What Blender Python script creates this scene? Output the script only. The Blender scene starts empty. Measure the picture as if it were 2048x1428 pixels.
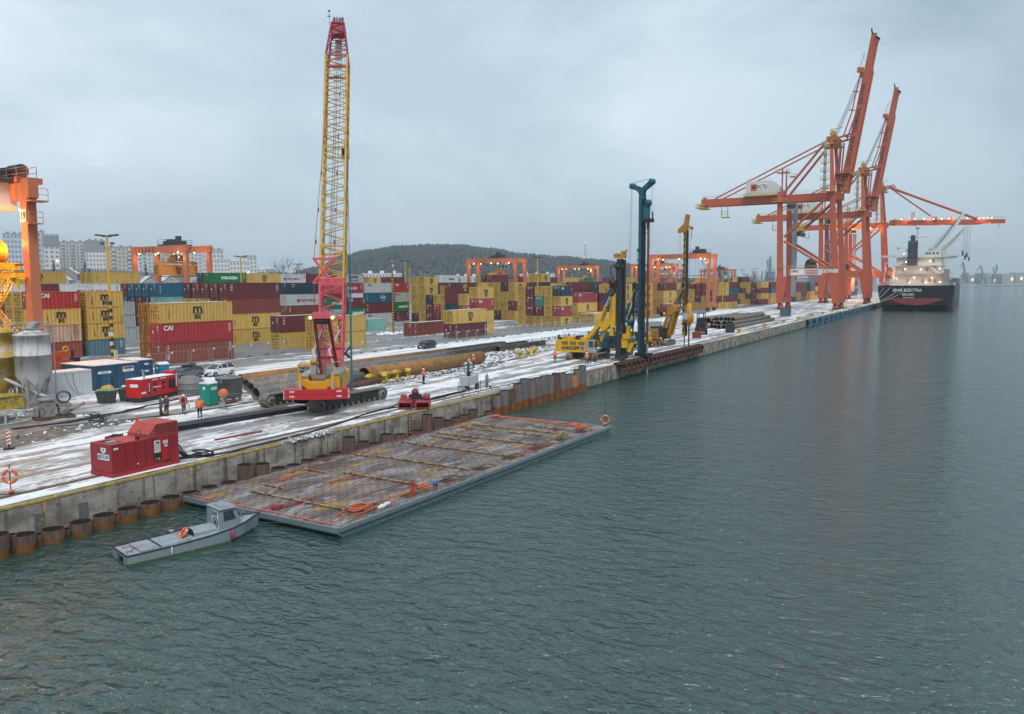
import bpy,bmesh,math,random
from mathutils import Vector,Matrix
random.seed(7)
R=math.radians
SC=bpy.context.scene
COL=SC.collection
V=Vector
class MB:
 """collects shapes and links them as one mesh object"""
 def __init__(s,M=None):
  s.v=[];s.f=[];s.m=[];s.s=[];s.M=M
 def add(s,vs,fs,m=0,smooth=False):
  n=len(s.v)
  if s.M is not None:
   vs=[s.M@V(p)for p in vs]
  s.v.extend([tuple(p)for p in vs])
  for f in fs:
   s.f.append(tuple(i+n for i in f));s.m.append(m);s.s.append(smooth)
  return s
 def box(s,a,b,m=0):
  x0,y0,z0=a;x1,y1,z1=b
  vs=[(x0,y0,z0),(x1,y0,z0),(x1,y1,z0),(x0,y1,z0),(x0,y0,z1),(x1,y0,z1),(x1,y1,z1),(x0,y1,z1)]
  return s.add(vs,[(0,3,2,1),(4,5,6,7),(0,1,5,4),(1,2,6,5),(2,3,7,6),(3,0,4,7)],m)
 def cbox(s,c,d,m=0):
  return s.box((c[0]-d[0]/2,c[1]-d[1]/2,c[2]-d[2]/2),(c[0]+d[0]/2,c[1]+d[1]/2,c[2]+d[2]/2),m)
 def frame(s,p,q,ref=None):
  p=V(p);q=V(q);d=(q-p).normalized()
  ref=V(ref)if ref is not None else(V((0,0,1))if abs(d.z)<.95 else V((1,0,0)))
  a=d.cross(ref).normalized();b=a.cross(d).normalized()
  return p,q,a,b
 def bar(s,p,q,w,h=None,m=0,ref=None,w2=None,h2=None):
  h=w if h is None else h;w2=w if w2 is None else w2;h2=h if h2 is None else h2
  p,q,a,b=s.frame(p,q,ref)
  vs=[]
  for c,ww,hh in((p,w,h),(q,w2,h2)):
   vs+=[c-a*ww/2-b*hh/2,c+a*ww/2-b*hh/2,c+a*ww/2+b*hh/2,c-a*ww/2+b*hh/2]
  return s.add(vs,[(0,1,2,3),(7,6,5,4),(0,4,5,1),(1,5,6,2),(2,6,7,3),(3,7,4,0)],m)
 def rod(s,p,q,r,n=8,m=0,r2=None,cap=True):
  r2=r if r2 is None else r2
  p,q,a,b=s.frame(p,q)
  vs=[]
  for c,rr in((p,r),(q,r2)):
   for k in range(n):
    t=2*math.pi*k/n
    vs.append(c+(a*math.cos(t)+b*math.sin(t))*rr)
  fs=[(k,(k+1)%n,n+(k+1)%n,n+k)for k in range(n)]
  s.add(vs,fs,m,n>6)
  if cap:
   s.add(vs[:n],[tuple(range(n-1,-1,-1))],m);s.add(vs[n:],[tuple(range(n))],m)
  return s
 def path(s,pts,r,n=6,m=0,closed=False):
  pts=[V(p)for p in pts];N=len(pts);rings=[]
  prev=None
  for i,p in enumerate(pts):
   d=(pts[(i+1)%N]-pts[i-1])if(closed or 0<i<N-1)else(pts[1]-pts[0]if i==0 else pts[-1]-pts[-2])
   d.normalize()
   if prev is None:
    ref=V((0,0,1))if abs(d.z)<.9 else V((1,0,0));a=d.cross(ref).normalized()
   else:
    a=(prev-d*prev.dot(d)).normalized()
   prev=a;b=d.cross(a)
   rr=r[i]if isinstance(r,(list,tuple))else r
   rings.append([p+(a*math.cos(2*math.pi*k/n)+b*math.sin(2*math.pi*k/n))*rr for k in range(n)])
  vs=[q for rg in rings for q in rg];fs=[]
  for i in range(N if closed else N-1):
   j=(i+1)%N
   fs+=[(i*n+k,i*n+(k+1)%n,j*n+(k+1)%n,j*n+k)for k in range(n)]
  s.add(vs,fs,m,True)
  if not closed:
   s.add(rings[0],[tuple(range(n-1,-1,-1))],m);s.add(rings[-1],[tuple(range(n))],m)
  return s
 def prism(s,poly,lo,hi,plane='xz',m=0,cap=True):
  def P(a,b,c):
   return{'xz':(a,c,b),'yz':(c,a,b),'xy':(a,b,c)}[plane]
  n=len(poly)
  vs=[P(a,b,lo)for a,b in poly]+[P(a,b,hi)for a,b in poly]
  fs=[(k,(k+1)%n,n+(k+1)%n,n+k)for k in range(n)]
  if cap:fs+=[tuple(range(n-1,-1,-1)),tuple(range(n,2*n))]
  return s.add(vs,fs,m)
 def lathe(s,prof,c=(0,0,0),n=16,m=0,axis=(0,0,1),smooth=True):
  c=V(c);ax=V(axis).normalized()
  ref=V((1,0,0))if abs(ax.x)<.9 else V((0,1,0))
  a=ax.cross(ref).normalized();b=ax.cross(a)
  vs=[]
  for r,z in prof:
   for k in range(n):
    t=2*math.pi*k/n
    vs.append(c+ax*z+(a*math.cos(t)+b*math.sin(t))*r)
  fs=[]
  for i in range(len(prof)-1):
   fs+=[(i*n+k,i*n+(k+1)%n,(i+1)*n+(k+1)%n,(i+1)*n+k)for k in range(n)]
  return s.add(vs,fs,m,smooth)
 def sphere(s,c,r,m=0,n=10,sq=(1,1,1)):
  prof=[];k=max(4,n//2)
  vs=[];fs=[]
  for i in range(k+1):
   t=math.pi*i/k
   for j in range(n):
    u=2*math.pi*j/n
    vs.append((c[0]+r*sq[0]*math.sin(t)*math.cos(u),c[1]+r*sq[1]*math.sin(t)*math.sin(u),c[2]+r*sq[2]*math.cos(t)))
  for i in range(k):
   fs+=[(i*n+j,(i+1)*n+j,(i+1)*n+(j+1)%n,i*n+(j+1)%n)for j in range(n)]
  return s.add(vs,fs,m,True)
 def torus(s,c,Rr,r,axis=(0,0,1),n=20,k=8,m=0,mf=None):
  c=V(c);ax=V(axis).normalized()
  ref=V((1,0,0))if abs(ax.x)<.9 else V((0,1,0))
  a=ax.cross(ref).normalized();b=ax.cross(a);vs=[];
  for i in range(n):
   t=2*math.pi*i/n;d=a*math.cos(t)+b*math.sin(t)
   for j in range(k):
    u=2*math.pi*j/k
    vs.append(c+d*(Rr+r*math.cos(u))+ax*r*math.sin(u))
  if mf is None:mf=lambda i:m
  for i in range(n):
   i2=(i+1)%n
   s_f=[(i*k+j,i2*k+j,i2*k+(j+1)%k,i*k+(j+1)%k)for j in range(k)]
   if i==0:s.add(vs,s_f,mf(0),True);base=len(s.v)-len(vs)
   else:
    for f in s_f:
     s.f.append(tuple(q+base for q in f));s.m.append(mf(i));s.s.append(True)
  return s
 def quad(s,a,b,c,d,m=0):
  return s.add([a,b,c,d],[(0,1,2,3)],m)
 def mesh(s,name,mats):
  me=bpy.data.meshes.new(name)
  me.from_pydata(s.v,[],s.f)
  for mt in(mats if isinstance(mats,(list,tuple))else[mats]):
   me.materials.append(mt)
  me.polygons.foreach_set('material_index',s.m)
  me.polygons.foreach_set('use_smooth',s.s)
  me.update()
  return me
 def build(s,name,mats,parent=None,loc=None,rz=0):
  o=bpy.data.objects.new(name,s.mesh(name,mats));COL.objects.link(o)
  if parent is not None:o.parent=parent
  if loc is not None:o.location=loc
  if rz:o.rotation_euler=(0,0,rz)
  return o
def tag(o,label=None,cat=None,group=None,kind=None):
 if label:o['label']=label
 if cat:o['category']=cat
 if group:o['group']=group
 if kind:o['kind']=kind
 return o
def empty(name,loc,rz=0,label=None,cat=None,group=None):
 o=bpy.data.objects.new(name,None);o.empty_display_size=.3
 COL.objects.link(o);o.location=loc;o.rotation_euler=(0,0,rz)
 return tag(o,label,cat,group)
def kids(o):return[c for c in ALLKIDS.get(o.name,[])]
def copy_tree(o,parent=None,loc=None,rz=None,label=None,group=None):
 c=o.copy();COL.objects.link(c)
 if parent is not None:c.parent=parent
 if loc is not None:c.location=loc
 if rz is not None:c.rotation_euler=(0,0,rz)
 if label:c['label']=label
 if group:c['group']=group
 for ch in list(o.children):
  copy_tree(ch,c)
 return c
MATS={}
def pm(name,col,rough=.6,metal=0.,var=.12,scale=1.5,dirt=None,amt=0.,streak=False,bump=0.,rnd=0.,dscale=None,spec=.4):
 """painted / bare surface: base colour with mottling, an optional second colour (rust, grime, snow) in patches"""
 if name in MATS:return MATS[name]
 mt=bpy.data.materials.new(name);mt.use_nodes=True
 nt=mt.node_tree;N=nt.nodes;L=nt.links
 b=N['Principled BSDF']
 b.inputs['Roughness'].default_value=rough;b.inputs['Metallic'].default_value=metal
 b.inputs['Specular IOR Level'].default_value=spec
 tc=N.new('ShaderNodeTexCoord');oi=N.new('ShaderNodeObjectInfo')
 ad=N.new('ShaderNodeVectorMath');ad.operation='ADD'
 ml=N.new('ShaderNodeMath');ml.operation='MULTIPLY';ml.inputs[1].default_value=71.0
 L.new(oi.outputs['Random'],ml.inputs[0]);L.new(tc.outputs['Object'],ad.inputs[0]);L.new(ml.outputs[0],ad.inputs[1])
 no=N.new('ShaderNodeTexNoise');no.inputs['Scale'].default_value=scale;no.inputs['Detail'].default_value=4
 L.new(ad.outputs[0],no.inputs['Vector'])
 mx=N.new('ShaderNodeMix');mx.data_type='RGBA'
 c=V(col[:3])
 mx.inputs['A'].default_value=(*[max(0,x*(1-var*1.3))for x in c],1)
 mx.inputs['B'].default_value=(*[min(.9,x*(1+var))for x in c],1)
 L.new(no.outputs['Fac'],mx.inputs['Factor'])
 out=mx.outputs['Result']
 if rnd:
  hs=N.new('ShaderNodeHueSaturation');mr=N.new('ShaderNodeMapRange')
  mr.inputs['To Min'].default_value=1-rnd;mr.inputs['To Max'].default_value=1+rnd*.6
  L.new(oi.outputs['Random'],mr.inputs['Value']);L.new(mr.outputs[0],hs.inputs['Value']);L.new(out,hs.inputs['Color'])
  out=hs.outputs['Color']
 if dirt is not None:
  d=N.new('ShaderNodeTexNoise');d.inputs['Scale'].default_value=dscale or scale*1.7;d.inputs['Detail'].default_value=6;d.inputs['Roughness'].default_value=.65
  if streak:
   mp=N.new('ShaderNodeMapping');mp.inputs['Scale'].default_value=(2.2,2.2,.22)
   L.new(ad.outputs[0],mp.inputs['Vector']);L.new(mp.outputs[0],d.inputs['Vector'])
  else:L.new(ad.outputs[0],d.inputs['Vector'])
  rp=N.new('ShaderNodeMapRange');rp.interpolation_type='SMOOTHSTEP'
  th=.78-amt*.55
  rp.inputs['From Min'].default_value=th-.08;rp.inputs['From Max'].default_value=th+.12
  L.new(d.outputs['Fac'],rp.inputs['Value'])
  m2=N.new('ShaderNodeMix');m2.data_type='RGBA';m2.inputs['B'].default_value=(*dirt,1)
  L.new(rp.outputs[0],m2.inputs['Factor']);L.new(out,m2.inputs['A']);out=m2.outputs['Result']
 L.new(out,b.inputs['Base Color'])
 if bump:
  bp=N.new('ShaderNodeBump');bp.inputs['Strength'].default_value=bump;bp.inputs['Distance'].default_value=.05
  n3=N.new('ShaderNodeTexNoise');n3.inputs['Scale'].default_value=scale*6;n3.inputs['Detail'].default_value=5
  L.new(ad.outputs[0],n3.inputs['Vector']);L.new(n3.outputs['Fac'],bp.inputs['Height']);L.new(bp.outputs[0],b.inputs['Normal'])
 MATS[name]=mt
 return mt
def emit(name,col,st):
 if name in MATS:return MATS[name]
 mt=bpy.data.materials.new(name);mt.use_nodes=True;N=mt.node_tree.nodes
 b=N['Principled BSDF'];b.inputs['Base Color'].default_value=(*col,1)
 b.inputs['Emission Color'].default_value=(*col,1);b.inputs['Emission Strength'].default_value=st
 MATS[name]=mt;return mt
RUST=(.13,.055,.025)
GRIME=(.07,.06,.055)
SNOWC=(.78,.80,.84)
def snow():return pm('snow',(.76,.78,.82),.9,var=.06,scale=.8,dirt=(.45,.42,.38),amt=.12,bump=.3)
def snow_roof():return pm('snow_roof',(.66,.68,.72),.9,var=.1,scale=.6,dirt=(.30,.28,.26),amt=.45)
def steel():return pm('steel',(.20,.20,.205),.5,.6,.2)
def dark():return pm('dark_steel',(.035,.035,.037),.55,.2,.3,dirt=(.12,.10,.08),amt=.25)
def black():return pm('black_rubber',(.018,.018,.019),.8,0,.3)
def rusty():return pm('rusty_steel',(.16,.085,.05),.85,.1,.35,1.1,dirt=(.06,.035,.025),amt=.45,streak=True,bump=.3)
def galv():return pm('galvanised',(.42,.44,.45),.45,.6,.12)
def glass():return pm('window_glass',(.03,.045,.055),.08,0,.2,spec=.8)
def yellow():return pm('yellow_paint',(.60,.33,.018),.45,0,.12,dirt=(.10,.07,.03),amt=.2,streak=True)
def orange():return pm('crane_orange',(.50,.115,.055),.5,0,.10,.5,dirt=(.26,.09,.06),amt=.25,streak=True)
def concrete():return pm('concrete',(.32,.31,.30),.9,0,.18,.9,dirt=(.16,.15,.14),amt=.35,streak=True,bump=.3)
TXT={}
def text_mesh(s,size,mat,bold=0.0,align='CENTER',sx=1.0):
 key=(s,size,mat.name,bold,align,sx)
 if key in TXT:return TXT[key]
 cu=bpy.data.curves.new('lettering','FONT');cu.body=s;cu.size=size;cu.align_x=align;cu.align_y='CENTER'
 cu.offset=bold;cu.resolution_u=2;cu.space_line=.8
 o=bpy.data.objects.new('lettering',cu);COL.objects.link(o)
 bpy.context.view_layer.update()
 dg=bpy.context.evaluated_depsgraph_get()
 me=bpy.data.meshes.new_from_object(o.evaluated_get(dg));me.name='lettering'
 bpy.data.objects.remove(o);bpy.data.curves.remove(cu)
 if sx!=1:
  for v in me.vertices:v.co.x*=sx
 me.materials.clear();me.materials.append(mat)
 TXT[key]=me
 return me
def letter(s,size,mat,parent,M,name='lettering',bold=0.0,align='CENTER',sx=1.0):
 o=bpy.data.objects.new(name,text_mesh(s,size,mat,bold,align,sx));COL.objects.link(o)
 o.parent=parent;o.matrix_basis=M
 return o
def wallM(p,right,up):
 """placement matrix: text x axis along right, y axis along up"""
 r=V(right).normalized();u=V(up).normalized();n=r.cross(u)
 M=Matrix((r,u,n)).transposed().to_4x4();M.translation=V(p)
 return M
def mwhite():return pm('white_marking',(.72,.72,.70),.6,var=.05)
def mblack():return pm('black_marking',(.03,.03,.032),.6,var=.05)
CF,CPITCH,CROLL,CYAW,CH,CD=1595.486,.0928171,-.0049194,.524482,11.28704,42.20364
cam=bpy.data.cameras.new('camera');camo=bpy.data.objects.new('camera',cam);COL.objects.link(camo)
fw=V((math.cos(CYAW)*math.cos(CPITCH),math.sin(CYAW)*math.cos(CPITCH),-math.sin(CPITCH)))
rt=V((math.sin(CYAW),-math.cos(CYAW),0));up=rt.cross(fw)
cc,ss=math.cos(CROLL),math.sin(CROLL)
r2=rt*cc+up*ss;u2=up*cc-rt*ss
Mc=Matrix((r2,u2,-fw)).transposed().to_4x4();Mc.translation=V((0,-CD,CH))
camo.matrix_world=Mc
cam.sensor_width=36;cam.lens=CF/2048*36;cam.clip_start=.5;cam.clip_end=12000
SC.camera=camo
CAMP=V((0,-CD,CH))
def gp(px,py,z=0.0):
 """ground point (world metres) under a spot of the photograph"""
 d=fw*CF+r2*(px-1024)-u2*(py-714)
 t=(z-CH)/d.z
 return CAMP+d*t
def dp(px,py,depth):
 d=fw*CF+r2*(px-1024)-u2*(py-714)
 return CAMP+d*(depth/CF)
w=bpy.data.worlds.new('World');SC.world=w;w.use_nodes=True
N=w.node_tree.nodes;L=w.node_tree.links
bg=N['Background'];bg.inputs['Strength'].default_value=.1
SUN_EL,SUN_AZ=R(54),R(222)
sky=N.new('ShaderNodeTexSky');sky.sky_type='NISHITA';sky.sun_disc=False
sky.sun_elevation=SUN_EL;sky.sun_rotation=R(90)-SUN_AZ;sky.dust_density=3;sky.air_density=1.2
tc=N.new('ShaderNodeTexCoord')
mp=N.new('ShaderNodeMapping');mp.inputs['Scale'].default_value=(1.1,1.1,2.2)
L.new(tc.outputs['Generated'],mp.inputs['Vector'])
n1=N.new('ShaderNodeTexNoise');n1.inputs['Scale'].default_value=1.7;n1.inputs['Detail'].default_value=7;n1.inputs['Roughness'].default_value=.56;n1.inputs['Distortion'].default_value=.3
L.new(mp.outputs[0],n1.inputs['Vector'])
r1=N.new('ShaderNodeMapRange');r1.interpolation_type='SMOOTHSTEP';r1.inputs['From Min'].default_value=.36;r1.inputs['From Max'].default_value=.66
L.new(n1.outputs['Fac'],r1.inputs['Value'])
dt=N.new('ShaderNodeVectorMath');dt.operation='DOT_PRODUCT';dt.inputs[1].default_value=(math.cos(R(50))*.94,math.sin(R(50))*.94,.34)
L.new(tc.outputs['Generated'],dt.inputs[0])
r2_=N.new('ShaderNodeMapRange');r2_.inputs['From Min'].default_value=.62;r2_.inputs['From Max'].default_value=1.0;r2_.interpolation_type='SMOOTHSTEP'
L.new(dt.outputs['Value'],r2_.inputs['Value'])
mixf=N.new('ShaderNodeMath');mixf.operation='MULTIPLY_ADD';mixf.inputs[1].default_value=.50;mixf.use_clamp=True
ml2=N.new('ShaderNodeMath');ml2.operation='MULTIPLY';ml2.inputs[1].default_value=.50
L.new(r1.outputs[0],mixf.inputs[0]);L.new(r2_.outputs[0],ml2.inputs[0]);L.new(ml2.outputs[0],mixf.inputs[2])
ov=N.new('ShaderNodeMix');ov.data_type='RGBA'
ov.inputs['A'].default_value=(1.75,2.5,3.1,1);ov.inputs['B'].default_value=(4.8,5.65,6.3,1)
L.new(mixf.outputs[0],ov.inputs['Factor'])
mx=N.new('ShaderNodeMix');mx.data_type='RGBA';mx.inputs['Factor'].default_value=.93
L.new(sky.outputs[0],mx.inputs['A']);L.new(ov.outputs['Result'],mx.inputs['B']);L.new(mx.outputs['Result'],bg.inputs['Color'])
sl=bpy.data.lights.new('sun','SUN');so=bpy.data.objects.new('sun',sl);COL.objects.link(so)
sl.energy=1.5;sl.angle=R(22);sl.color=(1,.97,.93)
so.rotation_euler=V((math.cos(SUN_AZ)*math.cos(SUN_EL),math.sin(SUN_AZ)*math.cos(SUN_EL),math.sin(SUN_EL))).to_track_quat('Z','Y').to_euler()
so.location=(0,0,200)
SC.view_settings.view_transform='Standard';SC.view_settings.look='None';SC.view_settings.exposure=.75;SC.view_settings.gamma=1
cy=SC.cycles
cy.max_bounces=5;cy.diffuse_bounces=3;cy.glossy_bounces=3;cy.transmission_bounces=2;cy.volume_bounces=0;cy.transparent_max_bounces=6
cy.sample_clamp_indirect=4;cy.caustics_reflective=False;cy.caustics_refractive=False
cy.use_denoising=True;cy.denoising_prefilter='ACCURATE';cy.use_adaptive_sampling=False;cy.sample_clamp_direct=14
try:cy.denoiser='OPENIMAGEDENOISE'
except Exception:pass
hz=bpy.data.materials.new('haze_air');hz.use_nodes=True;nt=hz.node_tree
nt.nodes.clear();ho=nt.nodes.new('ShaderNodeOutputMaterial');pv=nt.nodes.new('ShaderNodeVolumePrincipled')
pv.inputs['Density'].default_value=.00019;pv.inputs['Color'].default_value=(.84,.93,1,1);pv.inputs['Anisotropy'].default_value=.1
nt.links.new(pv.outputs[0],ho.inputs['Volume'])
hb=MB().box((-700,-2400,-8),(4200,3200,150)).build('haze',hz);tag(hb,kind='stuff')
def water_mat():
 mt=bpy.data.materials.new('harbour_water');mt.use_nodes=True;nt=mt.node_tree;N=nt.nodes;L=nt.links
 b=N['Principled BSDF'];b.inputs['Base Color'].default_value=(.022,.058,.049,1);b.inputs['Roughness'].default_value=.1
 b.inputs['IOR'].default_value=1.62;b.inputs['Specular IOR Level'].default_value=.9
 tc=N.new('ShaderNodeTexCoord')
 last=None
 for sc,dist,st,rot,sy,det in((.3,.6,.28,.5,.55,3),(1.5,.22,.85,.25,.5,5),(4.2,.06,.95,.9,.6,4)):
  mp=N.new('ShaderNodeMapping');mp.inputs['Rotation'].default_value=(0,0,rot);mp.inputs['Scale'].default_value=(1,sy,1)
  L.new(tc.outputs['Object'],mp.inputs['Vector'])
  no=N.new('ShaderNodeTexNoise');no.inputs['Scale'].default_value=sc;no.inputs['Detail'].default_value=det;no.inputs['Distortion'].default_value=.6
  L.new(mp.outputs[0],no.inputs['Vector'])
  bp=N.new('ShaderNodeBump');bp.inputs['Strength'].default_value=st;bp.inputs['Distance'].default_value=dist*2.2
  L.new(no.outputs['Fac'],bp.inputs['Height'])
  if last is not None:L.new(last,bp.inputs['Normal'])
  last=bp.outputs[0]
 L.new(last,b.inputs['Normal'])
 return mt
WZ=-2.1
water=MB().quad((-600,-2200,WZ),(4100,-2200,WZ),(4100,3,WZ),(-600,3,WZ)).build('water',water_mat());tag(water,kind='structure')
def ground_mat():
 mt=bpy.data.materials.new('quay_ground');mt.use_nodes=True;nt=mt.node_tree;N=nt.nodes;L=nt.links
 b=N['Principled BSDF'];b.inputs['Roughness'].default_value=.8;b.inputs['Specular IOR Level'].default_value=.35
 tc=N.new('ShaderNodeTexCoord');sp=N.new('ShaderNodeSeparateXYZ');L.new(tc.outputs['Object'],sp.inputs[0])
 def noise(sx,sy,det=5,rough=.6,dist=.0,off=0):
  mp=N.new('ShaderNodeMapping');mp.inputs['Scale'].default_value=(sx,sy,1);mp.inputs['Location'].default_value=(off,off*.7,off*.3)
  L.new(tc.outputs['Object'],mp.inputs['Vector'])
  no=N.new('ShaderNodeTexNoise');no.inputs['Scale'].default_value=1;no.inputs['Detail'].default_value=det;no.inputs['Roughness'].default_value=rough;no.inputs['Distortion'].default_value=dist
  L.new(mp.outputs[0],no.inputs['Vector']);return no.outputs['Fac']
 def rng(v,a,c,lo=0.,hi=1.):
  m=N.new('ShaderNodeMapRange');m.interpolation_type='SMOOTHSTEP';m.inputs['From Min'].default_value=a;m.inputs['From Max'].default_value=c
  m.inputs['To Min'].default_value=lo;m.inputs['To Max'].default_value=hi
  L.new(v,m.inputs['Value']);return m.outputs[0]
 def mth(op,a,c):
  m=N.new('ShaderNodeMath');m.operation=op;m.use_clamp=False
  for i,x in enumerate((a,c)):
   if isinstance(x,(int,float)):m.inputs[i].default_value=x
   else:L.new(x,m.inputs[i])
  return m.outputs[0]
 def mixc(f,A,B):
  m=N.new('ShaderNodeMix');m.data_type='RGBA'
  if isinstance(f,(int,float)):m.inputs['Factor'].default_value=f
  else:L.new(f,m.inputs['Factor'])
  for nm,x in(('A',A),('B',B)):
   if isinstance(x,tuple):m.inputs[nm].default_value=(*x,1)
   else:L.new(x,m.inputs[nm])
  return m.outputs['Result']
 wob=mth('MULTIPLY_ADD',noise(.06,.15,4),9.0);
 yw=mth('ADD',sp.outputs['Y'],mth('ADD',mth('MULTIPLY',noise(.05,.2,5),7.0),-3.5))
 yard=rng(yw,42.5,44.5)
 lane=mth('MULTIPLY',rng(yw,33,36),rng(yw,44.5,42.0))
 farx=rng(sp.outputs['X'],150,215)
 asphalt=mixc(rng(noise(.05,.12,6),.35,.7),(.155,.155,.160),(.245,.240,.238))
 asphalt=mixc(mth('MULTIPLY',rng(noise(.03,.25,5,.6,0,9),.56,.68),rng(sp.outputs['X'],120,80)),asphalt,(.33,.27,.21))
 mud=mixc(rng(noise(.12,.5,6,.65,.4),.3,.7),(.15,.125,.105),(.36,.32,.285))
 grey=mixc(rng(noise(.3,1.1,5),.3,.7),(.17,.165,.16),(.36,.355,.35))
 mud=mixc(rng(noise(.05,.3,4,.5,0,21),.45,.6),mud,grey)
 base=mixc(yard,mud,asphalt)
 tr=noise(.035,.55,6,.62,.5,3)
 pt=noise(.22,.5,7,.68,.3,13)
 work=rng(mth('ADD',mth('ADD',mth('MULTIPLY',tr,.58),mth('MULTIPLY',pt,.36)),mth('MULTIPLY',noise(1.5,3.4,5,.7,.3,71),.2)),.545,.60)
 yards=mth('MULTIPLY',rng(mth('ADD',mth('MULTIPLY',noise(.03,.16,6,.62,.3,31),.7),mth('MULTIPLY',noise(.25,.5,6,.7,.2,5),.35)),.565,.62),.85)
 sn=mth('ADD',mth('MULTIPLY',work,mth('SUBTRACT',1.0,yard)),mth('MULTIPLY',yards,yard))
 laned=mth('MULTIPLY',lane,rng(noise(.06,.9,5,.6,0,41),.66,.52))
 sn=mth('MAXIMUM',sn,laned)
 dx=rng(sp.outputs['X'],47,40);dy=mth('MULTIPLY',rng(yw,15.5,18.5),rng(yw,44,38))
 plant=mth('MULTIPLY',mth('MULTIPLY',dx,dy),rng(noise(.2,.4,5,.6,0,51),.36,.5))
 sn=mth('MULTIPLY',sn,mth('SUBTRACT',1.0,plant))
 base=mixc(mth('MULTIPLY',plant,.8),base,mixc(rng(noise(.7,.9,6),.35,.65),(.085,.08,.075),(.22,.20,.18)))
 sn=mth('MULTIPLY',sn,rng(sp.outputs['X'],900,300,.6,1.))
 tyre=rng(noise(.02,2.6,3,.5,.3,61),.62,.70)
 col=mixc(mth('MULTIPLY',sn,mth('SUBTRACT',1.0,mth('MULTIPLY',tyre,.45))),base,mixc(rng(noise(.4,.9,6),.3,.7),(.66,.67,.70),(.84,.86,.89)))
 L.new(col,b.inputs['Base Color'])
 rr=mth('SUBTRACT',.85,mth('MULTIPLY',mth('SUBTRACT',1.0,sn),.35));L.new(rr,b.inputs['Roughness'])
 bp=N.new('ShaderNodeBump');bp.inputs['Strength'].default_value=.5;bp.inputs['Distance'].default_value=.08
 L.new(mth('ADD',noise(1.5,2.5,6,.65,0,7),mth('MULTIPLY',sn,.6)),bp.inputs['Height']);L.new(bp.outputs[0],b.inputs['Normal'])
 return mt
GM=ground_mat()
g=MB()
g.quad((-600,.62,0),(4000,.62,0),(4000,3100,0),(-600,3100,0))
gr=g.build('ground',GM);tag(gr,kind='structure')
def wall_mat():
 mt=bpy.data.materials.new('quay_concrete');mt.use_nodes=True;nt=mt.node_tree;N=nt.nodes;L=nt.links
 b=N['Principled BSDF'];b.inputs['Roughness'].default_value=.9;b.inputs['Specular IOR Level'].default_value=.25
 tc=N.new('ShaderNodeTexCoord')
 def noise(s,det=6,rough=.62,off=0):
  mp=N.new('ShaderNodeMapping');mp.inputs['Scale'].default_value=s;mp.inputs['Location'].default_value=(off,0,off)
  L.new(tc.outputs['Object'],mp.inputs['Vector'])
  no=N.new('ShaderNodeTexNoise');no.inputs['Scale'].default_value=1;no.inputs['Detail'].default_value=det;no.inputs['Roughness'].default_value=rough
  L.new(mp.outputs[0],no.inputs['Vector']);return no.outputs['Fac']
 def mix(f,A,B,rg=None):
  if rg:
   m0=N.new('ShaderNodeMapRange');m0.interpolation_type='SMOOTHSTEP';m0.inputs['From Min'].default_value=rg[0];m0.inputs['From Max'].default_value=rg[1]
   m0.inputs['To Max'].default_value=rg[2]if len(rg)>2 else 1
   L.new(f,m0.inputs['Value']);f=m0.outputs[0]
  m=N.new('ShaderNodeMix');m.data_type='RGBA';L.new(f,m.inputs['Factor'])
  for nm,x in(('A',A),('B',B)):
   if isinstance(x,tuple):m.inputs[nm].default_value=(*x,1)
   else:L.new(x,m.inputs[nm])
  return m.outputs['Result']
 c=mix(noise((.55,.55,.9)),(.19,.165,.14),(.42,.38,.33),(.34,.66))
 c=mix(noise((1.6,1.6,.12),off=4),c,(.10,.09,.08),(.53,.62,.85))
 c=mix(noise((1.1,1.1,.10),off=17),c,(.62,.62,.62),(.68,.74,.8))
 c=mix(noise((2.8,2.8,2.8),off=9),c,(.09,.085,.08),(.60,.65,.85))
 c=mix(noise((.7,.7,.12),off=27),c,(.27,.15,.08),(.60,.68,.6))
 br=N.new('ShaderNodeTexBrick');br.inputs['Scale'].default_value=1;br.inputs['Mortar Size'].default_value=.012;br.inputs['Brick Width'].default_value=2.2;br.inputs['Row Height'].default_value=.14
 br.inputs['Color1'].default_value=(1,1,1,1);br.inputs['Color2'].default_value=(.9,.9,.9,1);br.inputs['Mortar'].default_value=(.62,.6,.58,1)
 mp=N.new('ShaderNodeMapping');mp.inputs['Rotation'].default_value=(R(90),0,0);L.new(tc.outputs['Object'],mp.inputs['Vector']);L.new(mp.outputs[0],br.inputs['Vector'])
 mm=N.new('ShaderNodeMix');mm.data_type='RGBA';mm.blend_type='MULTIPLY';mm.inputs['Factor'].default_value=.8
 L.new(c,mm.inputs['A']);L.new(br.outputs['Color'],mm.inputs['B']);c=mm.outputs['Result']
 sp=N.new('ShaderNodeSeparateXYZ');L.new(tc.outputs['Object'],sp.inputs[0])
 wl=N.new('ShaderNodeMath');wl.operation='MULTIPLY_ADD';wl.inputs[1].default_value=.5;L.new(noise((.8,.8,.8),off=33),wl.inputs[0]);L.new(sp.outputs['Z'],wl.inputs[2])
 c=mix(wl.outputs[0],(.045,.05,.035),c,(-1.85,-1.55))
 L.new(c,b.inputs['Base Color'])
 bp=N.new('ShaderNodeBump');bp.inputs['Strength'].default_value=.6;bp.inputs['Distance'].default_value=.06
 L.new(noise((2.5,2.5,2.5),7,.7,3),bp.inputs['Height']);L.new(bp.outputs[0],b.inputs['Normal'])
 return mt
WM=wall_mat()
qw=empty('quay_wall',(0,0,0),0,'weathered concrete quay wall with yellow painted edge above the water','quay wall')
q=MB();x=-40.0;rr_=random.Random(3)
while x<900:
 ln=11.9 if x<260 else 40
 q.box((x+.012,0,-4.5),(x+ln-.012,.62,.004+rr_.uniform(0,.006)),0);x+=ln
q.box((-40,.08,-4.5),(900,.6,-.01))
q.build('wall_face',WM,qw)
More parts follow.
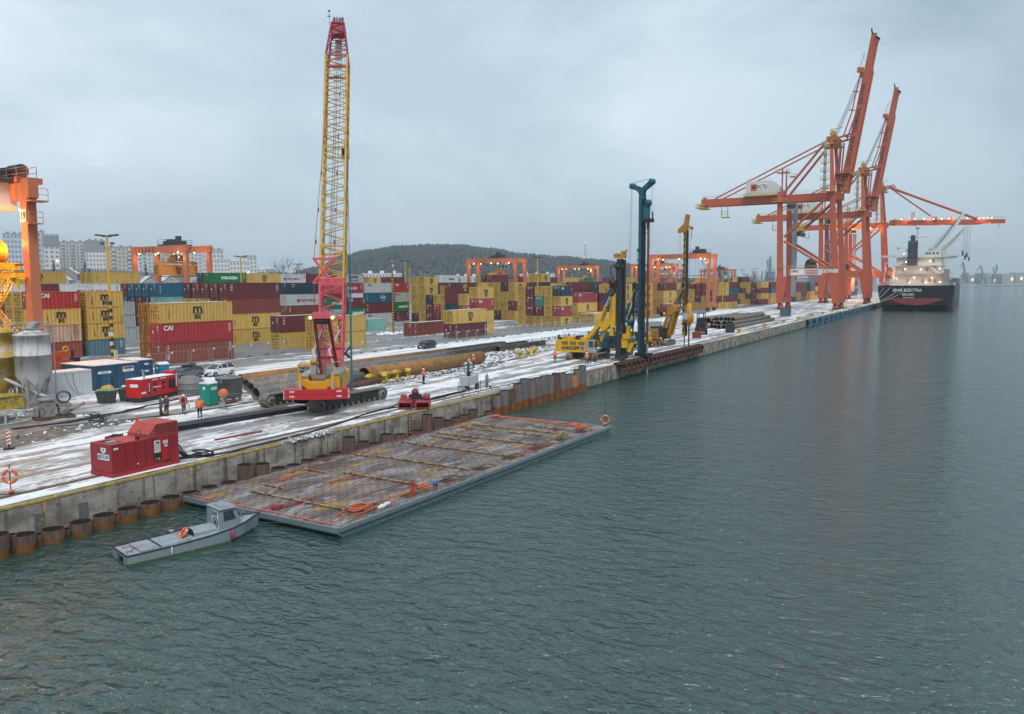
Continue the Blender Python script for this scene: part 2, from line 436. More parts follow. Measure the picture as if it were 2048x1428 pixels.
ye=pm('yellow_edge_paint',(.55,.38,.03),.7,var=.2,scale=2,dirt=(.26,.19,.13),amt=.52,dscale=2.2)
def edge_strip(segs):
 m=MB()
 for a,c in segs:
  x=a
  while x<c:
   l=min(rr_.uniform(3,6),c-x)
   m.box((x,-.03,-.09),(x+l-.02,.12,.03));x+=l
 return m
edge_strip([(-40,40.2),(45.6,75)]).build('edge_strip',ye,qw)
edge_strip([(94,101),(139,210)]).build('edge_strip',pm('rusty_edge',(.33,.17,.06),.85,var=.3,dirt=(.35,.33,.30),amt=.4),qw)
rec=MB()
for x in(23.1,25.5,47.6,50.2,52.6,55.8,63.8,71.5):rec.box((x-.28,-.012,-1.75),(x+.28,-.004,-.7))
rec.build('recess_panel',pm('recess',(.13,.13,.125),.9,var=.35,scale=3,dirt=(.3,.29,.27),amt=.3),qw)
sp_=MB()
for x in(23.4,32.6):sp_.box((x-.05,-.006,-.62),(x+.05,-.003,-.12))
sp_.build('spray_mark',pm('orange_spray',(.8,.25,.12),.8,dirt=(.4,.38,.36),amt=.4,dscale=9),qw)
rb=MB()
for i in range(260):
 x=rr_.gauss(42.9,1.4);y=abs(rr_.gauss(0,.35))-.1;s_=rr_.uniform(.04,.16)
 if 40.2<x<45.8:
  rb.sphere((x,y,rr_.uniform(-.12,.05)),s_,0 if rr_.random()<.75 else 1,5,(1,rr_.uniform(.6,1.2),rr_.uniform(.4,.8)))
rb.build('rubble_patch',[pm('rubble_grey',(.33,.33,.335),.9,var=.4,scale=4),snow()],qw)
rl=empty('crane_rail',(0,0,0),0,'rusty crane rail along the quay edge, running under the red power pack','rail')
m=MB();m.box((-40,2.05,.004),(420,2.12,.03));m.box((-40,2.42,.004),(420,2.47,.022));m.build('rail_head',rusty(),rl)
m=MB();m.box((-40,2.12,.004),(420,2.42,.010));m.build('rail_groove',pm('groove',(.12,.095,.08),.9,var=.3),rl)
rl2=empty('crane_rail',(140,0,0),0,'dark crane rail running past the pipe stack toward the gantry cranes','rail')
m=MB();m.box((0,4.9,.004),(500,5.0,.05));m.box((0,4.2,.004),(500,4.28,.03));m.build('rail_head',rusty(),rl2)
rl3=empty('crane_rail',(200,25.9,0),0,'inland crane rail under the landside legs of the gantry cranes','rail')
m=MB();m.box((0,-.06,.004),(500,.06,.05));m.build('rail_head',rusty(),rl3)
def lerp_tab(t,x):
 if x<=t[0][0]:return t[0][1]
 for(a,b),(c,d)in zip(t,t[1:]):
  if x<=c:
   k=(x-a)/(c-a);k=k*k*(3-2*k);return b+(d-b)*k
 return t[-1][1]
RIDGE=[(560,14),(640,34),(690,58),(740,70),(800,79),(860,82),(920,81),(980,74),(1050,62),(1130,55),(1200,48),(1250,40),(1290,24),(1350,8),(1480,4)]
TOWN=[(-300,30),(200,28),(420,22),(560,14),(700,6),(900,2)]
def terrain(px,rad):
 hill=lerp_tab(RIDGE,px)if px>560 else 14*max(0,(px-300)/260)
 t=max(0,min(1,(rad-1000)/750));t=t*t*(3-2*t)
 z=hill*t
 if rad>1750:z*=max(.25,1-(rad-1750)/1500)
 k=max(0,min(1,(rad-380)/620));k=k*k*(3-2*k)
 return max(z,lerp_tab(TOWN,px)*k)
def tpos(px,rad):
 d=fw*CF+r2*(px-1024);d.z=0;d.normalize()
 p=CAMP+d*rad
 return V((p.x,p.y,terrain(px,rad)))
cols=list(range(-420,1561,20));rads=[380,450,520,600,680,760,840,920,1000,1080,1160,1240,1320,1400,1480,1560,1640,1700,1750,1850,2000,2300,2800]
hm=MB();vs=[];fs=[]
for i,c in enumerate(cols):
 for r_ in rads:
  p=tpos(c,r_);vs.append((p.x,p.y,p.z+(.02 if r_>380 else-.5)))
n=len(rads)
for i in range(len(cols)-1):
 for j in range(n-1):fs.append((i*n+j,i*n+j+1,(i+1)*n+j+1,(i+1)*n+j))
hm.add(vs,fs,0,True)
hill=hm.build('hills',pm('hill_ground',(.10,.105,.10),.95,var=.3,scale=.02,dirt=(.4,.43,.46),amt=.25,dscale=.03));tag(hill,kind='structure')
fr=random.Random(11);fm=MB()
def conifer(m,p,h,w_,mi):
 n=5;a0=fr.random()*6
 for k,(z0,z1,r0)in enumerate(((.12,.58,1.0),(.38,.82,.72),(.64,1.0,.42))):
  base=[(p.x+w_*r0*math.cos(a0+6.283*i/n+k)*fr.uniform(.7,1.2),p.y+w_*r0*math.sin(a0+6.283*i/n+k)*fr.uniform(.7,1.2),p.z+h*z0)for i in range(n)]
  m.add(base+[(p.x,p.y,p.z+h*z1)],[(i,(i+1)%n,n)for i in range(n)],mi)
def roundtree(m,p,h,w_,mi):
 n=6;vs=[]
 for zz,rr in((.25,.5),(.5,1.0),(.8,.8),(1.0,.15)):
  for i in range(n):
   a=6.283*i/n+zz;q_=fr.uniform(.65,1.25)
   vs.append((p.x+w_*rr*math.cos(a)*q_,p.y+w_*rr*math.sin(a)*q_,p.z+h*zz*fr.uniform(.9,1.06)))
 fs=[(k*n+i,k*n+(i+1)%n,(k+1)*n+(i+1)%n,(k+1)*n+i)for k in range(3)for i in range(n)]
 m.add(vs,fs,mi)
for i in range(8200):
 c=fr.uniform(540,1500);rad=1000+790*math.sqrt(fr.random())
 p=tpos(c,rad)
 if c>1300 and fr.random()<.5:continue
 if fr.random()<.55:conifer(fm,p,fr.uniform(10,15),fr.uniform(2.2,3.6),fr.choice((0,0,1)))
 else:roundtree(fm,p,fr.uniform(8,14),fr.uniform(2.6,4.6),fr.choice((1,2,2)))
wood=fm.build('forest',[pm('pine_dark',(.030,.056,.055),.95,var=.3,scale=.1),pm('pine_mid',(.050,.072,.070),.95,var=.3,scale=.1),pm('bare_hazed',(.075,.080,.080),.95,var=.3,scale=.1)])  # tree tints raised toward blue-grey, distance haze put into the colours
tag(wood,'dark mixed wood covering the long hill behind the container yard','wood',kind='stuff')
p=tpos(1170,1760);rm=empty('radio_mast',p,0,'slim lattice radio mast with red lights on the hill','mast')
m=MB();H=46
for k in range(3):
 a=2.09*k
 m.rod((3*math.cos(a),3*math.sin(a),0),(.6*math.cos(a),.6*math.sin(a),H),.3,4)
 for j in range(7):
  z0,z1=j*H/7,(j+1)*H/7;b_=a+2.09;f0,f1=3-2.4*j/7,3-2.4*(j+1)/7
  m.rod((f0*math.cos(a),f0*math.sin(a),z0),(f1*math.cos(b_),f1*math.sin(b_),z1),.18,3)
m.build('lattice',pm('mast_grey',(.25,.22,.22),.6),rm)
m=MB();m.sphere((0,0,H),.8);m.build('beacon',emit('red_beacon',(1,.25,.2),6),rm)
for a in(0,2.1):MB().sphere((2.4*math.cos(a),2.4*math.sin(a),14),.7).build('beacon',MATS['red_beacon'],rm)
wn_mesh={}
def window_obj(parent,w_,h_,M,lit=False):
 k=(round(w_,1),round(h_,1),lit)
 if k not in wn_mesh:
  wn_mesh[k]=MB().box((-w_/2,-.06,0),(w_/2,.1,h_)).mesh('window',emit('lit_window',(1,.72,.4),.6)if lit else pm('far_glass_hazed',(.27,.30,.33),.4,var=.3))  # distant glass lightened, some of the haze put into its colour
 o=bpy.data.objects.new('window',wn_mesh[k]);COL.objects.link(o);o.parent=parent;o.matrix_basis=M;return o
def block(x0,x1,ytop,ybase,rad,col,label,rows=7,cols=6,roofcol=(.3,.32,.34),band=None,dep=14,balc=False,name='apartment_block',cat='apartment block'):
 sc=rad/CF*1.0
 a=tpos(x0,rad);b=tpos(x1,rad);W=(V((b.x,b.y,0))-V((a.x,a.y,0))).length
 yh=565+(570-565)*(1024-(x0+x1)/2)/1024
 ztop=CH+(yh-ytop)*rad/1600;zb=CH+(yh-ybase)*rad/1600
 zb=min(zb,ztop-4);H=ztop-zb
 ang=math.atan2(b.y-a.y,b.x-a.x)
 e=empty(name,(a.x,a.y,zb),ang,label,cat)
 MB().box((0,0,-12),(W,dep,H)).build('wall',pm('facade_'+'_'.join('%02d'%int(c*100)for c in col),col,.9,var=.08,scale=.1,dirt=tuple(c*.7 for c in col),amt=.3,streak=True),e)  # facade tones lightened too, town haze partly carried by the wall colour
 r=MB().box((-.3,-.3,H+.01),(W+.3,dep+.3,H+.7));
 for k in range(3):r.box((W*(.15+.3*k),dep*.3,H+.7),(W*(.15+.3*k)+3,dep*.6,H+2.6))
 r.build('roof',pm('roof_%d'%int(roofcol[0]*100),roofcol,.9,var=.15),e)
 if band:
  MB().box((-.12,-.12,H*(1-band[0])),(W+.12,dep+.1,H-.01)).build('upper_band',pm('band_%d'%int(band[1][0]*100),band[1],.9),e)
 fh=H/rows
 for j in range(rows):
  for i in range(cols):
   ww=W/cols
   window_obj(e,ww*.5,fh*.5,Matrix.Translation((ww*(i+.5),-.18,fh*(j+.28))),fr.random()<.012)
 for i in range(2):
  for j in range(min(rows,6)):
   window_obj(e,dep*.16,fh*.45,Matrix.Translation((W+.18,dep*(.3+.4*i),fh*(j+.3)))@Matrix.Rotation(R(90),4,'Z'))
 if balc:
  for i in range(balc):
   m=MB();cx=W*(i+.5)/balc
   for j in range(rows):m.box((cx-W*.05,-1.6,fh*(j+.05)),(cx+W*.05,-.2,fh*(j+.42)))
   m.build('balcony',pm('balcony_white',(.62,.63,.62),.9),e)
 return e
block(20,64,484,560,900,(0.53,0.62,0.70),'pale blue apartment block partly hidden behind the orange crane leg',9,6)
block(64,104,479,560,960,(0.50,0.56,0.61),'tall grey apartment slab just right of the orange crane leg',9,5,balc=1)
block(100,131,486,540,940,(0.69,0.70,0.70),'white end block with dark grey top storeys',7,3,band=(.34,(.26,.28,.30)))
block(129,184,495,545,1000,(0.50,0.51,0.49),'long grey block with zigzag white balcony towers',9,8,balc=3)
block(182,222,492,560,960,(0.70,0.70,0.70),'white apartment block with wide grey upper band behind the yellow light mast',9,6,band=(.28,(.28,.31,.33)))
block(222,284,502,560,1020,(0.55,0.49,0.43),'beige apartment block left of the far gantry',8,8,balc=2)
block(286,330,506,560,1100,(0.59,0.61,0.62),'light grey block seen through the legs of the yard gantry',8,5,balc=2)
block(332,372,512,560,1120,(0.54,0.54,0.53),'dull grey block behind the hanging yellow container',7,5)
block(374,412,504,560,1080,(0.62,0.62,0.62),'pale block just behind the right legs of the yard gantry',8,5,balc=1)
block(411,455,504,560,1000,(0.59,0.61,0.62),'stepped white apartment block topped by a small mast',7,6)
block(415,468,522,560,900,(0.70,0.70,0.70),'white low apartment house with square windows',5,8,roofcol=(.6,.62,.64))
block(466,506,525,560,860,(0.70,0.70,0.70),'white terraced flats with a grey central panel',4,6,roofcol=(.62,.63,.66),band=None)
block(493,520,517,560,1000,(0.65,0.68,0.69),'narrow white block right of the terraced flats',6,4)
block(384,640,556,572,560,(0.50,0.53,0.54),'long low grey warehouse behind the green container',1,12,roofcol=(.66,.68,.71),name='warehouse',cat='warehouse',dep=25)
block(520,560,541,566,640,(0.65,0.66,0.68),'small white office building left of the bare trees',2,5,roofcol=(.6,.62,.64),name='office_building',cat='office building')
block(728,806,548,566,620,(0.70,0.70,0.70),'long white industrial hall under the wooded hill',2,12,roofcol=(.66,.68,.71),name='industrial_hall',cat='industrial hall')
block(906,960,553,566,760,(0.56,0.60,0.62),'pale hall behind the white container with blue star',1,8,roofcol=(.62,.64,.67),name='industrial_hall',cat='industrial hall')
block(1040,1110,548,566,900,(0.62,0.66,0.70),'light grey shed below the hill between two gantries',1,8,roofcol=(.6,.62,.65),name='industrial_hall',cat='industrial hall')
p=dp(424,504,1010);m=MB();m.box((-.3,-.3,0),(.3,.3,9));m.box((-2,-.3,5.5),(2,.3,6.1))
tag(m.build('roof_cross',pm('mast_grey',(.25,.22,.22)),loc=p),'thin white cross mast on the roof of the stepped flats','mast')
def house(px,rad,wd,dp_,h,label,wall=(.60,.60,.58)):
 p=tpos(px,rad);e=empty('house',p,math.atan2(p.y-CAMP.y,p.x-CAMP.x)-R(90)+fr.uniform(-.5,.5),label,'house')
 MB().prism([(-wd/2,-3),(wd/2,-3),(wd/2,h),(0,h+wd*.38),(-wd/2,h)],0,dp_).build('wall',pm('house_'+str(int(wall[0]*100)),wall,.9,var=.06),e)
 m=MB()
 for s_ in(-1,1):
  m.add([(s_*(wd/2+.5),-.5,h-.35),(s_*(wd/2+.5),dp_+.5,h-.35),(0,dp_+.5,h+wd*.38+.12),(0,-.5,h+wd*.38+.12),(s_*(wd/2+.5),-.5,h),(s_*(wd/2+.5),dp_+.5,h),(0,dp_+.5,h+wd*.38+.5),(0,-.5,h+wd*.38+.5)],[(0,1,2,3),(4,7,6,5),(0,4,5,1),(3,2,6,7),(0,3,7,4),(1,5,6,2)])
 m.build('roof',snow_roof(),e)
 for i in(-1,1):window_obj(e,1.4,1.5,Matrix.Translation((i*wd*.22,-.12,h*.35)))
 window_obj(e,1.2,1.3,Matrix.Translation((0,-.12,h+.2)))
 MB().box((wd*.2,dp_*.5,h+.5),(wd*.2+.8,dp_*.5+.8,h+wd*.38+1)).build('chimney',pm('brick_dull',(.2,.12,.1)),e)
for(px,rad,wd,dd,h,lb,wl)in((162,520,10,12,6,'white gabled house left of the yellow light mast',(.62,.62,.60)),(196,600,14,10,5,'long white house with flat snowy roof behind the light mast',(.58,.58,.57)),(124,640,14,10,4,'low snowy house beside the white end block',(.45,.43,.42)),(146,700,12,9,5,'dark walled house between the trees and the grey block',(.30,.28,.27)),(228,640,12,10,5,'small pale house under the beige block',(.55,.54,.53)),(264,560,11,11,5,'house with steep white gable left of the gantry leg',(.55,.52,.50)),(308,600,12,10,5,'brownish house seen under the hanging container',(.40,.36,.34)),(350,640,12,10,5,'greyish house behind the stacked yellow containers',(.45,.44,.43)),(440,560,14,12,5,'wide snowy roofed house above the green container',(.5,.48,.47)),(620,640,16,10,4,'white bungalow among the bare trees left of the boom',(.6,.6,.6)),(580,600,12,10,4,'low pale house in front of the bare trees',(.55,.55,.55)),):house(px,rad,wd,dd,h,lb,wl)
bark=pm('bark_grey',(.10,.095,.09),.95,var=.2)
def bare_tree(p,H,label,seed,fine=3,group=None):
 tr_=random.Random(seed);e=empty('bare_tree',p,0,label,'tree',group)
 t=MB();t.path([(0,0,-2),(tr_.uniform(-.3,.3),0,H*.2),(0,tr_.uniform(-.4,.4),H*.45)],[H*.022,H*.017,H*.012],6);t.build('trunk',bark,e)
 c=MB()
 def grow(p,d,l,r,k):
  q=p+d*l
  c.add([p+V((r,0,0)),p+V((-r*.5,r*.8,0)),p+V((-r*.5,-r*.8,0)),q],[(0,1,3),(1,2,3),(2,0,3)])
  if k==0:return
  for i in range(tr_.choice((3,3,4))):
   nd=(d+V((tr_.uniform(-1,1),tr_.uniform(-1,1),tr_.uniform(-.35,.7)))*.75).normalized()
   grow(p+d*l*tr_.uniform(.5,1),nd,l*tr_.uniform(.6,.85),r*.7,k-1)
 for i in range(7):
  a=tr_.uniform(0,6.28);grow(V((0,0,H*tr_.uniform(.18,.45))),V((math.cos(a)*.75,math.sin(a)*.75,tr_.uniform(.5,1.1))).normalized(),H*.25,H*.011,fine)
 c.build('crown',bark,e);return e
for i,(px,rad,h,lb)in enumerate(((536,620,19,'bare tree nearest the white office building'),(553,600,22,'bare spreading tree behind the light mast by the white container'),(572,640,27,'largest bare tree of the clump left of the boom'),(590,610,20,'bare tree right of the largest one'),(606,640,25,'round bare tree close to the lattice boom'),(626,600,20,'bare tree touching the left edge of the boom'),(1433,560,26,'bare tree behind the dark lamp post right of the red gantry'),(1450,590,24,'bare tree between two lamp posts beyond the stacks'),(1425,640,22,'small bare tree close to the red gantry leg'),(1500,660,22,'bare tree above the far end of the container row'),(1515,680,21,'bare tree left of the gantry crane leg'),(1345,700,22,'bare tree behind the yellow piling mast'))):
 bare_tree(tpos(px,rad),h,lb,40+i)
tw=random.Random(5)
for i,(px,rad,h,lb)in enumerate(((118,690,15,'dark fir beside the white end block'),(180,660,16,'pointed fir below the grey balcony block'),(188,600,14,'dark fir left of the light mast foot'),(226,690,15,'fir in front of the beige block'),(300,700,14,'fir behind the gantry legs'),(345,690,15,'fir right of the hanging container'))):
 p=tpos(px,rad);e=empty('fir_tree',p,0,lb,'tree')
 MB().rod((0,0,-1),(0,0,h*.5),.25,5).build('trunk',bark,e);m=MB()
 for k in range(70):
  z=h*(.12+.86*tw.random());rr=(1-z/h)*h*.24*tw.uniform(.5,1.1);a=tw.uniform(0,6.28);s_=tw.uniform(.8,1.6)
  c0=V((rr*math.cos(a),rr*math.sin(a),z));d=V((math.cos(a),math.sin(a),-.5))*s_;t_=V((-math.sin(a),math.cos(a),0))*s_*.5
  m.add([c0*1-d*.6+V((0,0,.6)),c0+t_,c0+d*.5,c0-t_],[(0,1,2),(0,2,3)])
 m.build('crown',pm('fir_green',(.03,.045,.035),.95),e)
fs_=MB().box((2150,-2150,-6),(2600,-60,.6)).build('far_shore',pm('far_quay',(.3,.3,.3),.9));tag(fs_,kind='structure')
frr=random.Random(21)
def far_hall(px,depth,wpx,hpx,col,label,name='port_hall',cat='hall'):
 p=dp(px,560,depth);s_=depth/CF;W,H=wpx*s_,hpx*s_
 e=empty(name,(p.x,p.y,.6),CYAW-R(90),label,cat)
 MB().box((0,0,0),(W,30,H)).build('wall',pm('hall_%d'%int(col[0]*100),col,.9,var=.1,scale=.05),e)
 MB().box((-.5,-.5,H+.02),(W+.5,30.5,H+1.2)).build('roof',snow_roof(),e)
 k=max(2,int(wpx/7))
 for i in range(k):
  lit=frr.random()<.25
  window_obj(e,W/k*.55,H*.3,Matrix.Translation((W*(i+.5)/k,-.2,H*.35)),lit)
 return e
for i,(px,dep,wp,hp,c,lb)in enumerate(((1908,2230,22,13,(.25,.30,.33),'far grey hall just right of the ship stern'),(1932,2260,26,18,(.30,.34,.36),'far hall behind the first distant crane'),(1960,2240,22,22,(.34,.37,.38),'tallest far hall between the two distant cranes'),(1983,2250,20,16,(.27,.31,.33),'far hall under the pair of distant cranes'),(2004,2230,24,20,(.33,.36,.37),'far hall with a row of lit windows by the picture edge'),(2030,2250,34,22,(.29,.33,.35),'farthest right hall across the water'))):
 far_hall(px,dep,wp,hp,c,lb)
def portal_crane(px,depth,hpx,lean,label):
 p=dp(px,560,depth);H=hpx*depth/CF
 e=empty('harbour_crane',(p.x,p.y,.6),CYAW-R(90),label,'crane');gm=pm('far_crane_grey',(.16,.18,.20),.8)
 m=MB()
 for sx in(-1,1):m.bar((sx*9,0,0),(sx*4,0,H*.3),3.5)
 m.build('portal',gm,e)
 MB().box((-6,-5,H*.3),(7,6,H*.5)).build('cab_house',gm,e)
 m=MB();m.bar((0,0,H*.45),(lean*.5,0,H*.98),3.4,w2=1.8);m.bar((-4,0,H*.5),(-7,0,H*.86),2.2);m.bar((-7,0,H*.86),(lean*.42,0,H*.86),1.3);m.bar((lean*.5,0,H*.98),(lean,0,H*.7),2.2,w2=1)
 m.build('jib',gm,e)
portal_crane(1930,2200,46,-14,'distant grey harbour crane with upright jib right of the ship')
portal_crane(1967,2200,38,-20,'distant grey harbour crane leaning left')
portal_crane(1990,2210,40,6,'thin distant crane nearest the picture edge')
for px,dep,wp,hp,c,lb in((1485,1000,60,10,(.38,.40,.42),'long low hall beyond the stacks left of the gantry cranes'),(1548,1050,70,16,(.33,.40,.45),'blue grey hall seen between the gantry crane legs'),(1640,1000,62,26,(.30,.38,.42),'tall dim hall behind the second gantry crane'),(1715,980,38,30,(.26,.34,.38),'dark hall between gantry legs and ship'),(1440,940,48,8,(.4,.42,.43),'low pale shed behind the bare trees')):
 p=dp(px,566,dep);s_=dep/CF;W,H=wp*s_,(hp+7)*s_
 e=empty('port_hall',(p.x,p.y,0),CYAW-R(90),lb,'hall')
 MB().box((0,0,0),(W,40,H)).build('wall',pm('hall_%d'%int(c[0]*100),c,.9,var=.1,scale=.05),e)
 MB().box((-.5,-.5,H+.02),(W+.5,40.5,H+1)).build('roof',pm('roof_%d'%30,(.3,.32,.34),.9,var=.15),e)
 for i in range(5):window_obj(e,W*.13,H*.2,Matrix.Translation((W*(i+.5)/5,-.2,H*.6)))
for px,hp,lb in((1524,26,'thin grey chimney left of the distant upright crane'),(1531,27,'second thin chimney close to the distant crane'),(1547,30,'chimney right of the distant upright crane')):
 p=dp(px,566,1500);H=(hp+8)*1500/CF
 tag(MB().lathe([(1.9,0),(1.5,H),(1.2,H),(1.2,H-2)],n=10).build('chimney',pm('chimney_grey',(.22,.22,.23),.9),loc=(p.x,p.y,0)),lb,'chimney')
portal_crane(1541,1500,62,-3,'distant upright harbour crane beyond the container row')
CA=-0.0465979
UX,UY=V((math.cos(CA),math.sin(CA),0)),V((-math.sin(CA),math.cos(CA),0))
def yp(u,v,z=0):return UX*u+UY*v+V((0,0,z))
CC=dict(Y=(.56,.37,.095),Yr=(.50,.245,.045),B=(.235,.062,.048),R=(.33,.030,.034),M=(.135,.028,.034),N=(.018,.040,.062),C=(.012,.095,.165),G=(.008,.155,.055),O=(.43,.43,.41),W=(.60,.62,.64),T=(.05,.24,.20),U=(.10,.19,.24),P=(.50,.36,.27),S=(.38,.40,.41),A=(.20,.42,.38),K=(.33,.05,.055),D=(.065,.022,.034),F=(.62,.27,.05))  # F is container yellow with orange lamp light put into the colour
CN=dict(Y='yellow',Yr='rust stained orange',B='brown red',R='bright red',M='maroon',N='navy',C='blue',G='green',O='pale grey',W='white',T='teal',U='slate blue',P='worn pinkish',S='light grey',A='mint',K='crimson',D='dark plum',F='lamp-tinted yellow')
def cmat(k):
 c=CC[k]
 if k=='Yr':return pm('container_Yr',c,.6,var=.25,scale=.7,dirt=(.16,.07,.03),amt=.62,streak=True)
 if k=='P':return pm('container_P',c,.7,var=.15,scale=.5,dirt=(.30,.14,.08),amt=.45,streak=True)
 return pm('container_'+k,c,.5,var=.1,scale=.45,dirt=tuple(x*.42+.02 for x in c),amt=.30,streak=True,rnd=.16)
CM={}
def body_mesh(L,H,k,simple=False):
 key=(L,H,k,simple)
 if key in CM:return CM[key]
 m=MB();W=2.44;p=.15
 for x in(0,L-p):
  for y in(0,W-p):m.box((x,y,0),(x+p,y+p,H))
 m.box((p,.01,.03),(L-p,.11,.17));m.box((p,W-.11,.03),(L-p,W-.01,.17))
 m.box((p,.01,H-.09),(L-p,.09,H-.012));m.box((p,W-.09,H-.09),(L-p,W-.01,H-.012))
 m.box((.02,p,.03),(.14,W-p,.17));m.box((.02,p,H-.13),(.14,W-p,H-.012));m.box((L-.14,p,.03),(L-.02,W-p,.17));m.box((L-.14,p,H-.13),(L-.02,W-p,H-.012))
 def corr(pts,n,d):
  prof=[]
  for i in range(n):
   a,b=i/n,(i+1)/n;w_=(b-a)
   prof+=[(a,0),(a+w_*.3,0),(a+w_*.5,d),(a+w_*.8,d)]
  prof.append((1,0));return prof
 n=8 if simple else max(6,int(L/.56))
 vs=[];x0,x1=p,L-p
 for t,d in corr(None,n,.055):
  x=x0+(x1-x0)*t;vs+=[(x,.02+d,.17),(x,.02+d,H-.09)]
 m.add(vs,[(2*i,2*i+2,2*i+3,2*i+1)for i in range(len(vs)//2-1)])
 m.quad((p,W-.03,.17),(p,W-.03,H-.09),(L-p,W-.03,H-.09),(L-p,W-.03,.17))
 vs=[]
 for t,d in corr(None,5,.05):
  y=p+(W-2*p)*t;vs+=[(L-.02-d,y,.17),(L-.02-d,y,H-.13)]
 m.add(vs,[(2*i,2*i+2,2*i+3,2*i+1)for i in range(len(vs)//2-1)])
 m.quad((.1,p,.17),(.1,p,H-.13),(.1,W-p,H-.13),(.1,W-p,.17))
 m.quad((0,0,.02),(0,W,.02),(L,W,.02),(L,0,.02))
 m.quad((.01,.01,H-.03),(L-.01,.01,H-.03),(L-.01,W-.01,H-.03),(.01,W-.01,H-.03),1)
 CM[key]=m.mesh('shipping_container',[cmat(k),snow_roof()])
 return CM[key]
def door_mesh(H,k,side,var):
 key=('d',H,k,side,var)
 if key in CM:return CM[key]
 m=MB();r=random.Random(hash((side,var,int(H*10)))%999)
 y0,y1=(.16,1.215)if side==0 else(1.225,2.28)
 m.box((.03,y0,.19),(.085,y1,H-.15),0)
 m.box((.022,y0-.045,.15),(.029,y0+.035,H-.12),3);m.box((.022,y1-.035,.15),(.029,y1+.03,H-.12),3)
 for j in range(1,5):z=.19+(H-.34)*j/5;m.box((.022,y0+.035,z-.04),(.029,y1-.035,z+.04),3)
 for j in range(5):
  z=.19+(H-.34)*(j+.5)/5;m.box((.012,y0+.08,z-.11),(.03,y1-.08,z+.11),0)
 for t in(.25,.75):
  y=y0+(y1-y0)*t
  m.rod((-.008,y,.08),(-.008,y,H-.06),.036,5,1)
  for z in(.14,H-.1):m.box((-.02,y-.07,z-.05),(.03,y+.07,z+.05),1)
  m.box((-.025,y-.2,.95+.1*t),(.0,y+.05,1.0+.1*t),1)
 zt=H-.45
 if side==0:
  m.box((.004,y0+.42,zt-.05),(.011,y0+.92,zt+.07),2)
  for q in range(4):
   if r.random()<.7:m.box((.004,y0+.5,zt-.25-.16*q),(.011,y0+.5+r.uniform(.15,.4),zt-.19-.16*q),2)
 else:
  if r.random()<.75:m.box((.004,y0+.2,zt-.2),(.011,y0+.62,zt+.12),2)
  if r.random()<.5:m.box((.004,y0+.55,zt-.9),(.011,y0+.8,zt-.6),2)
 bar=pm('lock_bar_'+k,tuple(c*.42 for c in CC[k])if k in('Y','Yr','O','W','S','P','F')else tuple(min(.6,c*.9+.13)for c in CC[k]),.5,.2,.2)
 lab=mblack()if k in 'YrOWSPAF'else mwhite()
 CM[key]=m.mesh('door',[cmat(k),bar,lab,pm('door_seam_'+k,tuple(c*.3 for c in CC[k]),.8)]);return CM[key]
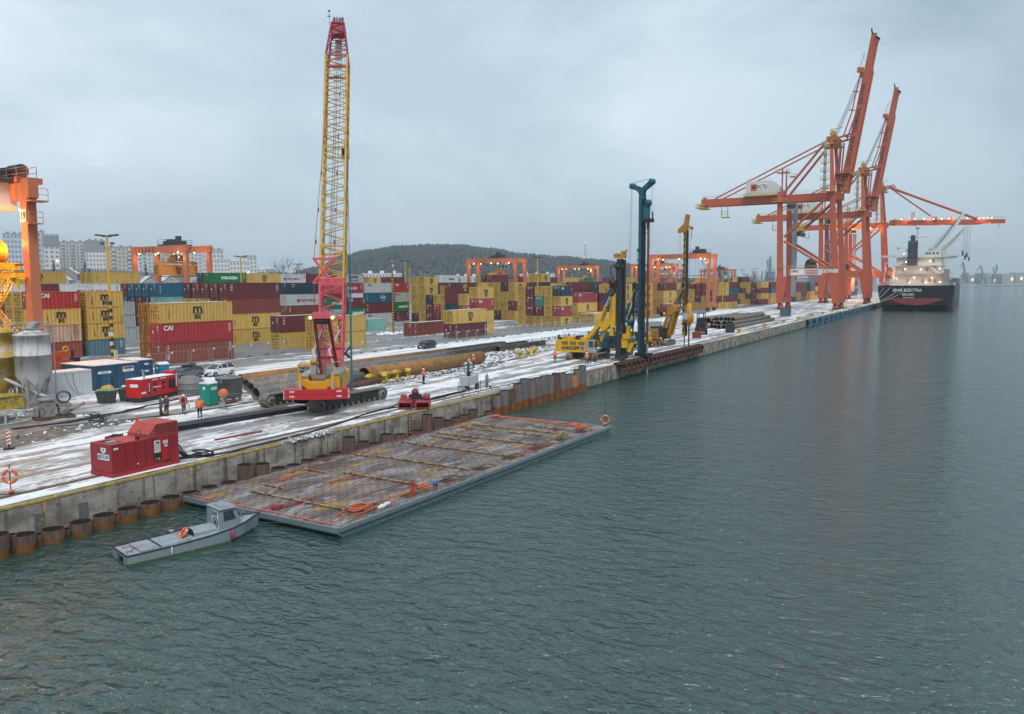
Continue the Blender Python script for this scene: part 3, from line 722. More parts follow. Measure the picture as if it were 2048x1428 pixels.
def side_marks(o,L,H,mark,k):
 """lettering on the long side; a few small data marks at its far end"""
 y=-.006;ink=mblack()if k in('Y','Yr','O','W','S','P','A','F')else mwhite()
 rgt,upv=(1,0,0),(0,0,1)
 def put(s,size,x,z,mat=ink,bold=.0,sx=1.,r=rgt,u=upv):letter(s,size,mat,o,wallM((x,y,z),r,u),'lettering',bold,'CENTER',sx)
 q=H/2.9
 if mark=='msc':
  cx=L*.5;t=MB()
  put('m',2.0*q,cx,1.95*q,bold=.05,sx=1.15);put('sc',1.35*q,cx,.93*q,bold=.045,sx=1.0)
  t.box((cx-1.0*q,-.007,1.30*q),(cx+1.0*q,-.004,1.36*q));t.build('logo_bar',ink,o)
 elif mark=='mscy':
  yl=pm('yellow_marking',(.62,.42,.08),.6);put('m',1.9,L*.5,1.95,yl,.05,1.15);put('sc',1.3,L*.5,.93,yl,.045)
 elif mark=='cai':put('CAI',.95*q,L*.07+.35,H*.76,bold=.03)
 elif mark=='triton':
  for i,ch in enumerate('TRITON'):put(ch,.42,1.0,H*.88-.36*i*q*1.0,r=(0,0,-1),u=(1,0,0),bold=.015)
 elif mark=='tex':
  for i,ch in enumerate('TEX'):put(ch,.5,.85,H*.85-.45*i,r=(0,0,-1),u=(1,0,0),bold=.02)
 elif mark=='evg':put('EVERGREEN',1.0 if L>8 else .75,L*.55,H*.5,mwhite(),.05)
 elif mark=='ym':
  rd=pm('red_marking',(.36,.02,.045),.6);put('YANG MING',.95,L*.56,H*.44,rd,.02)
  t=MB();t.box((L*.27,-.007,H*.44-.4),(L*.27+.75,-.004,H*.44+.4));t.build('emblem',rd,o);put('I',.8,L*.27+.37,H*.44,pm('blue_marking',(.03,.06,.2),.6),.05)
  t=MB();t.box((L*.27,-.007,H*.8),(L*.5,-.004,H*.815));t.build('pinstripe',rd,o)
 elif mark=='cosco':
  put('COSCO',.62,L*.86 if L<8 else L*.62,H*.52,mwhite(),.03);m=MB();m.torus((L*.86 if L<8 else L*.62,-.004,H*.52),.95,.03,(0,1,0),24,4);m.torus((L*.62,-.004,H*.52),.55,.02,(0,1,0),20,4);m.build('globe_emblem',mwhite(),o)
  for i,ch in enumerate('COSCO'):put(ch,.34,.9,H*.8-.34*i,mwhite(),.01,r=(0,0,-1),u=(1,0,0))
 elif mark=='china':put('CHINA SHIPPING',1.0,L*.55,H*.5,mwhite(),.04)
 elif mark=='oocl':put('OOCL',.6,L*.17,H*.76,pm('red_marking',(.36,.02,.045),.6),.03)
 elif mark=='maersk':
  put('MAERSK',1.0,L*.6,H*.46,mblack(),.04);bl=pm('sky_marking',(.12,.42,.60),.6)
  t=MB();t.box((L*.19,-.007,H*.46-.65),(L*.19+1.3,-.003,H*.46+.65));t.build('emblem',bl,o)
  t=MB();st=[(L*.19+.65+(.52 if i%2==0 else .22)*math.sin(math.pi*i/7),H*.46+(.52 if i%2==0 else .22)*math.cos(math.pi*i/7))for i in range(14)];t.prism(st,-.011,-.008);t.build('star',mwhite(),o)
 elif mark=='sealand':put('MAERSK',1.05,L*.62,H*.66,mblack(),.04);put('SEALAND.',.85,L*.62,H*.26,mblack(),.02)
 elif mark=='hapag':put('Hapag',.42,L*.17,H*.84,pm('amber_marking',(.8,.3,.03),.6),.02);put('Lloyd',.3,L*.17,H*.66,mwhite(),.01)
 elif mark=='hamburg':put('HAMBURG SUD',.95,L*.55,H*.45,mwhite(),.03)
 elif mark=='slab':pass
 if mark is not None:
  t=MB();r=random.Random(hash((mark,L))%999)
  if k in('Y','Yr'):
   for xx in(.85,1.08):t.box((L*.06+xx*.6,-.007,H*.22),(L*.06+xx*.6+.05,-.004,H*(.72 if xx<1 else .6)))
  else:
   for xx in(.55,.8):t.box((L-xx,-.007,H*(.45 if xx<.7 else .4)),(L-xx+.07,-.004,H*.88))
  t.build('data_strip',ink,o)
MARKDESC={None:'','slab':'','msc':' with black logo','mscy':' with yellow logo','cai':' with short white lettering','triton':' with white vertical lettering','tex':' with white vertical letters','evg':' with bold white lettering','ym':' with red lettering','cosco':' with white globe emblem','china':' with wide white lettering','oocl':' with small red lettering','maersk':' with blue star emblem','sealand':' with black two-row lettering','hapag':' with amber lettering','hamburg':' with white lettering'}
CODE={'Ym':('Y','msc'),'Y':('Y',None),'Yp':('Y','slab'),'Yr':('Yr',None),'Bt':('B','triton'),'Bx':('B','tex'),'B':('B',None),'Rc':('R','cai'),'Kc':('K','cai'),'K':('K',None),'M':('M',None),'Mx':('M','tex'),'Mm':('M','mscy'),'Mc':('M','cai'),'Mt':('M','triton'),'N':('N',None),'Nh':('N','hapag'),'Nc':('N','cai'),'C':('C',None),'Cc':('C','cosco'),'G':('G',None),'Ge':('G','evg'),'O':('O',None),'Oo':('O','oocl'),'W':('W',None),'Wy':('W','ym'),'Wm':('W','maersk'),'Ws':('S','sealand'),'T':('T',None),'U':('U','slab'),'Rh':('R','hamburg'),'P':('P','slab'),'S':('S',None),'A':('A',None),'Ac':('A','china'),'R':('R',None),'D':('D',None),'F':('F',None),'Fm':('F','msc')}
HID=MB();HIDM=[]
LEV=['bottom','second up','third up','fourth up','fifth up']
ORD=['nearest','second','third','fourth','fifth','sixth','seventh']
NCONT=[0]
crnd=random.Random(31)
def container(pos,L,H,code,label,far=False,rz=CA,group='containers stacked in the yard',doors=True):
 k,mark=CODE[code]
 o=bpy.data.objects.new('shipping_container',body_mesh(L,H,k,far));COL.objects.link(o)
 o.location=pos;o.rotation_euler=(0,0,rz)
 tag(o,label,'container',group);NCONT[0]+=1
 if not far and doors:
  v_=crnd.randrange(3)
  for s_ in(0,1):
   d=bpy.data.objects.new('door',door_mesh(H,k,s_,v_));COL.objects.link(d);d.parent=o
 if mark:side_marks(o,L,H,mark,k)
 return o
def block_of(u,L,H,v0,cols,phrase,far=False,skipmark=True,pitch=2.71):
 for c,levels in enumerate(cols):
  z=.0
  for i,code in enumerate(levels):
   h=H
   if code.startswith('-'):
    HID.M=Matrix.Translation(yp(u,v0+c*pitch,z))@Matrix.Rotation(CA,4,'Z');HID.box((.05,.05,.02),(L-.05,2.39,h-.02),crnd.randrange(4));HID.M=None
    z+=h;continue
   top=i==len(levels)-1
   cd=code
   if c>0 and skipmark:cd={'Ym':'Y','Rc':'R','Kc':'K','Cc':'C','Mx':'M'}.get(code,code)
   k,mark=CODE[cd]
   lev=('top'if len(levels)>1 else 'single')if top else LEV[i]
   col=''if len(cols)==1 else ', %s row inland'%ORD[c]
   md=MARKDESC[mark]
   lab='%s container%s, %s%s, %s'%(CN[k],md,lev,col,phrase)
   if len(lab.split())>16:lab='%s container, %s%s, %s'%(CN[k],lev,col,phrase)
   container(yp(u,v0+c*pitch,z)+V((crnd.uniform(-.04,.04),crnd.uniform(-.03,.03),0)),L,H,cd,lab,far)
   z+=h+.012
F40,F20=12.19,6.06
block_of(69.6,F40,2.88,60.0,[['Bt','Rc','Ym'],['Yr','Yr','Yr']],'front stack behind blue site offices')
block_of(96.4,F40,2.86,57.6,[['Ym','Ym']],'pair just right of the crawler boom')
block_of(96.2,F40,2.86,66.0,[['Yp','Mx']],'two-high stack left of the crawler boom')
block_of(133.0,F40,2.86,56.3,[['Mt','Ym']],'pair behind the dark car')
block_of(133.9,F40,2.86,67.8,[['Bt']],'lone box left of the pair by the dark car')
block_of(145.7,F20,2.59,58.9,[['Y','Y','Kc','Ym']],'short stack right behind the dark car pair')
block_of(161.4,F20,2.86,73.5,[['Y','Kc','Y']],'three-high stack left of the short stack')
block_of(181.3,F20,2.59,58.0,[['Ym','Kc','Ym','Nc'],['Y','Y','Y','Y'],['Y','M','T','Y'],['Y','M','M','M'],['Y','Y','Y','Y']],'five-wide block left of the rigs')
block_of(202.5,F40,2.59,59.2,[['Y'],['Y']],'low row behind the yellow rig')
block_of(203.5,F40,2.75,64.9,[['Y','Ym','Kc']],'stack behind the low row')
block_of(217.0,F20,2.7,59.9,[['-','N','N','Y'],['-','-','-','Y'],['-','-','-','N']],'bay behind the yellow rig')
block_of(223.4,F20,2.7,59.9,[['Ym','Ym','Ym','Ym']],'stack between the two rig masts')
block_of(240.0,F20,2.7,59.9,[['Fm','Fm','Fm','Fm']],'lamp tinted stack between the rig masts')
block_of(250.5,F20,2.7,66.5,[['M','C','M','N'],['-','-','M','N']],'bay just right of the blue mast')
block_of(265.2,F40,2.75,63.9,[['Mt','Ym','Ym','Mx'],['Y','Y','Y','Y'],['Y','G','Y','Y'],['M','Y','M','Y'],['-','N','M','N']],'wide block behind the yellow mast')
block_of(283.0,F20,2.75,66.6,[['Y','C','C','Y'],['M','N','M','Y']],'gap bay behind the yellow mast')
block_of(326.2,F40,2.75,64.1,[['Ym','M','Ym','Ym'],['Y','M','N','Y'],['Y','Y','M','M'],['Y','N','M','M'],['Y','Y','Y','M']],'block behind the red gantry legs')
block_of(338.8,F40,2.75,64.1,[['Ym','M','C','M'],['-','-','C','M']],'bay right of the red gantry legs')
block_of(396.8,F40,2.75,66.4,[['Mt','Ym','M','Ym'],['M','M','M','M'],['Y','N','Y','Y'],['Y','Y','M','Y'],['D','Y','C','M']],'block left of the gantry crane leg')
block_of(412.6,F40,2.75,66.0,[['Ym','Ym','C','M'],['M','Y','Y','Y'],['Y','D','Y','Y'],['-','-','Y','M']],'last bay left of the gantry crane leg',True)
block_of(409.4,F40,2.75,79.6,[['-','-','-','-','D'],['-','-','-','-','Y']],'fifth tier left of the gantry crane leg',True)
block_of(64.4,F20,2.56,81.8,[['B','P','Ym','Rc'],['M','Y','-','R'],['-','Y','Y','Y'],['-','-','Y','Y'],['-','-','M','M']],'stack left of the striped light mast')
block_of(71.7,F20,2.56,82.2,[['U','Ym','Ym','Ym']],'stack behind the striped light mast')
block_of(97.0,F40,2.88,80.6,[['Ym','Ym','B','Mx'],['-','Y','M','M'],['-','-','Y','M'],['-','-','Y','M'],['-','-','Y','D']],'four-high block behind the front stack')
block_of(145.2,F20,2.7,91.0,[['A']],'lone short box behind the boom pair')
block_of(138.8,F20,2.59,98.0,[['Y','A','Ge','M']],'stack glimpsed through the boom foot')
block_of(146.6,F20,2.59,98.8,[['M','Ge','Mc']],'three-high stack right of the boom foot')
block_of(146.6,F20,2.7,104.6,[['-','-','-','T']],'top box right beside the boom foot')
block_of(184.0,F20,2.62,96.6,[['Y','Ym','Ym','Ym'],['M','K','Y'],['M','M','N'],['Y','Y','Y','Ym','Ym'],['D','Y','Y','Y','Y']],'tall ragged block right of the striped mast',skipmark=False)
block_of(174.4,F40,2.86,87.8,[['-','-','-','Mm']],'long box above the ragged block')
block_of(186.9,F40,2.86,93.0,[['-','-','-','Y'],['-','-','-','Y']],'row behind the long maroon box')
block_of(206.2,F20,2.86,87.8,[['Y','M','Y','Ym'],['Y','Y','Y','D'],['D','Y','Y','Y'],['-','Y','Y','Y']],'block behind the five-wide block')
block_of(235.4,F20,2.86,95.8,[['-','-','-','-','Ym'],['-','-','-','-','Y']],'fifth tier behind the yellow lamp mast')
block_of(232.0,F40,2.86,82.0,[['-','-','-','M'],['-','-','-','Y']],'top row left of the black rig mast')
block_of(246.0,F40,2.86,84.0,[['-','-','-','Mc']],'long top box behind the black rig mast')
block_of(262.0,F40,2.86,86.0,[['-','-','-','Kc']],'red top box behind the rig hoses')
block_of(66.0,F40,2.88,113.9,[['-','-','-','W']],'top row behind the orange crane leg')
block_of(78.2,F20,2.88,113.9,[['-','-','-','M']],'top row right of the orange crane leg')
block_of(84.4,F40,2.88,113.9,[['-','-','-','Wy']],'top row behind the striped light mast')
block_of(91.6,F20,2.59,110.8,[['S','S','S']],'short grey stack right of the striped light mast')
block_of(97.8,F20,2.59,110.8,[['S']],'ground box right of the short grey stack')
block_of(104.7,F40,2.88,113.9,[['-','-','Ac','Cc'],['-','M','D','C'],['-','M','M','C'],['M','N','N','C'],['M','M','C','M'],['-','-','M','W']],'blue doored block behind the front stack')
block_of(140.4,F40,2.88,113.8,[['M','Bx','Wy','Nh'],['-','-','W','N']],'row left of the boom foot')
block_of(155.6,F40,2.88,113.8,[['-','-','W','Rh']],'top box between the boom and the striped mast')
block_of(168.5,F40,2.86,113.8,[['Oo','Mt','Cc','Oo'],['-','-','C','W']],'row left of the striped black mast')
block_of(182.4,F20,2.86,114.6,[['Mt','Ge','Oo','Rc']],'row right of the striped black mast')
D4=['-','-','-','-']
block_of(89.2,F40,2.88,143,[D4+['Ym']],'upper row left, behind the orange crane leg')
block_of(107.4,F40,2.88,143,[D4+['Yp'],D4+['Y']],'upper row beside the striped light mast head')
block_of(121.5,F40,2.3,146,[D4+['Y']],'upper row under the hanging container')
block_of(134.5,F20,2.35,150,[D4+['M'],D4+['K']],'upper row under the hanging container')
block_of(139.4,F40,2.88,143,[D4+['Ge'],D4+['N']],'upper row right of the yard gantry')
block_of(155.4,F40,2.88,147,[D4+['Ym'],D4+['W']],'upper row left of the boom')
block_of(168.2,F40,2.88,150,[D4+['Wy']],'upper row next to the boom')
block_of(181.0,F40,2.88,150,[D4+['M']],'upper row behind the boom pendants')
block_of(194.8,F40,2.88,150,[D4+['Ws']],'upper row right of the boom')
block_of(226.0,F20,2.75,165,[D4+['Ym'],D4+['M']],'small upper box left of the striped mast')
block_of(238.0,F40,2.75,168,[D4+['M'],D4+['B']],'upper row behind the striped mast')
block_of(249.5,F40,2.88,150,[D4+['Wm']],'upper row above the ragged block')
block_of(270.0,F20,2.7,160,[D4+['T'],D4+['S']],'upper row left of the middle gantry')
block_of(265.1,F40,2.88,136.4,[D4+['M'],D4+['D'],D4+['Y']],'upper row between the middle gantry legs')
block_of(292.0,F40,2.8,136,[D4+['Y'],D4+['M']],'upper row right of the middle gantry')
for i,(u,v,L,c)in enumerate(((330,150,F40,'D'),(352,150,F40,'Y'),(375,150,F20,'G'),(400,152,F40,'M'),(415,160,F20,'S'),(430,158,F20,'W'),(448,150,F40,'M'),(470,148,F20,'B'),(350,118,F40,'Y'),(420,100,F40,'Y'))):
 block_of(u,L,2.75,v,[D4+[c]],['upper row under the third gantry, plum end','upper row left of the third gantry','upper row small box by the third gantry','upper row between the third gantry legs','small box under the third gantry','white box under the third gantry','upper row right of the third gantry','upper row behind the rig hoses','upper row left of the blue mast','upper row right of the blue mast'][i],True)
hid=HID.build('container_rows',[cmat('Y'),cmat('M'),cmat('N'),cmat('B')]);tag(hid,'dim lower tiers of containers deep inside the yard blocks','containers',kind='stuff')
fm2=MB();cols_=['Y','M','N','B','C','F','Y','M']
for(u0,nb,v0,nc)in((452,3,66,4),(500,3,66,6),(552,4,66,5),(620,5,70,5),(300,6,96,1),(420,6,96,1),(700,4,110,4)):
 for b in range(nb):
  for c in range(nc):
   for z in range(crnd.choice((3,4,4))):
    fm2.M=Matrix.Translation(yp(u0+b*12.8,v0+c*2.7,z*2.7))@Matrix.Rotation(CA,4,'Z');fm2.box((0,0,0),(12.19,2.44,2.66),crnd.randrange(8))
fm2.M=None
tag(fm2.build('container_rows',[cmat(c)for c in cols_]),'distant mixed container rows seen beyond the gantry crane legs','containers',kind='stuff')
print('containers',NCONT[0])
def rotM(loc,rz):return Matrix.Translation(V(loc))@Matrix.Rotation(rz,4,'Z')
muddy=pm('track_mud',(.21,.19,.17),.9,.1,.35,2.5,dirt=(.30,.27,.24),amt=.3)
def crawler_tracks(root,L,Wd,H,gauge,framemat,x0=0.0,shoes=True):
 """two tracks along local x; each a belt of shoes with frame, sprocket and rollers of its own"""
 for sy in(-1,1):
  yc=sy*gauge/2;r=H/2
  m=MB();a,b=x0-L/2+r,x0+L/2-r
  per=2*(b-a)+2*math.pi*r;n=int(per/.30);pts=[]
  for i in range(n):
   s=per*i/n
   if s<b-a:p=(a+s,0,0,-1)
   elif s<b-a+math.pi*r:t=(s-(b-a))/r;p=(b+r*math.sin(t),r-r*math.cos(t),math.sin(t),-math.cos(t))
   elif s<2*(b-a)+math.pi*r:p=(b-(s-(b-a)-math.pi*r),2*r,0,1)
   else:t=(s-2*(b-a)-math.pi*r)/r;p=(a-r*math.sin(t),r+r*math.cos(t),-math.sin(t),math.cos(t))
   pts.append(p)
  for i,(x,z,nx,nz)in enumerate(pts):
   sag=.05 if nz>.5 else 0
   tx,tz=-nz,nx
   c=V((x-nx*.05,yc,z-nz*.05-sag));T=V((tx,0,tz));Nn=V((nx,0,nz))
   h=.13;vs=[]
   for yy in(-Wd/2,Wd/2):
    vs+=[c-T*h-Nn*.07+V((0,yy,0)),c+T*h-Nn*.07+V((0,yy,0)),c+T*h*.8+Nn*.05+V((0,yy,0)),c-T*h+Nn*.05+V((0,yy,0))]
   m.add(vs,[(0,1,2,3),(7,6,5,4),(0,4,5,1),(1,5,6,2),(2,6,7,3),(3,7,4,0)])
  m.build('track',muddy,root)
  f=MB();f.prism([(a-.1,r*.9),(a+.5,r*.35),(b-.3,r*.35),(b+.1,r),(b-.4,r*1.65),(a+1.4*r,r*1.65)],yc-Wd*.40,yc+Wd*.40,'xz')
  f.box((a+(b-a)*.36,yc-Wd*.46,r*.45),(a+(b-a)*.41,yc+Wd*.46,r*1.6));f.box((a+(b-a)*.64,yc-Wd*.46,r*.45),(a+(b-a)*.69,yc+Wd*.46,r*1.6))
  f.build('track_frame',framemat,root)
  for xx in(a,b):
   m=MB();m.lathe([(r*.2,-.52*Wd),(r*.45,-.52*Wd),(r*.5,-.45*Wd),(r*.86,-.42*Wd),(r*.86,.42*Wd),(r*.5,.45*Wd),(r*.2,.5*Wd)],(xx,yc,r),16,0,(0,1,0));m.build('drive_wheel',muddy,root)
  k=max(4,int((b-a)/.75))
  for i in range(k):
   m=MB();x=a+(b-a)*(i+.5)/k;m.rod((x,yc-Wd*.44,.24),(x,yc+Wd*.44,.24),.15,8);m.build('roller',muddy,root)
def rails(m,pts,h=1.05,r=.022,mid=True):
 for p in pts:m.rod(p,(p[0],p[1],p[2]+h),r,5)
 for k in((1,.5)if mid else(1,)):
  m.path([(p[0],p[1],p[2]+h*k)for p in pts],r,5)
C0=V((56.5,10.6,0));PHI=R(36);BETA=R(68.5)
cr=empty('crawler_crane',C0,0,'tall crawler crane with yellow and red lattice boom and red counterweight','crawler crane')
blackgreen=pm('crane_black',(.02,.026,.025),.5,0,.3,dirt=(.15,.13,.11),amt=.25)
redp=pm('crane_red',(.44,.022,.03),.45,0,.12,.8,dirt=(.25,.05,.05),amt=.25,streak=True)
pink=pm('boom_faded_red',(.62,.10,.13),.55,0,.12,.6,dirt=(.35,.06,.07),amt=.3)
by_=pm('boom_yellow',(.60,.34,.035),.5,0,.15,.5,dirt=(.30,.20,.07),amt=.35)
bp_=pm('boom_pale_yellow',(.58,.40,.13),.55,0,.12,.5,dirt=(.30,.22,.10),amt=.35)
bh_=pm('boom_dark_red',(.30,.03,.05),.55,0,.12)
wire=pm('wire_rope',(.07,.07,.075),.6,.4)
crawler_tracks(cr,9.8,1.0,1.32,6.1,blackgreen,-.6)
m=MB();m.box((-2.2,-2.6,.55),(1.4,2.6,1.25));m.rod((-.4,0,1.2),(-.4,0,1.55),1.5,20);m.bar((-2,-2.6,.9),(-3.6,-2.6,.8),.5,.6);m.build('car_body',blackgreen,cr)
UM=rotM((0,0,0),PHI)
m=MB(UM)
m.box((-6.9,-1.45,1.55),(2.6,1.45,2.05))
m.box((-6.8,.95,2.05),(-2.0,1.65,3.3));m.box((-6.8,-1.75,1.75),(-1.2,-1.0,3.45));m.box((-1.2,-1.75,1.75),(2.4,-1.1,3.0));m.box((-2.0,1.0,2.05),(2.4,1.65,2.9))
m.build('machine_house',yellow(),cr)
m=MB(UM);m.box((-6.83,1.05,2.1),(-6.805,1.55,3.1));m.box((-6.0,-1.775,2.0),(-5.3,-1.755,3.0));m.build('louvre',dark(),cr)
m=MB(UM);m.box((-6.9,1.0,3.31),(-1.9,1.75,3.36));m.box((-6.9,-1.85,3.46),(-1.1,-1.0,3.5));m.build('walkway',galv(),cr)
m=MB(UM);rails(m,[(-6.8,-1.8,3.5),(-5.4,-1.8,3.5),(-4.0,-1.8,3.5),(-2.6,-1.8,3.5),(-1.2,-1.8,3.5)]);rails(m,[(-6.8,1.7,3.36),(-5.2,1.7,3.36),(-3.6,1.7,3.36),(-2,1.7,3.36)]);rails(m,[(-6.8,1.05,3.36),(-6.8,1.7,3.36)]);rails(m,[(-6.8,-1.1,3.5),(-6.8,-1.8,3.5)]);m.build('handrail',galv(),cr)
m=MB(UM);m.box((.6,1.75,1.6),(2.9,3.0,3.6));m.build('operator_cab',yellow(),cr)
m=MB(UM);m.box((.9,3.005,2.3),(2.7,3.03,3.4));m.box((.57,1.95,2.3),(.595,2.8,3.4));m.box((2.905,1.95,2.0),(2.93,2.8,3.4));m.build('cab_window',glass(),cr)
m=MB(UM)
m.prism([(-1.3,3.15),(-.75,3.15),(-.6,2.95),(.6,2.95),(.75,3.15),(1.3,3.15),(1.25,2.75),(.62,2.3),(.35,1.95),(-.35,1.95),(-.62,2.3),(-1.25,2.75)],-8.35,-7.6,'yz')
m.box((-7.7,-.9,2.0),(-6.7,.9,2.9))
m.build('rear_frame',pm('rear_yellow',(.60,.30,.012),.45,dirt=(.18,.10,.03),amt=.25,streak=True),cr)
for sy in(-1.35,1.35):
 m=MB(UM);m.prism([(sy-.14,1.9),(sy+.14,1.9),(sy+.14,3.5),(sy+.06,3.75),(sy-.1,3.7),(sy-.14,3.4)],-8.5,-8.05,'yz');m.build('lifting_post',MATS['rear_yellow'],cr)
 m=MB(UM);m.rod((-8.62,sy*.98-.02,1.9),(-8.62,sy*.98-.02,3.1),.10,10);m.build('ram',pm('chrome',(.45,.46,.48),.4,.1),cr)
for k,(z0,z1)in enumerate(((1.60,2.0),(2.01,2.42))):
 poly=[]
 for i in range(13):
  y=-2.72+5.44*i/12;poly.append((-9.15+.055*y*y,y))
 poly+=[(-7.7,2.72),(-7.5,2.2),(-7.5,-2.2),(-7.7,-2.72)]
 m=MB(UM);m.prism(poly,z0,z1,'xy');cw=m.build('counterweight',redp,cr)
 for y,s_ in((2.0,'10.00'),(-1.9,'10.00')):
  x=-9.15+.055*y*y-.012;p=UM@V((x,y,(z0+z1)/2+.05));rgt=UM.to_3x3()@V((.11*y*-1,-1,0))
  letter(s_,.2,mwhite(),cw,wallM(p,rgt,(0,0,1)),'lettering',.01)
 m=MB(UM)
 for sy in(-1,1):
  y=sy*2.722
  m.add([(-8.72,y,z0+.02),(-8.45,y,(z0+z1)/2),(-8.72,y,z1-.02),(-8.4,y,z1-.02),(-8.1,y,(z0+z1)/2),(-8.4,y,z0+.02)],[(0,1,4,5),(1,2,3,4)])
  yy=sy*2.7;xx=-9.15+.055*yy*yy-.006
  m.add([(xx,yy,z0+.02),(xx-.04,yy-sy*.28,(z0+z1)/2),(xx,yy,z1-.02)],[(0,1,2)])
 m.build('chevron',mwhite(),cw)
m=MB(UM);m.rod((-6.3,-.6,3.0),(-6.3,.6,3.0),.42,14,0);m.rod((-4.6,-.6,2.75),(-4.6,.6,2.75),.45,14,0);m.build('winch',pm('winch_rope',(.16,.13,.10),.7,.2,.3,6),cr)
m=MB(UM);m.box((-6.0,.35,3.2),(-5.2,.8,4.6),0);m.box((-6.2,.3,4.45),(-4.9,.85,4.65),1);m.box((-5.9,.3,3.9),(-5.1,.9,4.1),1);m.build('service_box',[pm('grey_box',(.3,.31,.32),.5),yellow()],cr)
m=MB(UM)
for sy in(-1,1):m.bar((1.0,sy*.85,2.2),(-4.1,sy*.60,8.3),.26,.34)
m.bar((-.9,-.78,4.4),(-.9,.78,4.4),.2)
m.build('gantry_mast',pm('mast_red',(.33,.02,.03),.45),cr)
m=MB(UM);m.prism([(-.85,8.2),(.85,8.2),(.85,8.55),(.68,8.78),(-.68,8.78),(-.85,8.55)],-4.5,-3.8,'yz');m.build('mast_head',pink,cr)
for sy in(-1,1):MB(UM).sphere((-4.25,sy*.98,8.28),.13).build('signal_lamp',emit('green_lamp',(.15,1,.12),9),cr)
m=MB(UM);m.rod((-4.1,-.5,8.0),(-4.1,.5,8.0),.3,12);m.build('sheave_block',dark(),cr)
m=MB(UM)
for i in range(8):m.rod((-4.1,-.42+.12*i,8.0),(-5.9,-.40+.115*i,3.1),.022,4)
m.build('reeving',wire,cr)
hd=V((math.cos(PHI),math.sin(PHI),0));ld=V((-math.sin(PHI),math.cos(PHI),0))
bx=hd*math.cos(BETA)+V((0,0,math.sin(BETA)));bn=hd*(-math.sin(BETA))+V((0,0,math.cos(BETA)))
B0=hd*1.5+V((0,0,2.0))
def BPt(l,y,n):return B0+bx*l+ld*y+bn*n
def lattice(m,l0,l1,w0,w1,d0,d1,bays,rc,rd):
 for sy in(-1,1):
  for sn in(-1,1):m.rod(BPt(l0,sy*w0/2,sn*d0/2),BPt(l1,sy*w1/2,sn*d1/2),rc,7)
 for i in range(bays):
  la,lb=l0+(l1-l0)*i/bays,l0+(l1-l0)*(i+1)/bays
  ta,tb=i/bays,(i+1)/bays
  wa,wb,da,db=w0+(w1-w0)*ta,w0+(w1-w0)*tb,d0+(d1-d0)*ta,d0+(d1-d0)*tb
  s=1 if i%2==0 else-1
  for sn in(-1,1):m.rod(BPt(la,s*sn*wa/2,sn*da/2),BPt(lb,-s*sn*wb/2,sn*db/2),rd,5)
  for sy in(-1,1):m.rod(BPt(la,sy*wa/2,s*sy*da/2),BPt(lb,sy*wb/2,-s*sy*db/2),rd,5)
 for l,w_,d_ in((l0,w0,d0),(l1,w1,d1)):
  for sn in(-1,1):m.rod(BPt(l,-w_/2,sn*d_/2),BPt(l,w_/2,sn*d_/2),rd*1.2,5)
  for sy in(-1,1):m.rod(BPt(l,sy*w_/2,-d_/2),BPt(l,sy*w_/2,d_/2),rd*1.2,5)
BW,BDp=2.3,2.1
m=MB()
for sy in(-1,1):
 m.bar(BPt(0,sy*.75,0),BPt(1.9,sy*1.0,.5),.30,.34);m.bar(BPt(0,sy*.75,0),BPt(1.9,sy*1.0,-.5),.26,.3)
pl=[BPt(1.5,-1.05,.55),BPt(1.5,1.05,.55),BPt(3.1,1.08,.75),BPt(3.1,-1.08,.75)]
m.add(pl+[p-bn*.12 for p in pl],[(0,1,2,3),(7,6,5,4),(0,4,5,1),(1,5,6,2),(2,6,7,3),(3,7,4,0)])
m.bar(BPt(3.1,-1.1,.8),BPt(3.1,1.1,.8),.3,.25)
lattice(m,1.9,9.4,2.05,BW,1.2,BDp,9,.125,.062)
m.bar(BPt(9.75,-BW/2,BDp/2),BPt(9.75,BW/2,BDp/2),.18,.75);m.bar(BPt(9.75,-BW/2,-BDp/2),BPt(9.75,BW/2,-BDp/2),.18,.6)
lattice(m,9.4,10.1,BW,BW,BDp,BDp,1,.105,.05)
m.build('boom_foot',pink,cr)
m=MB();lattice(m,10.15,13.6,BW,BW,BDp,BDp,6,.12,.058);m.build('boom_section',by_,cr)
m=MB();lattice(m,13.65,24.8,BW,BW,BDp,BDp,15,.115,.055);m.build('boom_section',bp_,cr)
m=MB();lattice(m,24.85,36.1,BW,BW,BDp,BDp,15,.115,.055);m.build('boom_section',by_,cr)
m=MB();lattice(m,36.15,40.6,BW,1.35,BDp,1.1,7,.10,.05)
for(l,h_)in((36.1,.25),(34.7,.22)):m.bar(BPt(l,-BW/2,BDp/2),BPt(l,BW/2,BDp/2),.1,h_,ref=bx);m.bar(BPt(l,-BW/2,-BDp/2),BPt(l,BW/2,-BDp/2),.1,h_,ref=bx)
pl=[BPt(39.2,-.72,.55),BPt(39.2,.72,.55),BPt(41.0,.64,.45),BPt(41.0,-.64,.45)]
m.add(pl+[p-bn*.9 for p in pl],[(0,1,2,3),(7,6,5,4),(0,4,5,1),(1,5,6,2),(2,6,7,3),(3,7,4,0)])
m.build('boom_head',bh_,cr)
m=MB();
pl=[BPt(36.6,-.35,-.6),BPt(36.6,.35,-.6),BPt(39.1,.35,-.4),BPt(39.1,-.35,-.4)]
m.add(pl+[p-bn*.04 for p in pl],[(0,1,2,3),(7,6,5,4),(0,4,5,1),(1,5,6,2),(2,6,7,3),(3,7,4,0)]);m.build('catwalk',pm('mesh_grey',(.30,.22,.23),.7),cr)
m=MB()
for y in(-.4,-.15,.15,.4):m.lathe([(.12,-.05),(.42,-.05),(.36,0),(.42,.05),(.12,.05)],BPt(41.35,y,-.1),14,0,ld)
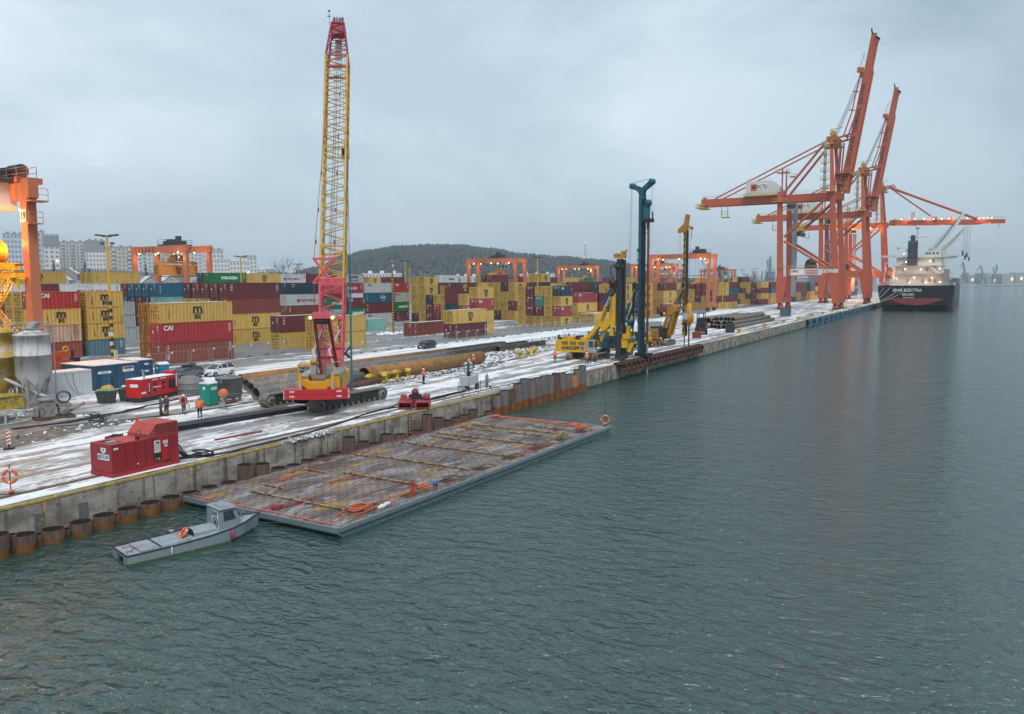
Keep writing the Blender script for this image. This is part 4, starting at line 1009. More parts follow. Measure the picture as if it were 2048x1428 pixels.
m.bar(BPt(40.9,-.5,.2),BPt(41.7,-.5,-.1),.1,.3);m.bar(BPt(40.9,.5,.2),BPt(41.7,.5,-.1),.1,.3)
m.rod(BPt(41,1.0,0),BPt(42.3,1.0,.3),.03,4);m.rod(BPt(41.0,.6,0),BPt(41.0,1.05,0),.03,4);m.sphere(BPt(42.3,1.0,.3),.12);m.rod(BPt(41.7,1.0,.2)-ld*.15,BPt(41.7,1.0,.2)+ld*.2,.06,5)
m.build('head_sheave',dark(),cr)
A_=UM@V((-4.3,0,8.7))
Hd=BPt(40.8,0,.5)
def pend(t,y):return A_.lerp(Hd,t)+ld*y
m=MB()
for sy in(-1,1):
 m.rod(pend(.0,sy*.62),pend(.085,sy*.75),.03,5);m.rod(pend(.155,sy*.95),pend(1.0,sy*.5),.026,5)
 for t in(.2,.3,.42,.55,.7):m.rod(pend(t,sy*(.95-.5*t)),pend(t+.012,sy*(.95-.5*t)),.06,5)
m.build('pendant',pm('pendant_red',(.20,.035,.045),.6),cr)
m=MB()
for sy in(-1,1):m.bar(pend(.085,sy*.85),pend(.155,-sy*.95),.14,.2)
m.bar(pend(.085,-.95),pend(.085,.95),.14);m.bar(pend(.155,-1.05),pend(.155,1.05),.2);m.build('spreader',pink,cr)
for sy in(-1,1):
 m=MB();m.rod(UM@V((-1.0,sy*.75,2.9)),UM@V((-1.0,sy*.75,2.9)).lerp(BPt(4.8,sy*.85,.9),.55),.11,8,0);m.rod(UM@V((-1.0,sy*.75,2.9)).lerp(BPt(4.8,sy*.85,.9),.5),BPt(4.8,sy*.85,.9),.075,8,0);m.build('back_stop',MATS['chrome'],cr)
hk=BPt(41.5,-.35,-.75);hz0=hk.z-14.2
m=MB()
for d_ in(-.15,.1):m.rod(hk+ld*d_,V((hk.x,hk.y,hz0+.7))+ld*d_,.02,4)
for y in(.1,.3):m.rod(BPt(41.3,y,-.45),BPt(4,y*1.5,-.9),.018,4)
for y in(-.3,-.1):m.rod(BPt(41.3,y,.35),UM@V((-4.6,y,3.0)),.018,4)
m.build('hoist_rope',pm('rope_teal',(.05,.10,.12),.6),cr)
m=MB();m.box((-.22,-.42,-.7),(.22,.42,.7));m.rod((0,0,-.7),(0,0,-1.1),.1,6);m.torus((0,0,-1.3),.2,.07,(0,1,0),12,6);m.v=[tuple(UM.to_3x3()@V(p)+V((hk.x,hk.y,hz0)))for p in m.v];m.build('hook_block',dark(),cr)
tl=BPt(12,-1.5,-.7)
m=MB();m.rod((tl.x,tl.y,.3),(tl.x+.1,tl.y,tl.z+1.2),.10,8);m.rod((tl.x+.1,tl.y,tl.z+1.2),BPt(30,-.95,-.9),.03,4);m.build('hanging_leader',pm('leader_teal',(.02,.16,.22),.5),cr)
blue=pm('rig_blue',(.015,.12,.19),.45,0,.15,.8,dirt=(.05,.07,.08),amt=.3,streak=True)
rigy=pm('rig_yellow',(.62,.36,.012),.45,0,.12,.8,dirt=(.18,.12,.05),amt=.28,streak=True)
rigo=pm('rig_amber',(.50,.24,.018),.5,0,.15,.8,dirt=(.14,.09,.05),amt=.35,streak=True)
graph=pm('rig_graphite',(.035,.042,.05),.45,.3,.25,.8,dirt=(.12,.11,.10),amt=.2)
hose=pm('hose_black',(.02,.02,.022),.6)
def clutter(m,md,w_,z0,z1,n):
 rr=random.Random(n)
 for i in range(n):
  z=rr.uniform(z0,z1);s=rr.uniform(.08,.26);x=md+rr.uniform(-.5,.6);y=rr.choice((-1,1))*(w_+rr.uniform(-.08,.12))
  m.cbox((x,y,z),(s,s*.6,s*rr.uniform(.8,2.4)),rr.choice((0,0,1,1,2)))
 for i in range(4):
  x=md+rr.uniform(-.4,.5);y=-w_-rr.uniform(.02,.14);za=rr.uniform(z0,z1-5);m.path([(x+rr.uniform(-.12,.12),y+rr.uniform(-.05,.05),za+k*.8)for k in range(int(rr.uniform(5,7)))],.03,5,1)
def up_frame(root,center,az):return Matrix.Translation(V(center)-root.location)@Matrix.Rotation(az,4,'Z')
def heading(a,b):return math.atan2(b[1]-a[1],b[0]-a[0])
c1,m1=(106.9,6.9,0),(107.3,1.8,0)
r1_=empty('drilling_rig',c1,0,'yellow drilling rig with thick black mast and square side windows','drilling rig')
crawler_tracks(r1_,5.2,.8,1.05,4.0,dark(),.4)
az=heading(c1,m1);U=up_frame(r1_,c1,az);md=5.1
m=MB(U);m.box((-4.2,-1.6,1.25),(1.0,1.6,1.45));m.prism([(-4.3,1.35),(-4.15,1.15),(.6,1.15),(.6,2.95),(-4.0,2.95),(-4.3,2.5)],-1.7,1.7,'xz');b_=m.build('machine_house',rigy,r1_)
m=MB(U)
for i in range(3):m.box((-3.3+1.28*i,-1.712,2.2),(-2.3+1.28*i,-1.70,2.7))
m.build('side_window',pm('louvre_tan',(.20,.12,.03),.6),r1_)
p=U@V((-1.95,-1.715,1.72));letter('AARSLEFF',.66,mblack(),r1_,wallM(p,U.to_3x3()@V((1,0,0)),(0,0,1)),'lettering',.03)
m=MB(U);m.box((-.35,-1.716,1.5),(.15,-1.704,2.05));m.build('badge',pm('badge_blue',(.02,.16,.45),.5),r1_)
m=MB(U);m.box((-3.2,-1.2,2.96),(-1.4,.8,3.35));m.box((-.6,-1.3,2.96),(.4,.4,3.3));m.build('deck_box',rigy,r1_)
m=MB(U);m.box((-1.3,-1.2,2.96),(-.7,.6,3.5));m.rod((-2.9,.2,3.35),(-2.9,.2,3.8),.1,8);m.box((-4.0,-1.5,2.96),(-3.4,-1.1,3.25));m.build('exhaust',dark(),r1_)
m=MB(U);rails(m,[(-3.2,-1.5,2.95),(-2.9,-1.5,2.95)],1.2,.03,False);rails(m,[(-2.6,-1.5,2.95),(-1.4,-1.5,2.95),(-.4,-1.5,2.95)],1.2,.03,False);rails(m,[(-4.1,1.4,2.95),(-2.6,1.4,2.95)],.5,.03,False);m.build('handrail',pm('rail_grey',(.16,.17,.18),.5),r1_)
m=MB(U);m.box((.65,-1.7,1.2),(1.75,-.4,2.9));m.build('operator_cab',pm('cab_grey',(.34,.35,.36),.5),r1_)
m=MB(U);m.box((.9,-1.712,1.9),(1.6,-1.702,2.8));m.box((1.752,-1.6,1.9),(1.77,-.5,2.8));m.build('cab_window',glass(),r1_)
m=MB(U)
for sy in(-.55,.55):m.bar((-.2,sy,2.6),(1.9,sy,5.0),.34,.55);
m.prism([(1.4,4.7),(1.6,5.3),(3.3,5.9),(3.75,5.3),(3.3,4.5),(2.5,4.2),(2.3,4.9)],-.7,.7,'xz')
m.bar((2.9,0,4.5),(1.7,0,1.9),.5,.5);m.build('luffing_arm',rigy,r1_)
m=MB(U)
for sy in(-.5,.5):m.rod((1.9,sy,5.0),(3.1,sy,8.0),.20,8);
m.build('cylinder',rigy,r1_)
m=MB(U)
for sy in(-.5,.5):m.rod((3.1,sy,8.0),(3.9,sy,9.8),.11,8)
m.build('piston_rod',MATS['chrome'],r1_)
m=MB(U);m.prism([(3.7,4.9),(4.5,4.9),(4.55,9.6),(4.2,10.1),(3.8,9.6)],-.55,.55,'xz');m.bar((3.5,.4,5.2),(4.0,.4,9.3),.3);m.bar((3.55,-.4,5.2),(4.05,-.4,9.3),.3);m.box((3.6,-.5,3.6),(4.2,.5,4.8));m.build('mast_carrier',rigy,r1_)
mast1=MB(U);mast1.box((md-.45,-.42,.75),(md+.32,.42,14.6));mast1.box((md-.62,-.2,.9),(md-.45,.2,14.2));mast1.rod((md+.62,-.25,1.0),(md+.62,-.25,14.5),.10,8);mast1.rod((md+.62,.25,1.0),(md+.62,.25,14.5),.10,8);mast1.box((md+.32,-.1,1),(md+.42,.1,14.2))
for k in range(12):mast1.box((md-.50,-.46,1.5+k*1.1),(md+.36,.46,1.56+k*1.1))
clutter(mast1,md,.5,2,14,34);mast1.build('mast',[graph,pm('fitting_grey',(.16,.165,.17),.5,.3),rigy],r1_)
m=MB(U);m.box((md-.9,-.5,14.7),(md+.7,.5,15.0));m.box((md-1.0,-.25,15.0),(md-.3,.3,15.35));m.box((md+.1,-.3,15.0),(md+.75,.3,15.7));m.rod((md-.4,-.55,15.2),(md-.4,.55,15.2),.22,10);m.bar((md+.2,0,15.3),(md+1.0,0,15.9),.2);m.build('mast_head',rigo,r1_)
m=MB(U);m.lathe([(.05,-.6),(.42,-.6),(.42,-.45),(.05,-.45)],(md-.35,0,13.5),14,0,(0,1,0));m.box((md-1.5,-.5,10.3),(md-.5,.4,11.6));m.lathe([(.05,-.75),(.5,-.7),(.5,.5),(.05,.55)],(md-1.1,0,11.2),12,0,(0,1,0));m.lathe([(.05,-.6),(.55,-.6),(.55,.6),(.05,.6)],(3.9,0,9.8),12,0,(0,1,0));m.build('hose_drum',dark(),r1_)
m=MB(U);m.path([(md-1.1,-.5,10.6),(md-1.7,-.5,9.4),(md-2.3,-.5,8.3),(md-2.35,-.5,7.8),(md-1.9,-.5,7.6),(md-1.4,-.4,8.2),(md-1.0,-.3,8.9)],.15,8,1);m.path([(md-.6,-.4,13.8),(md-1.3,-.4,13.6),(md-1.4,-.4,12.6),(md-.9,-.4,11.8)],.07,6,0);m.path([(1.8,-.8,4.4),(2.4,-.8,2.4),(1.6,-1.2,2.0),(.6,-1.2,2.6)],.12,6,0);m.path([(3.4,-.6,9.2),(3.0,-.6,10.3),(3.9,-.6,10.8),(4.5,-.6,9.9)],.05,5,0);m.build('hose',[hose,pm('hose_blue',(.02,.07,.18),.5)],r1_)
m=MB(U);m.box((md+.35,-.5,1.9),(md+1.2,.5,3.2));m.box((md+.5,-.6,3.2),(md+1.5,.4,3.9));m.bar((md+.9,.3,1.6),(md+1.2,.3,5.0),.5);m.bar((md+1.4,-.2,1.3),(md+1.9,-.2,2.6),.5);m.box((md-1.6,.6,1.3),(md-.6,1.3,1.6));m.build('clamp_unit',rigy,r1_)
m=MB(U);m.box((md-.6,-.6,.35),(md+1.0,.6,.85));m.rod((md+.3,0,.1),(md+.3,0,.5),.45,12);m.bar((md+.2,-.9,.3),(md+1.2,-.4,.6),.35);m.build('foot_clamp',dark(),r1_)
c2,m2=(114.5,5.9,0),(111.7,.25,0)
r2o=empty('drilling_rig',c2,0,'blue drilling rig with the tallest mast and forked blue head','drilling rig')
crawler_tracks(r2o,5.0,.8,1.05,3.9,dark())
az=heading(c2,m2);U=up_frame(r2o,c2,az);md=math.hypot(m2[0]-c2[0],m2[1]-c2[1])
m=MB(U);m.box((-4.4,-1.6,1.2),(1.2,1.6,2.0));m.box((-4.4,-1.5,2.0),(-1.0,1.5,3.6));m.box((-1.0,.2,2.0),(1.0,1.5,2.9));m.build('machine_house',blue,r2o)
m=MB(U)
for k in range(4):m.box((-4.415,-1.3,2.15+.36*k),(-4.402,1.3,2.35+.36*k));m.box((-4.2,-1.515,2.15+.36*k),(-1.3,-1.502,2.35+.36*k))
m.build('louvre',dark(),r2o)
m=MB(U)
for k in range(3):m.box((-1.75,-1.522,2.2+.5*k),(-1.25,-1.517,2.42+.5*k))
m.build('label_plate',mwhite(),r2o)
m=MB(U);m.box((.6,-1.6,1.4),(2.0,-.3,3.2));m.build('operator_cab',blue,r2o)
m=MB(U);m.box((.8,-1.615,2.0),(1.9,-1.602,3.1));m.box((2.005,-1.5,1.8),(2.02,-.4,3.1));m.build('cab_window',glass(),r2o)
m=MB(U);m.prism([(1.4,2.0),(2.2,2.0),(3.0,4.0),(4.0,4.4),(4.3,5.4),(3.1,5.7),(2.4,4.8)],-.5,.5,'xz');m.bar((.8,0,2.4),(2.6,0,4.9),.5,.6);m.bar((3.6,.1,3.9),(4.2,.1,1.6),.4);m.build('luffing_arm',blue,r2o)
m=MB(U);m.lathe([(.02,-.53),(.34,-.53),(.34,-.51),(.02,-.51)],(3.35,0,4.9),16,0,(0,1,0));m.build('emblem_disc',mwhite(),r2o)
for sy in(-.45,.45):
 m=MB(U);m.rod((2.6,sy,5.0),(4.2,sy,8.2),.2,8);m.build('cylinder',blue,r2o)
 m=MB(U);m.rod((4.2,sy,8.2),(5.2,sy,10.2),.1,8);m.build('piston_rod',MATS['chrome'],r2o)
m=MB(U);m.box((md-.40,-.42,.8),(md+.28,.42,23.9));m.box((md+.30,-.16,1),(md+.44,.16,23.4),1);m.box((md-.60,.2,2),(md-.42,.4,20),1);m.box((md+.3,-.5,1),(md+.36,-.3,23.4),1)
for k in range(10):m.box((md-.45,-.46,2.2+k*2.3),(md+.32,.46,2.3+k*2.3))
clutter(m,md,.5,2,22,30);m.build('mast',[blue,graph,MATS['fitting_grey']],r2o)
m=MB(U)
m.prism([(md-.42,23.9),(md+.3,23.9),(md+.45,24.5),(md+1.9,25.2),(md+2.3,25.6),(md+2.0,26.0),(md+1.4,25.7),(md-.0,24.95),(md-1.9,25.6),(md-2.5,25.7),(md-2.5,25.1),(md-1.0,24.6)],-.28,.28,'xz')
for x,z in((md-2.2,25.4),(md+1.9,25.65)):m.lathe([(.05,-.34),(.42,-.34),(.42,.34),(.05,.34)],(x,0,z),12,0,(0,1,0))
m.rod((md-2.2,0,25.85),(md+1.9,0,26.1),.03,4);m.build('mast_head',blue,r2o)
m=MB(U);m.box((md+.45,-.4,20.4),(md+1.15,.4,22.3));m.lathe([(.05,-.3),(.5,-.3),(.5,.3),(.05,.3)],(md+1.1,0,22.7),12,0,(0,1,0));m.box((md+.4,-.55,19.9),(md+1.9,.5,20.4),1);m.rod((md+.7,.3,18.9),(md+.7,.3,20),.1,6,1);m.bar((md+1.9,.2,20.2),(md+1.9,.2,21.4),.14,m=1);m.build('rotary_drive',[blue,dark()],r2o)
m=MB(U);m.rod((md+1.25,0,-6),(md+1.25,0,2.2),.155,10,1);m.rod((md+1.25,0,2.2),(md+1.25,0,19.9),.17,10,0);m.build('drill_rod',[rusty(),pm('rod_pale',(.34,.36,.38),.5,.4,.15)],r2o)
m=MB(U)
for dx,x1 in((-2.55,-3.6),(-2.4,-2.9)):m.rod((md+dx,.1,25.3),(md+x1,.1,3.0),.022,4)
for dx in(.6,.75,1.95):m.rod((md+dx,-.1,25.3),(md+dx,-.1,22 if dx<1 else 20.3),.02,4)
m.rod((md+2.1,.1,25.9),(md+.8,.2,9.5),.018,4);m.rod((md-.2,.5,24),(md+.5,.5,3),.02,4)
m.build('hoist_rope',wire,r2o)
m=MB(U);m.path([(md-.5,-.5,11),(md-.2,-.8,10.4),(md+.9,-.7,10.2),(md+1.1,-.6,12),(md+.8,-.5,19.8)],.06,6);m.path([(md-1.2,-.4,11.2),(md-1.3,-.4,6),(md-1.6,-.3,3.2)],.12,6);m.path([(md-.5,-.4,10.8),(md-1.2,-.4,11.3),(md-1.4,-.4,9.8)],.1,6);m.build('hose',hose,r2o)
m=MB(U);m.box((md-.7,-.7,.35),(md+1.7,.7,.9));m.rod((md+1.25,0,-.1),(md+1.25,0,.6),.42,12);m.box((md-.6,.5,.9),(md+.3,.9,2.2));m.build('foot_clamp',dark(),r2o)
m=MB(U);m.rod((md-1.9,-.9,1.5),(md-1.9,-.2,1.5),.55,14);m.rod((md-1.3,-.9,2.9),(md-1.3,-.2,2.9),.4,14);m.build('winch',pm('winch_grey',(.25,.26,.26),.5,.3),r2o)
c3,m3=(137.6,6.4,0),(134.2,.95,0)
r3o=empty('drilling_rig',c3,0,'amber drilling rig with slim yellow mast and cross arm head','drilling rig')
crawler_tracks(r3o,4.8,.8,1.0,3.2,muddy)
az=heading(c3,m3);U=up_frame(r3o,c3,az);md=math.hypot(m3[0]-c3[0],m3[1]-c3[1])
m=MB(U);m.prism([(-2.9,1.3),(-2.7,1.1),(1.0,1.1),(1.2,1.8),(1.0,2.9),(-2.6,2.9),(-2.9,2.4)],-1.45,1.45,'xz');m.build('machine_house',rigo,r3o)
m=MB(U);m.box((-2.2,-1.462,1.8),(-1.3,-1.452,2.5));m.build('label_plate',pm('plate_pale',(.5,.58,.65),.5),r3o)
m=MB(U);m.box((-.6,-1.466,1.3),(.9,-1.454,2.5));m.build('louvre',pm('louvre_amber',(.35,.17,.02),.6),r3o)
m=MB(U);m.box((1.05,-1.4,1.2),(2.1,-.3,3.2));m.build('operator_cab',dark(),r3o)
m=MB(U);m.box((-1.8,-1,2.9),(-.6,.8,3.3));m.rod((-.2,.2,2.9),(-.2,.2,3.6),.1,8);m.build('exhaust',dark(),r3o)
m=MB(U)
for sy in(-.45,.45):m.bar((.9,sy,2.2),(2.9,sy,6.3),.34,.5);m.bar((2.6,sy*.8,2.0),(4.2,sy*.8,6.0),.36,.4)
m.prism([(2.4,6.0),(3.2,5.4),(4.6,6.2),(4.6,7.0),(3.6,7.4),(2.6,6.8)],-.6,.6,'xz');m.bar((3.0,0,6.8),(md-.5,0,10.2),.3,.4);m.build('luffing_arm',rigo,r3o)
m=MB(U);m.rod((2.2,.1,3.0),(3.1,.1,6.1),.13,8);m.rod((3.2,.2,7),(md-.6,.2,12),.1,8);m.build('piston_rod',MATS['chrome'],r3o)
m=MB(U);m.box((md-.28,-.28,2.0),(md+.30,.28,20.6));
for k in range(16):m.box((md-.31,-.2,2.8+k*1.1),(md-.29,.2,3.3+k*1.1),1);m.box((md-.2,-.31,2.8+k*1.1),(md+.2,-.285,3.3+k*1.1),1)
m.box((md+.30,-.2,2.2),(md+.48,.2,20),1);clutter(m,md,.33,3,19,30);m.build('mast',[rigo,graph,MATS['fitting_grey']],r3o)
m=MB(U);m.prism([(md-.3,19.2),(md+.3,19.2),(md+.45,21.0),(md+.8,22.6),(md+.1,22.8),(md-.35,21.2),(md-1.9,20.3),(md-1.9,19.7),(md-.6,19.9)],-.22,.22,'xz');m.bar((md+.4,0,20.9),(md+1.4,0,20.5),.2);m.lathe([(.05,-.2),(.28,-.2),(.28,.2),(.05,.2)],(md+1.4,0,20.4),10,0,(0,1,0));m.build('mast_head',rigo,r3o)
m=MB(U);m.rod((md-1.8,0,19.8),(md-1.9,0,8),.02,4);m.rod((md-1.5,.1,20),(md-1.5,.1,8),.02,4);m.rod((md+1.3,0,20.2),(md+1.1,0,6),.02,4);m.rod((md+1.5,0,20.2),(md+1.5,0,18.6),.05,4);m.rod((md+.8,0,22.6),(md+.9,0,6.5),.02,4);m.rod((md+.1,0,22.7),(md-1.7,0,20.2),.02,4);m.build('hoist_rope',wire,r3o)
m=MB(U);m.lathe([(.05,3.6),(.14,3.7),(.75,4.6),(.8,5.0),(.8,5.6),(.45,6.0),(.45,7.6),(.1,7.7)],(md+1.15,0,0),12);m.box((md+.4,-.4,4.7),(md+.9,.4,7.2));m.build('rotary_drive',rigo,r3o)
m=MB(U);m.box((md+.6,-1.0,4.9),(md+1.6,-.82,6.0));m.build('control_box',pm('box_pale',(.48,.55,.58),.5),r3o)
m=MB(U);m.rod((md+1.15,0,-6),(md+1.15,0,3.8),.13,8);m.rod((md,0,-.2),(md,0,2.0),.1,8);m.build('drill_rod',rusty(),r3o)
m=MB(U);m.path([(md-.4,-.3,9.5),(md-1.0,-.3,8.6),(md-.9,-.3,7.4),(md-.3,-.3,6.4)],.08,6);m.path([(md-.5,.3,12),(md-1.1,.3,10.6),(md-1.2,.2,8.4)],.07,6);m.build('hose',hose,r3o)
gf=empty('guide_frame',(101.2,-.3,0),0,'long rusty steel piling guide with slanted brackets on the quay edge','piling guide')
m=MB();m.box((0,-.15,-.02),(38,.55,.30));m.box((0,-.5,.02),(38,-.15,.18));m.build('beam',pm('guide_rust',(.085,.035,.030),.85,.1,.35,1.5,dirt=(.2,.1,.07),amt=.3,bump=.3),gf)
for i in range(22):
 x=.9+i*1.7
 m=MB();m.prism([(x-.1,.10),(x+.75,.10),(x+.55,-.35),(x+.1,-.95),(x-.3,-1.1),(x-.3,-.8),(x+.1,-.45)],-.95,-.28,'xz');m.build('bracket',MATS['guide_rust'],gf)
def wheel(parent,c,r,w_,rim,axis=(0,1,0),name='wheel'):
 m=MB();m.lathe([(r*.55,-w_/2),(r*.93,-w_/2),(r,-w_*.3),(r,w_*.3),(r*.93,w_/2),(r*.55,w_/2)],c,20,0,axis);t=m.build(name,black(),parent)
 m=MB();m.lathe([(.02,-w_*.42),(r*.2,-w_*.42),(r*.5,-w_*.3),(r*.58,-w_*.46),(r*.58,w_*.46),(r*.5,w_*.3),(r*.2,w_*.42),(.02,w_*.42)],c,16,0,axis);m.build('rim',rim,t)
 return t
bk=empty('backhoe_loader',(129.3,7.3,0),R(-12),'yellow backhoe loader with dark cab parked between the rigs','backhoe loader')
m=MB();m.box((.9,-.55,.9),(3.1,.55,1.75));m.box((-.9,-.95,.75),(1.0,.95,1.2));m.box((-.8,-1.0,2.75),(1.0,1.0,2.9));
for sy in(-1,1):
 m.prism([(-.75,1.0),(-.55,1.65),(.0,1.85),(.6,1.6),(.75,1.0),(.55,1.0),(.4,1.35),(0,1.55),(-.4,1.4),(-.55,1.0)],sy*1.1-.25,sy*1.1+.25,'xz')
m.build('body',rigy,bk)
m=MB()
for x in(-.75,.9):
 for y in(-.9,.9):m.box((x-.05,y-.05,1.2),(x+.05,y+.05,2.75))
m.box((-.7,-.85,1.2),(.85,.85,1.5));m.build('cab_frame',dark(),bk)
m=MB();m.box((-.72,-.88,1.5),(.87,.88,2.74));m.build('cab_window',glass(),bk)
for sy in(-1,1):wheel(bk,(0,sy*1.1,.78),.78,.45,rigy);wheel(bk,(2.3,sy*.95,.5),.5,.32,rigy)
m=MB();m.bar((-1.2,0,.9),(-1.9,.2,2.9),.3,.35);m.bar((-1.9,.2,2.9),(-2.7,.2,1.5),.25,.3);m.build('digger_arm',rigo,bk)
m=MB();m.prism([(-2.9,1.5),(-2.4,1.6),(-2.3,.9),(-2.8,.7),(-3.1,1.0)],-.15,.55,'xz');m.build('bucket',dark(),bk)
m=MB();m.bar((1.2,.75,1.5),(3.6,.75,.7),.15,.25);m.bar((1.2,-.75,1.5),(3.6,-.75,.7),.15,.25);m.prism([(3.5,.2),(4.3,.1),(4.4,.25),(3.8,.5),(3.7,1.1),(3.5,1.1)],-1.1,1.1,'xz');m.build('loader_shovel',rigo,bk)
fk=empty('forklift',(169.5,8.6,0),R(195),'large dark forklift with tall double mast standing before the pipes','forklift')
dkred=pm('dull_red',(.20,.035,.035),.5,dirt=(.06,.05,.05),amt=.3)
m=MB();m.box((-3.2,-1.2,.7),(1.2,1.2,1.7));m.prism([(-3.9,.6),(-2.6,.6),(-2.6,2.2),(-3.5,2.2),(-3.9,1.6)],-1.25,1.25,'xz');m.build('body',dkred,fk)
m=MB();m.box((-1.7,-.9,3.35),(.5,.9,3.45))
for x in(-1.6,.4):
 for y in(-.85,.85):m.box((x-.06,y-.06,1.7),(x+.06,y+.06,3.4))
m.build('cab_frame',dark(),fk);m=MB();m.box((-1.5,-.8,1.75),(.3,.8,3.3));m.build('cab_window',glass(),fk)
m=MB()
for y in(-.85,-.45,.45,.85):m.box((1.4,y-.1,.25),(1.65,y+.1,4.6))
for z in(.6,2.2,3.4,4.5):m.box((1.42,-.9,z),(1.6,.9,z+.2))
m.build('lift_mast',dark(),fk)
for y in(-.5,.5):MB().box((1.7,y-.12,.3),(3.2,y+.12,.38)).build('fork',dark(),fk)
for sy in(-1,1):wheel(fk,(.7,sy*1.1,.65),.65,.45,dkred);wheel(fk,(-2.6,sy*1.0,.55),.55,.4,dkred)
def tool_box(p,d,mat,label,cat,rz=0,name='steel_box'):
 m=MB();m.box((-d[0]/2,-d[1]/2,.06),(d[0]/2,d[1]/2,d[2]))
 for k in range(int(d[0]/.35)):x=-d[0]/2+.2+k*.35;m.box((x,-d[1]/2-.03,.1),(x+.12,-d[1]/2-.002,d[2]-.06));m.box((x,d[1]/2+.002,.1),(x+.12,d[1]/2+.03,d[2]-.06))
 m.box((-d[0]/2-.04,-d[1]/2-.04,d[2]),(d[0]/2+.04,d[1]/2+.04,d[2]+.05));m.box((-d[0]/2,-d[1]/2,0),(-d[0]/2+.2,d[1]/2,.06));m.box((d[0]/2-.2,-d[1]/2,0),(d[0]/2,d[1]/2,.06))
 return tag(m.build(name,mat,loc=p,rz=rz),label,cat)
tool_box((173.5,21.7,0),(8,2.4,2.2),pm('grey_bin',(.30,.31,.32),.7,dirt=(.2,.1,.07),amt=.3,streak=True),'grey ribbed waste skip behind the blue mast','skip',CA)
tool_box((270.5,11.0,0),(5.8,2.4,2.6),pm('slate_box',(.07,.10,.125),.6,dirt=(.2,.2,.2),amt=.3),'slate grey container office near the gantry crane leg','container',0)
tool_box((178.0,4.6,0),(2.6,1.6,1.9),pm('dark_box',(.03,.04,.05),.6),'small dark steel box on the snow beside the forklift','box',.1)
tool_box((152.0,9.6,0),(2.2,1.6,1.7),pm('white_tank',(.6,.61,.62),.6),'white site tank left of the forklift','tank',.1,'site_tank')
tool_box((158.0,6.0,0),(2.2,1.6,1.2),dkred,'dull red tool crate in front of the forklift','crate',.2)
tool_box((121.5,15.2,0),(1.8,1.4,2.2),pm('bright_red_box',(.5,.02,.03),.5),'bright red cabinet behind the blue rig','cabinet',0)
pr=random.Random(17)
pipem=pm('pipe_grey_brown',(.16,.135,.115),.75,.1,.3,1.0,dirt=(.36,.36,.38),amt=.28)
def tube_mesh(L,r,mats,t=.04,n=20,coil=True):
 m=MB();m.lathe([(r-t,0),(r,0),(r,L),(r-t,L),(r-t,0)],(0,0,0),n,0,(1,0,0))
 return m.mesh('steel_pipe',mats)
def pipe(x,y,z,L,r,mat,label,group,rz=0.0):
 o=bpy.data.objects.new('steel_pipe',tube_mesh(L,r,[mat]));COL.objects.link(o);o.location=(x,y,z+r);o.rotation_euler=(pr.uniform(0,6),0,0);o.rotation_euler=(0,0,rz)
 return tag(o,label,'pipe',group)
side_=['nearest','second','third','fourth','fifth','sixth','seventh','eighth','ninth']
for i in range(7):pipe(191+pr.uniform(-1,1),7.6+i*1.02,0,44+pr.uniform(-2,2),.48,pipem,'grey brown pipe, %s of the bottom layer counted from the water, far stack'%side_[i],'pipes in the far stack')
for i in range(6):pipe(193+pr.uniform(-1,1),8.1+i*1.02,.84,40+pr.uniform(-2,2),.48,pipem,'grey brown pipe, %s of the middle layer counted from the water, far stack'%side_[i],'pipes in the far stack')
for i in range(5):pipe(196+pr.uniform(-1,1),8.6+i*1.02,1.68,34+pr.uniform(-2,2),.48,pipem,'grey brown pipe, %s of the top layer counted from the water, far stack'%side_[i],'pipes in the far stack')
for i in range(4):pipe(214,16.6+i*1.75,0,38,.8,pipem,'wide pipe behind the far stack, %s counted from the water'%side_[i],'wide pipes behind the far stack')
for i in range(3):pipe(232,6.6+i*.9,.0 if i<2 else .0,22,.42,pipem,'short thin pipe at the far end of the stack, %s from the water'%side_[i],'short pipes at the far end')if False else None
for i,(x,y)in enumerate(((186.5,7.9),(186.8,10.5))):pass
brownp=pm('pipe_ochre',(.33,.165,.055),.75,.1,.22,.6,dirt=(.18,.10,.05),amt=.45,bump=.15)
greyp=pm('pipe_slate',(.17,.165,.165),.75,.1,.3,.9,dirt=(.34,.25,.17),amt=.4,bump=.15)
def dv(x):return 0
for i,(x,y,L,r,mt,lb)in enumerate(((54.4,18.3,15.5,.62,greyp,'slate pipe nearest the crane track with open end'),(57.0,21.9,34.5,.62,greyp,'slate pipe second behind the crane, open end showing'),(58.8,24.6,36.5,.62,greyp,'slate pipe third behind the crane, upper left end'),(62.6,29.8,40.0,.55,brownp,'thin ochre pipe at the back of the pile by the snow lane'),(71.0,27.2,30.0,.50,greyp,'slate pipe just before the back ochre pipe'),(70.0,20.6,24.0,.42,brownp,'thin ochre pipe behind the wide one'),(70.5,19.6,22.0,.42,brownp,'thin ochre pipe touching the wide one'),(70.2,18.0,24.5,.86,brownp,'wide ochre pipe running behind the yellow bollards'),(61.5,15.9,8.8,.32,pm('pipe_red_brown',(.15,.07,.05),.8,.1,.3),'short red brown pipe lying behind the crane track'),)):pipe(x,y,0,L,r,mt,lb,'pipes behind the crane',-.012)
dkb=pm('beam_dark',(.07,.06,.055),.8,.2,.3,1.2,dirt=(.3,.28,.26),amt=.3)
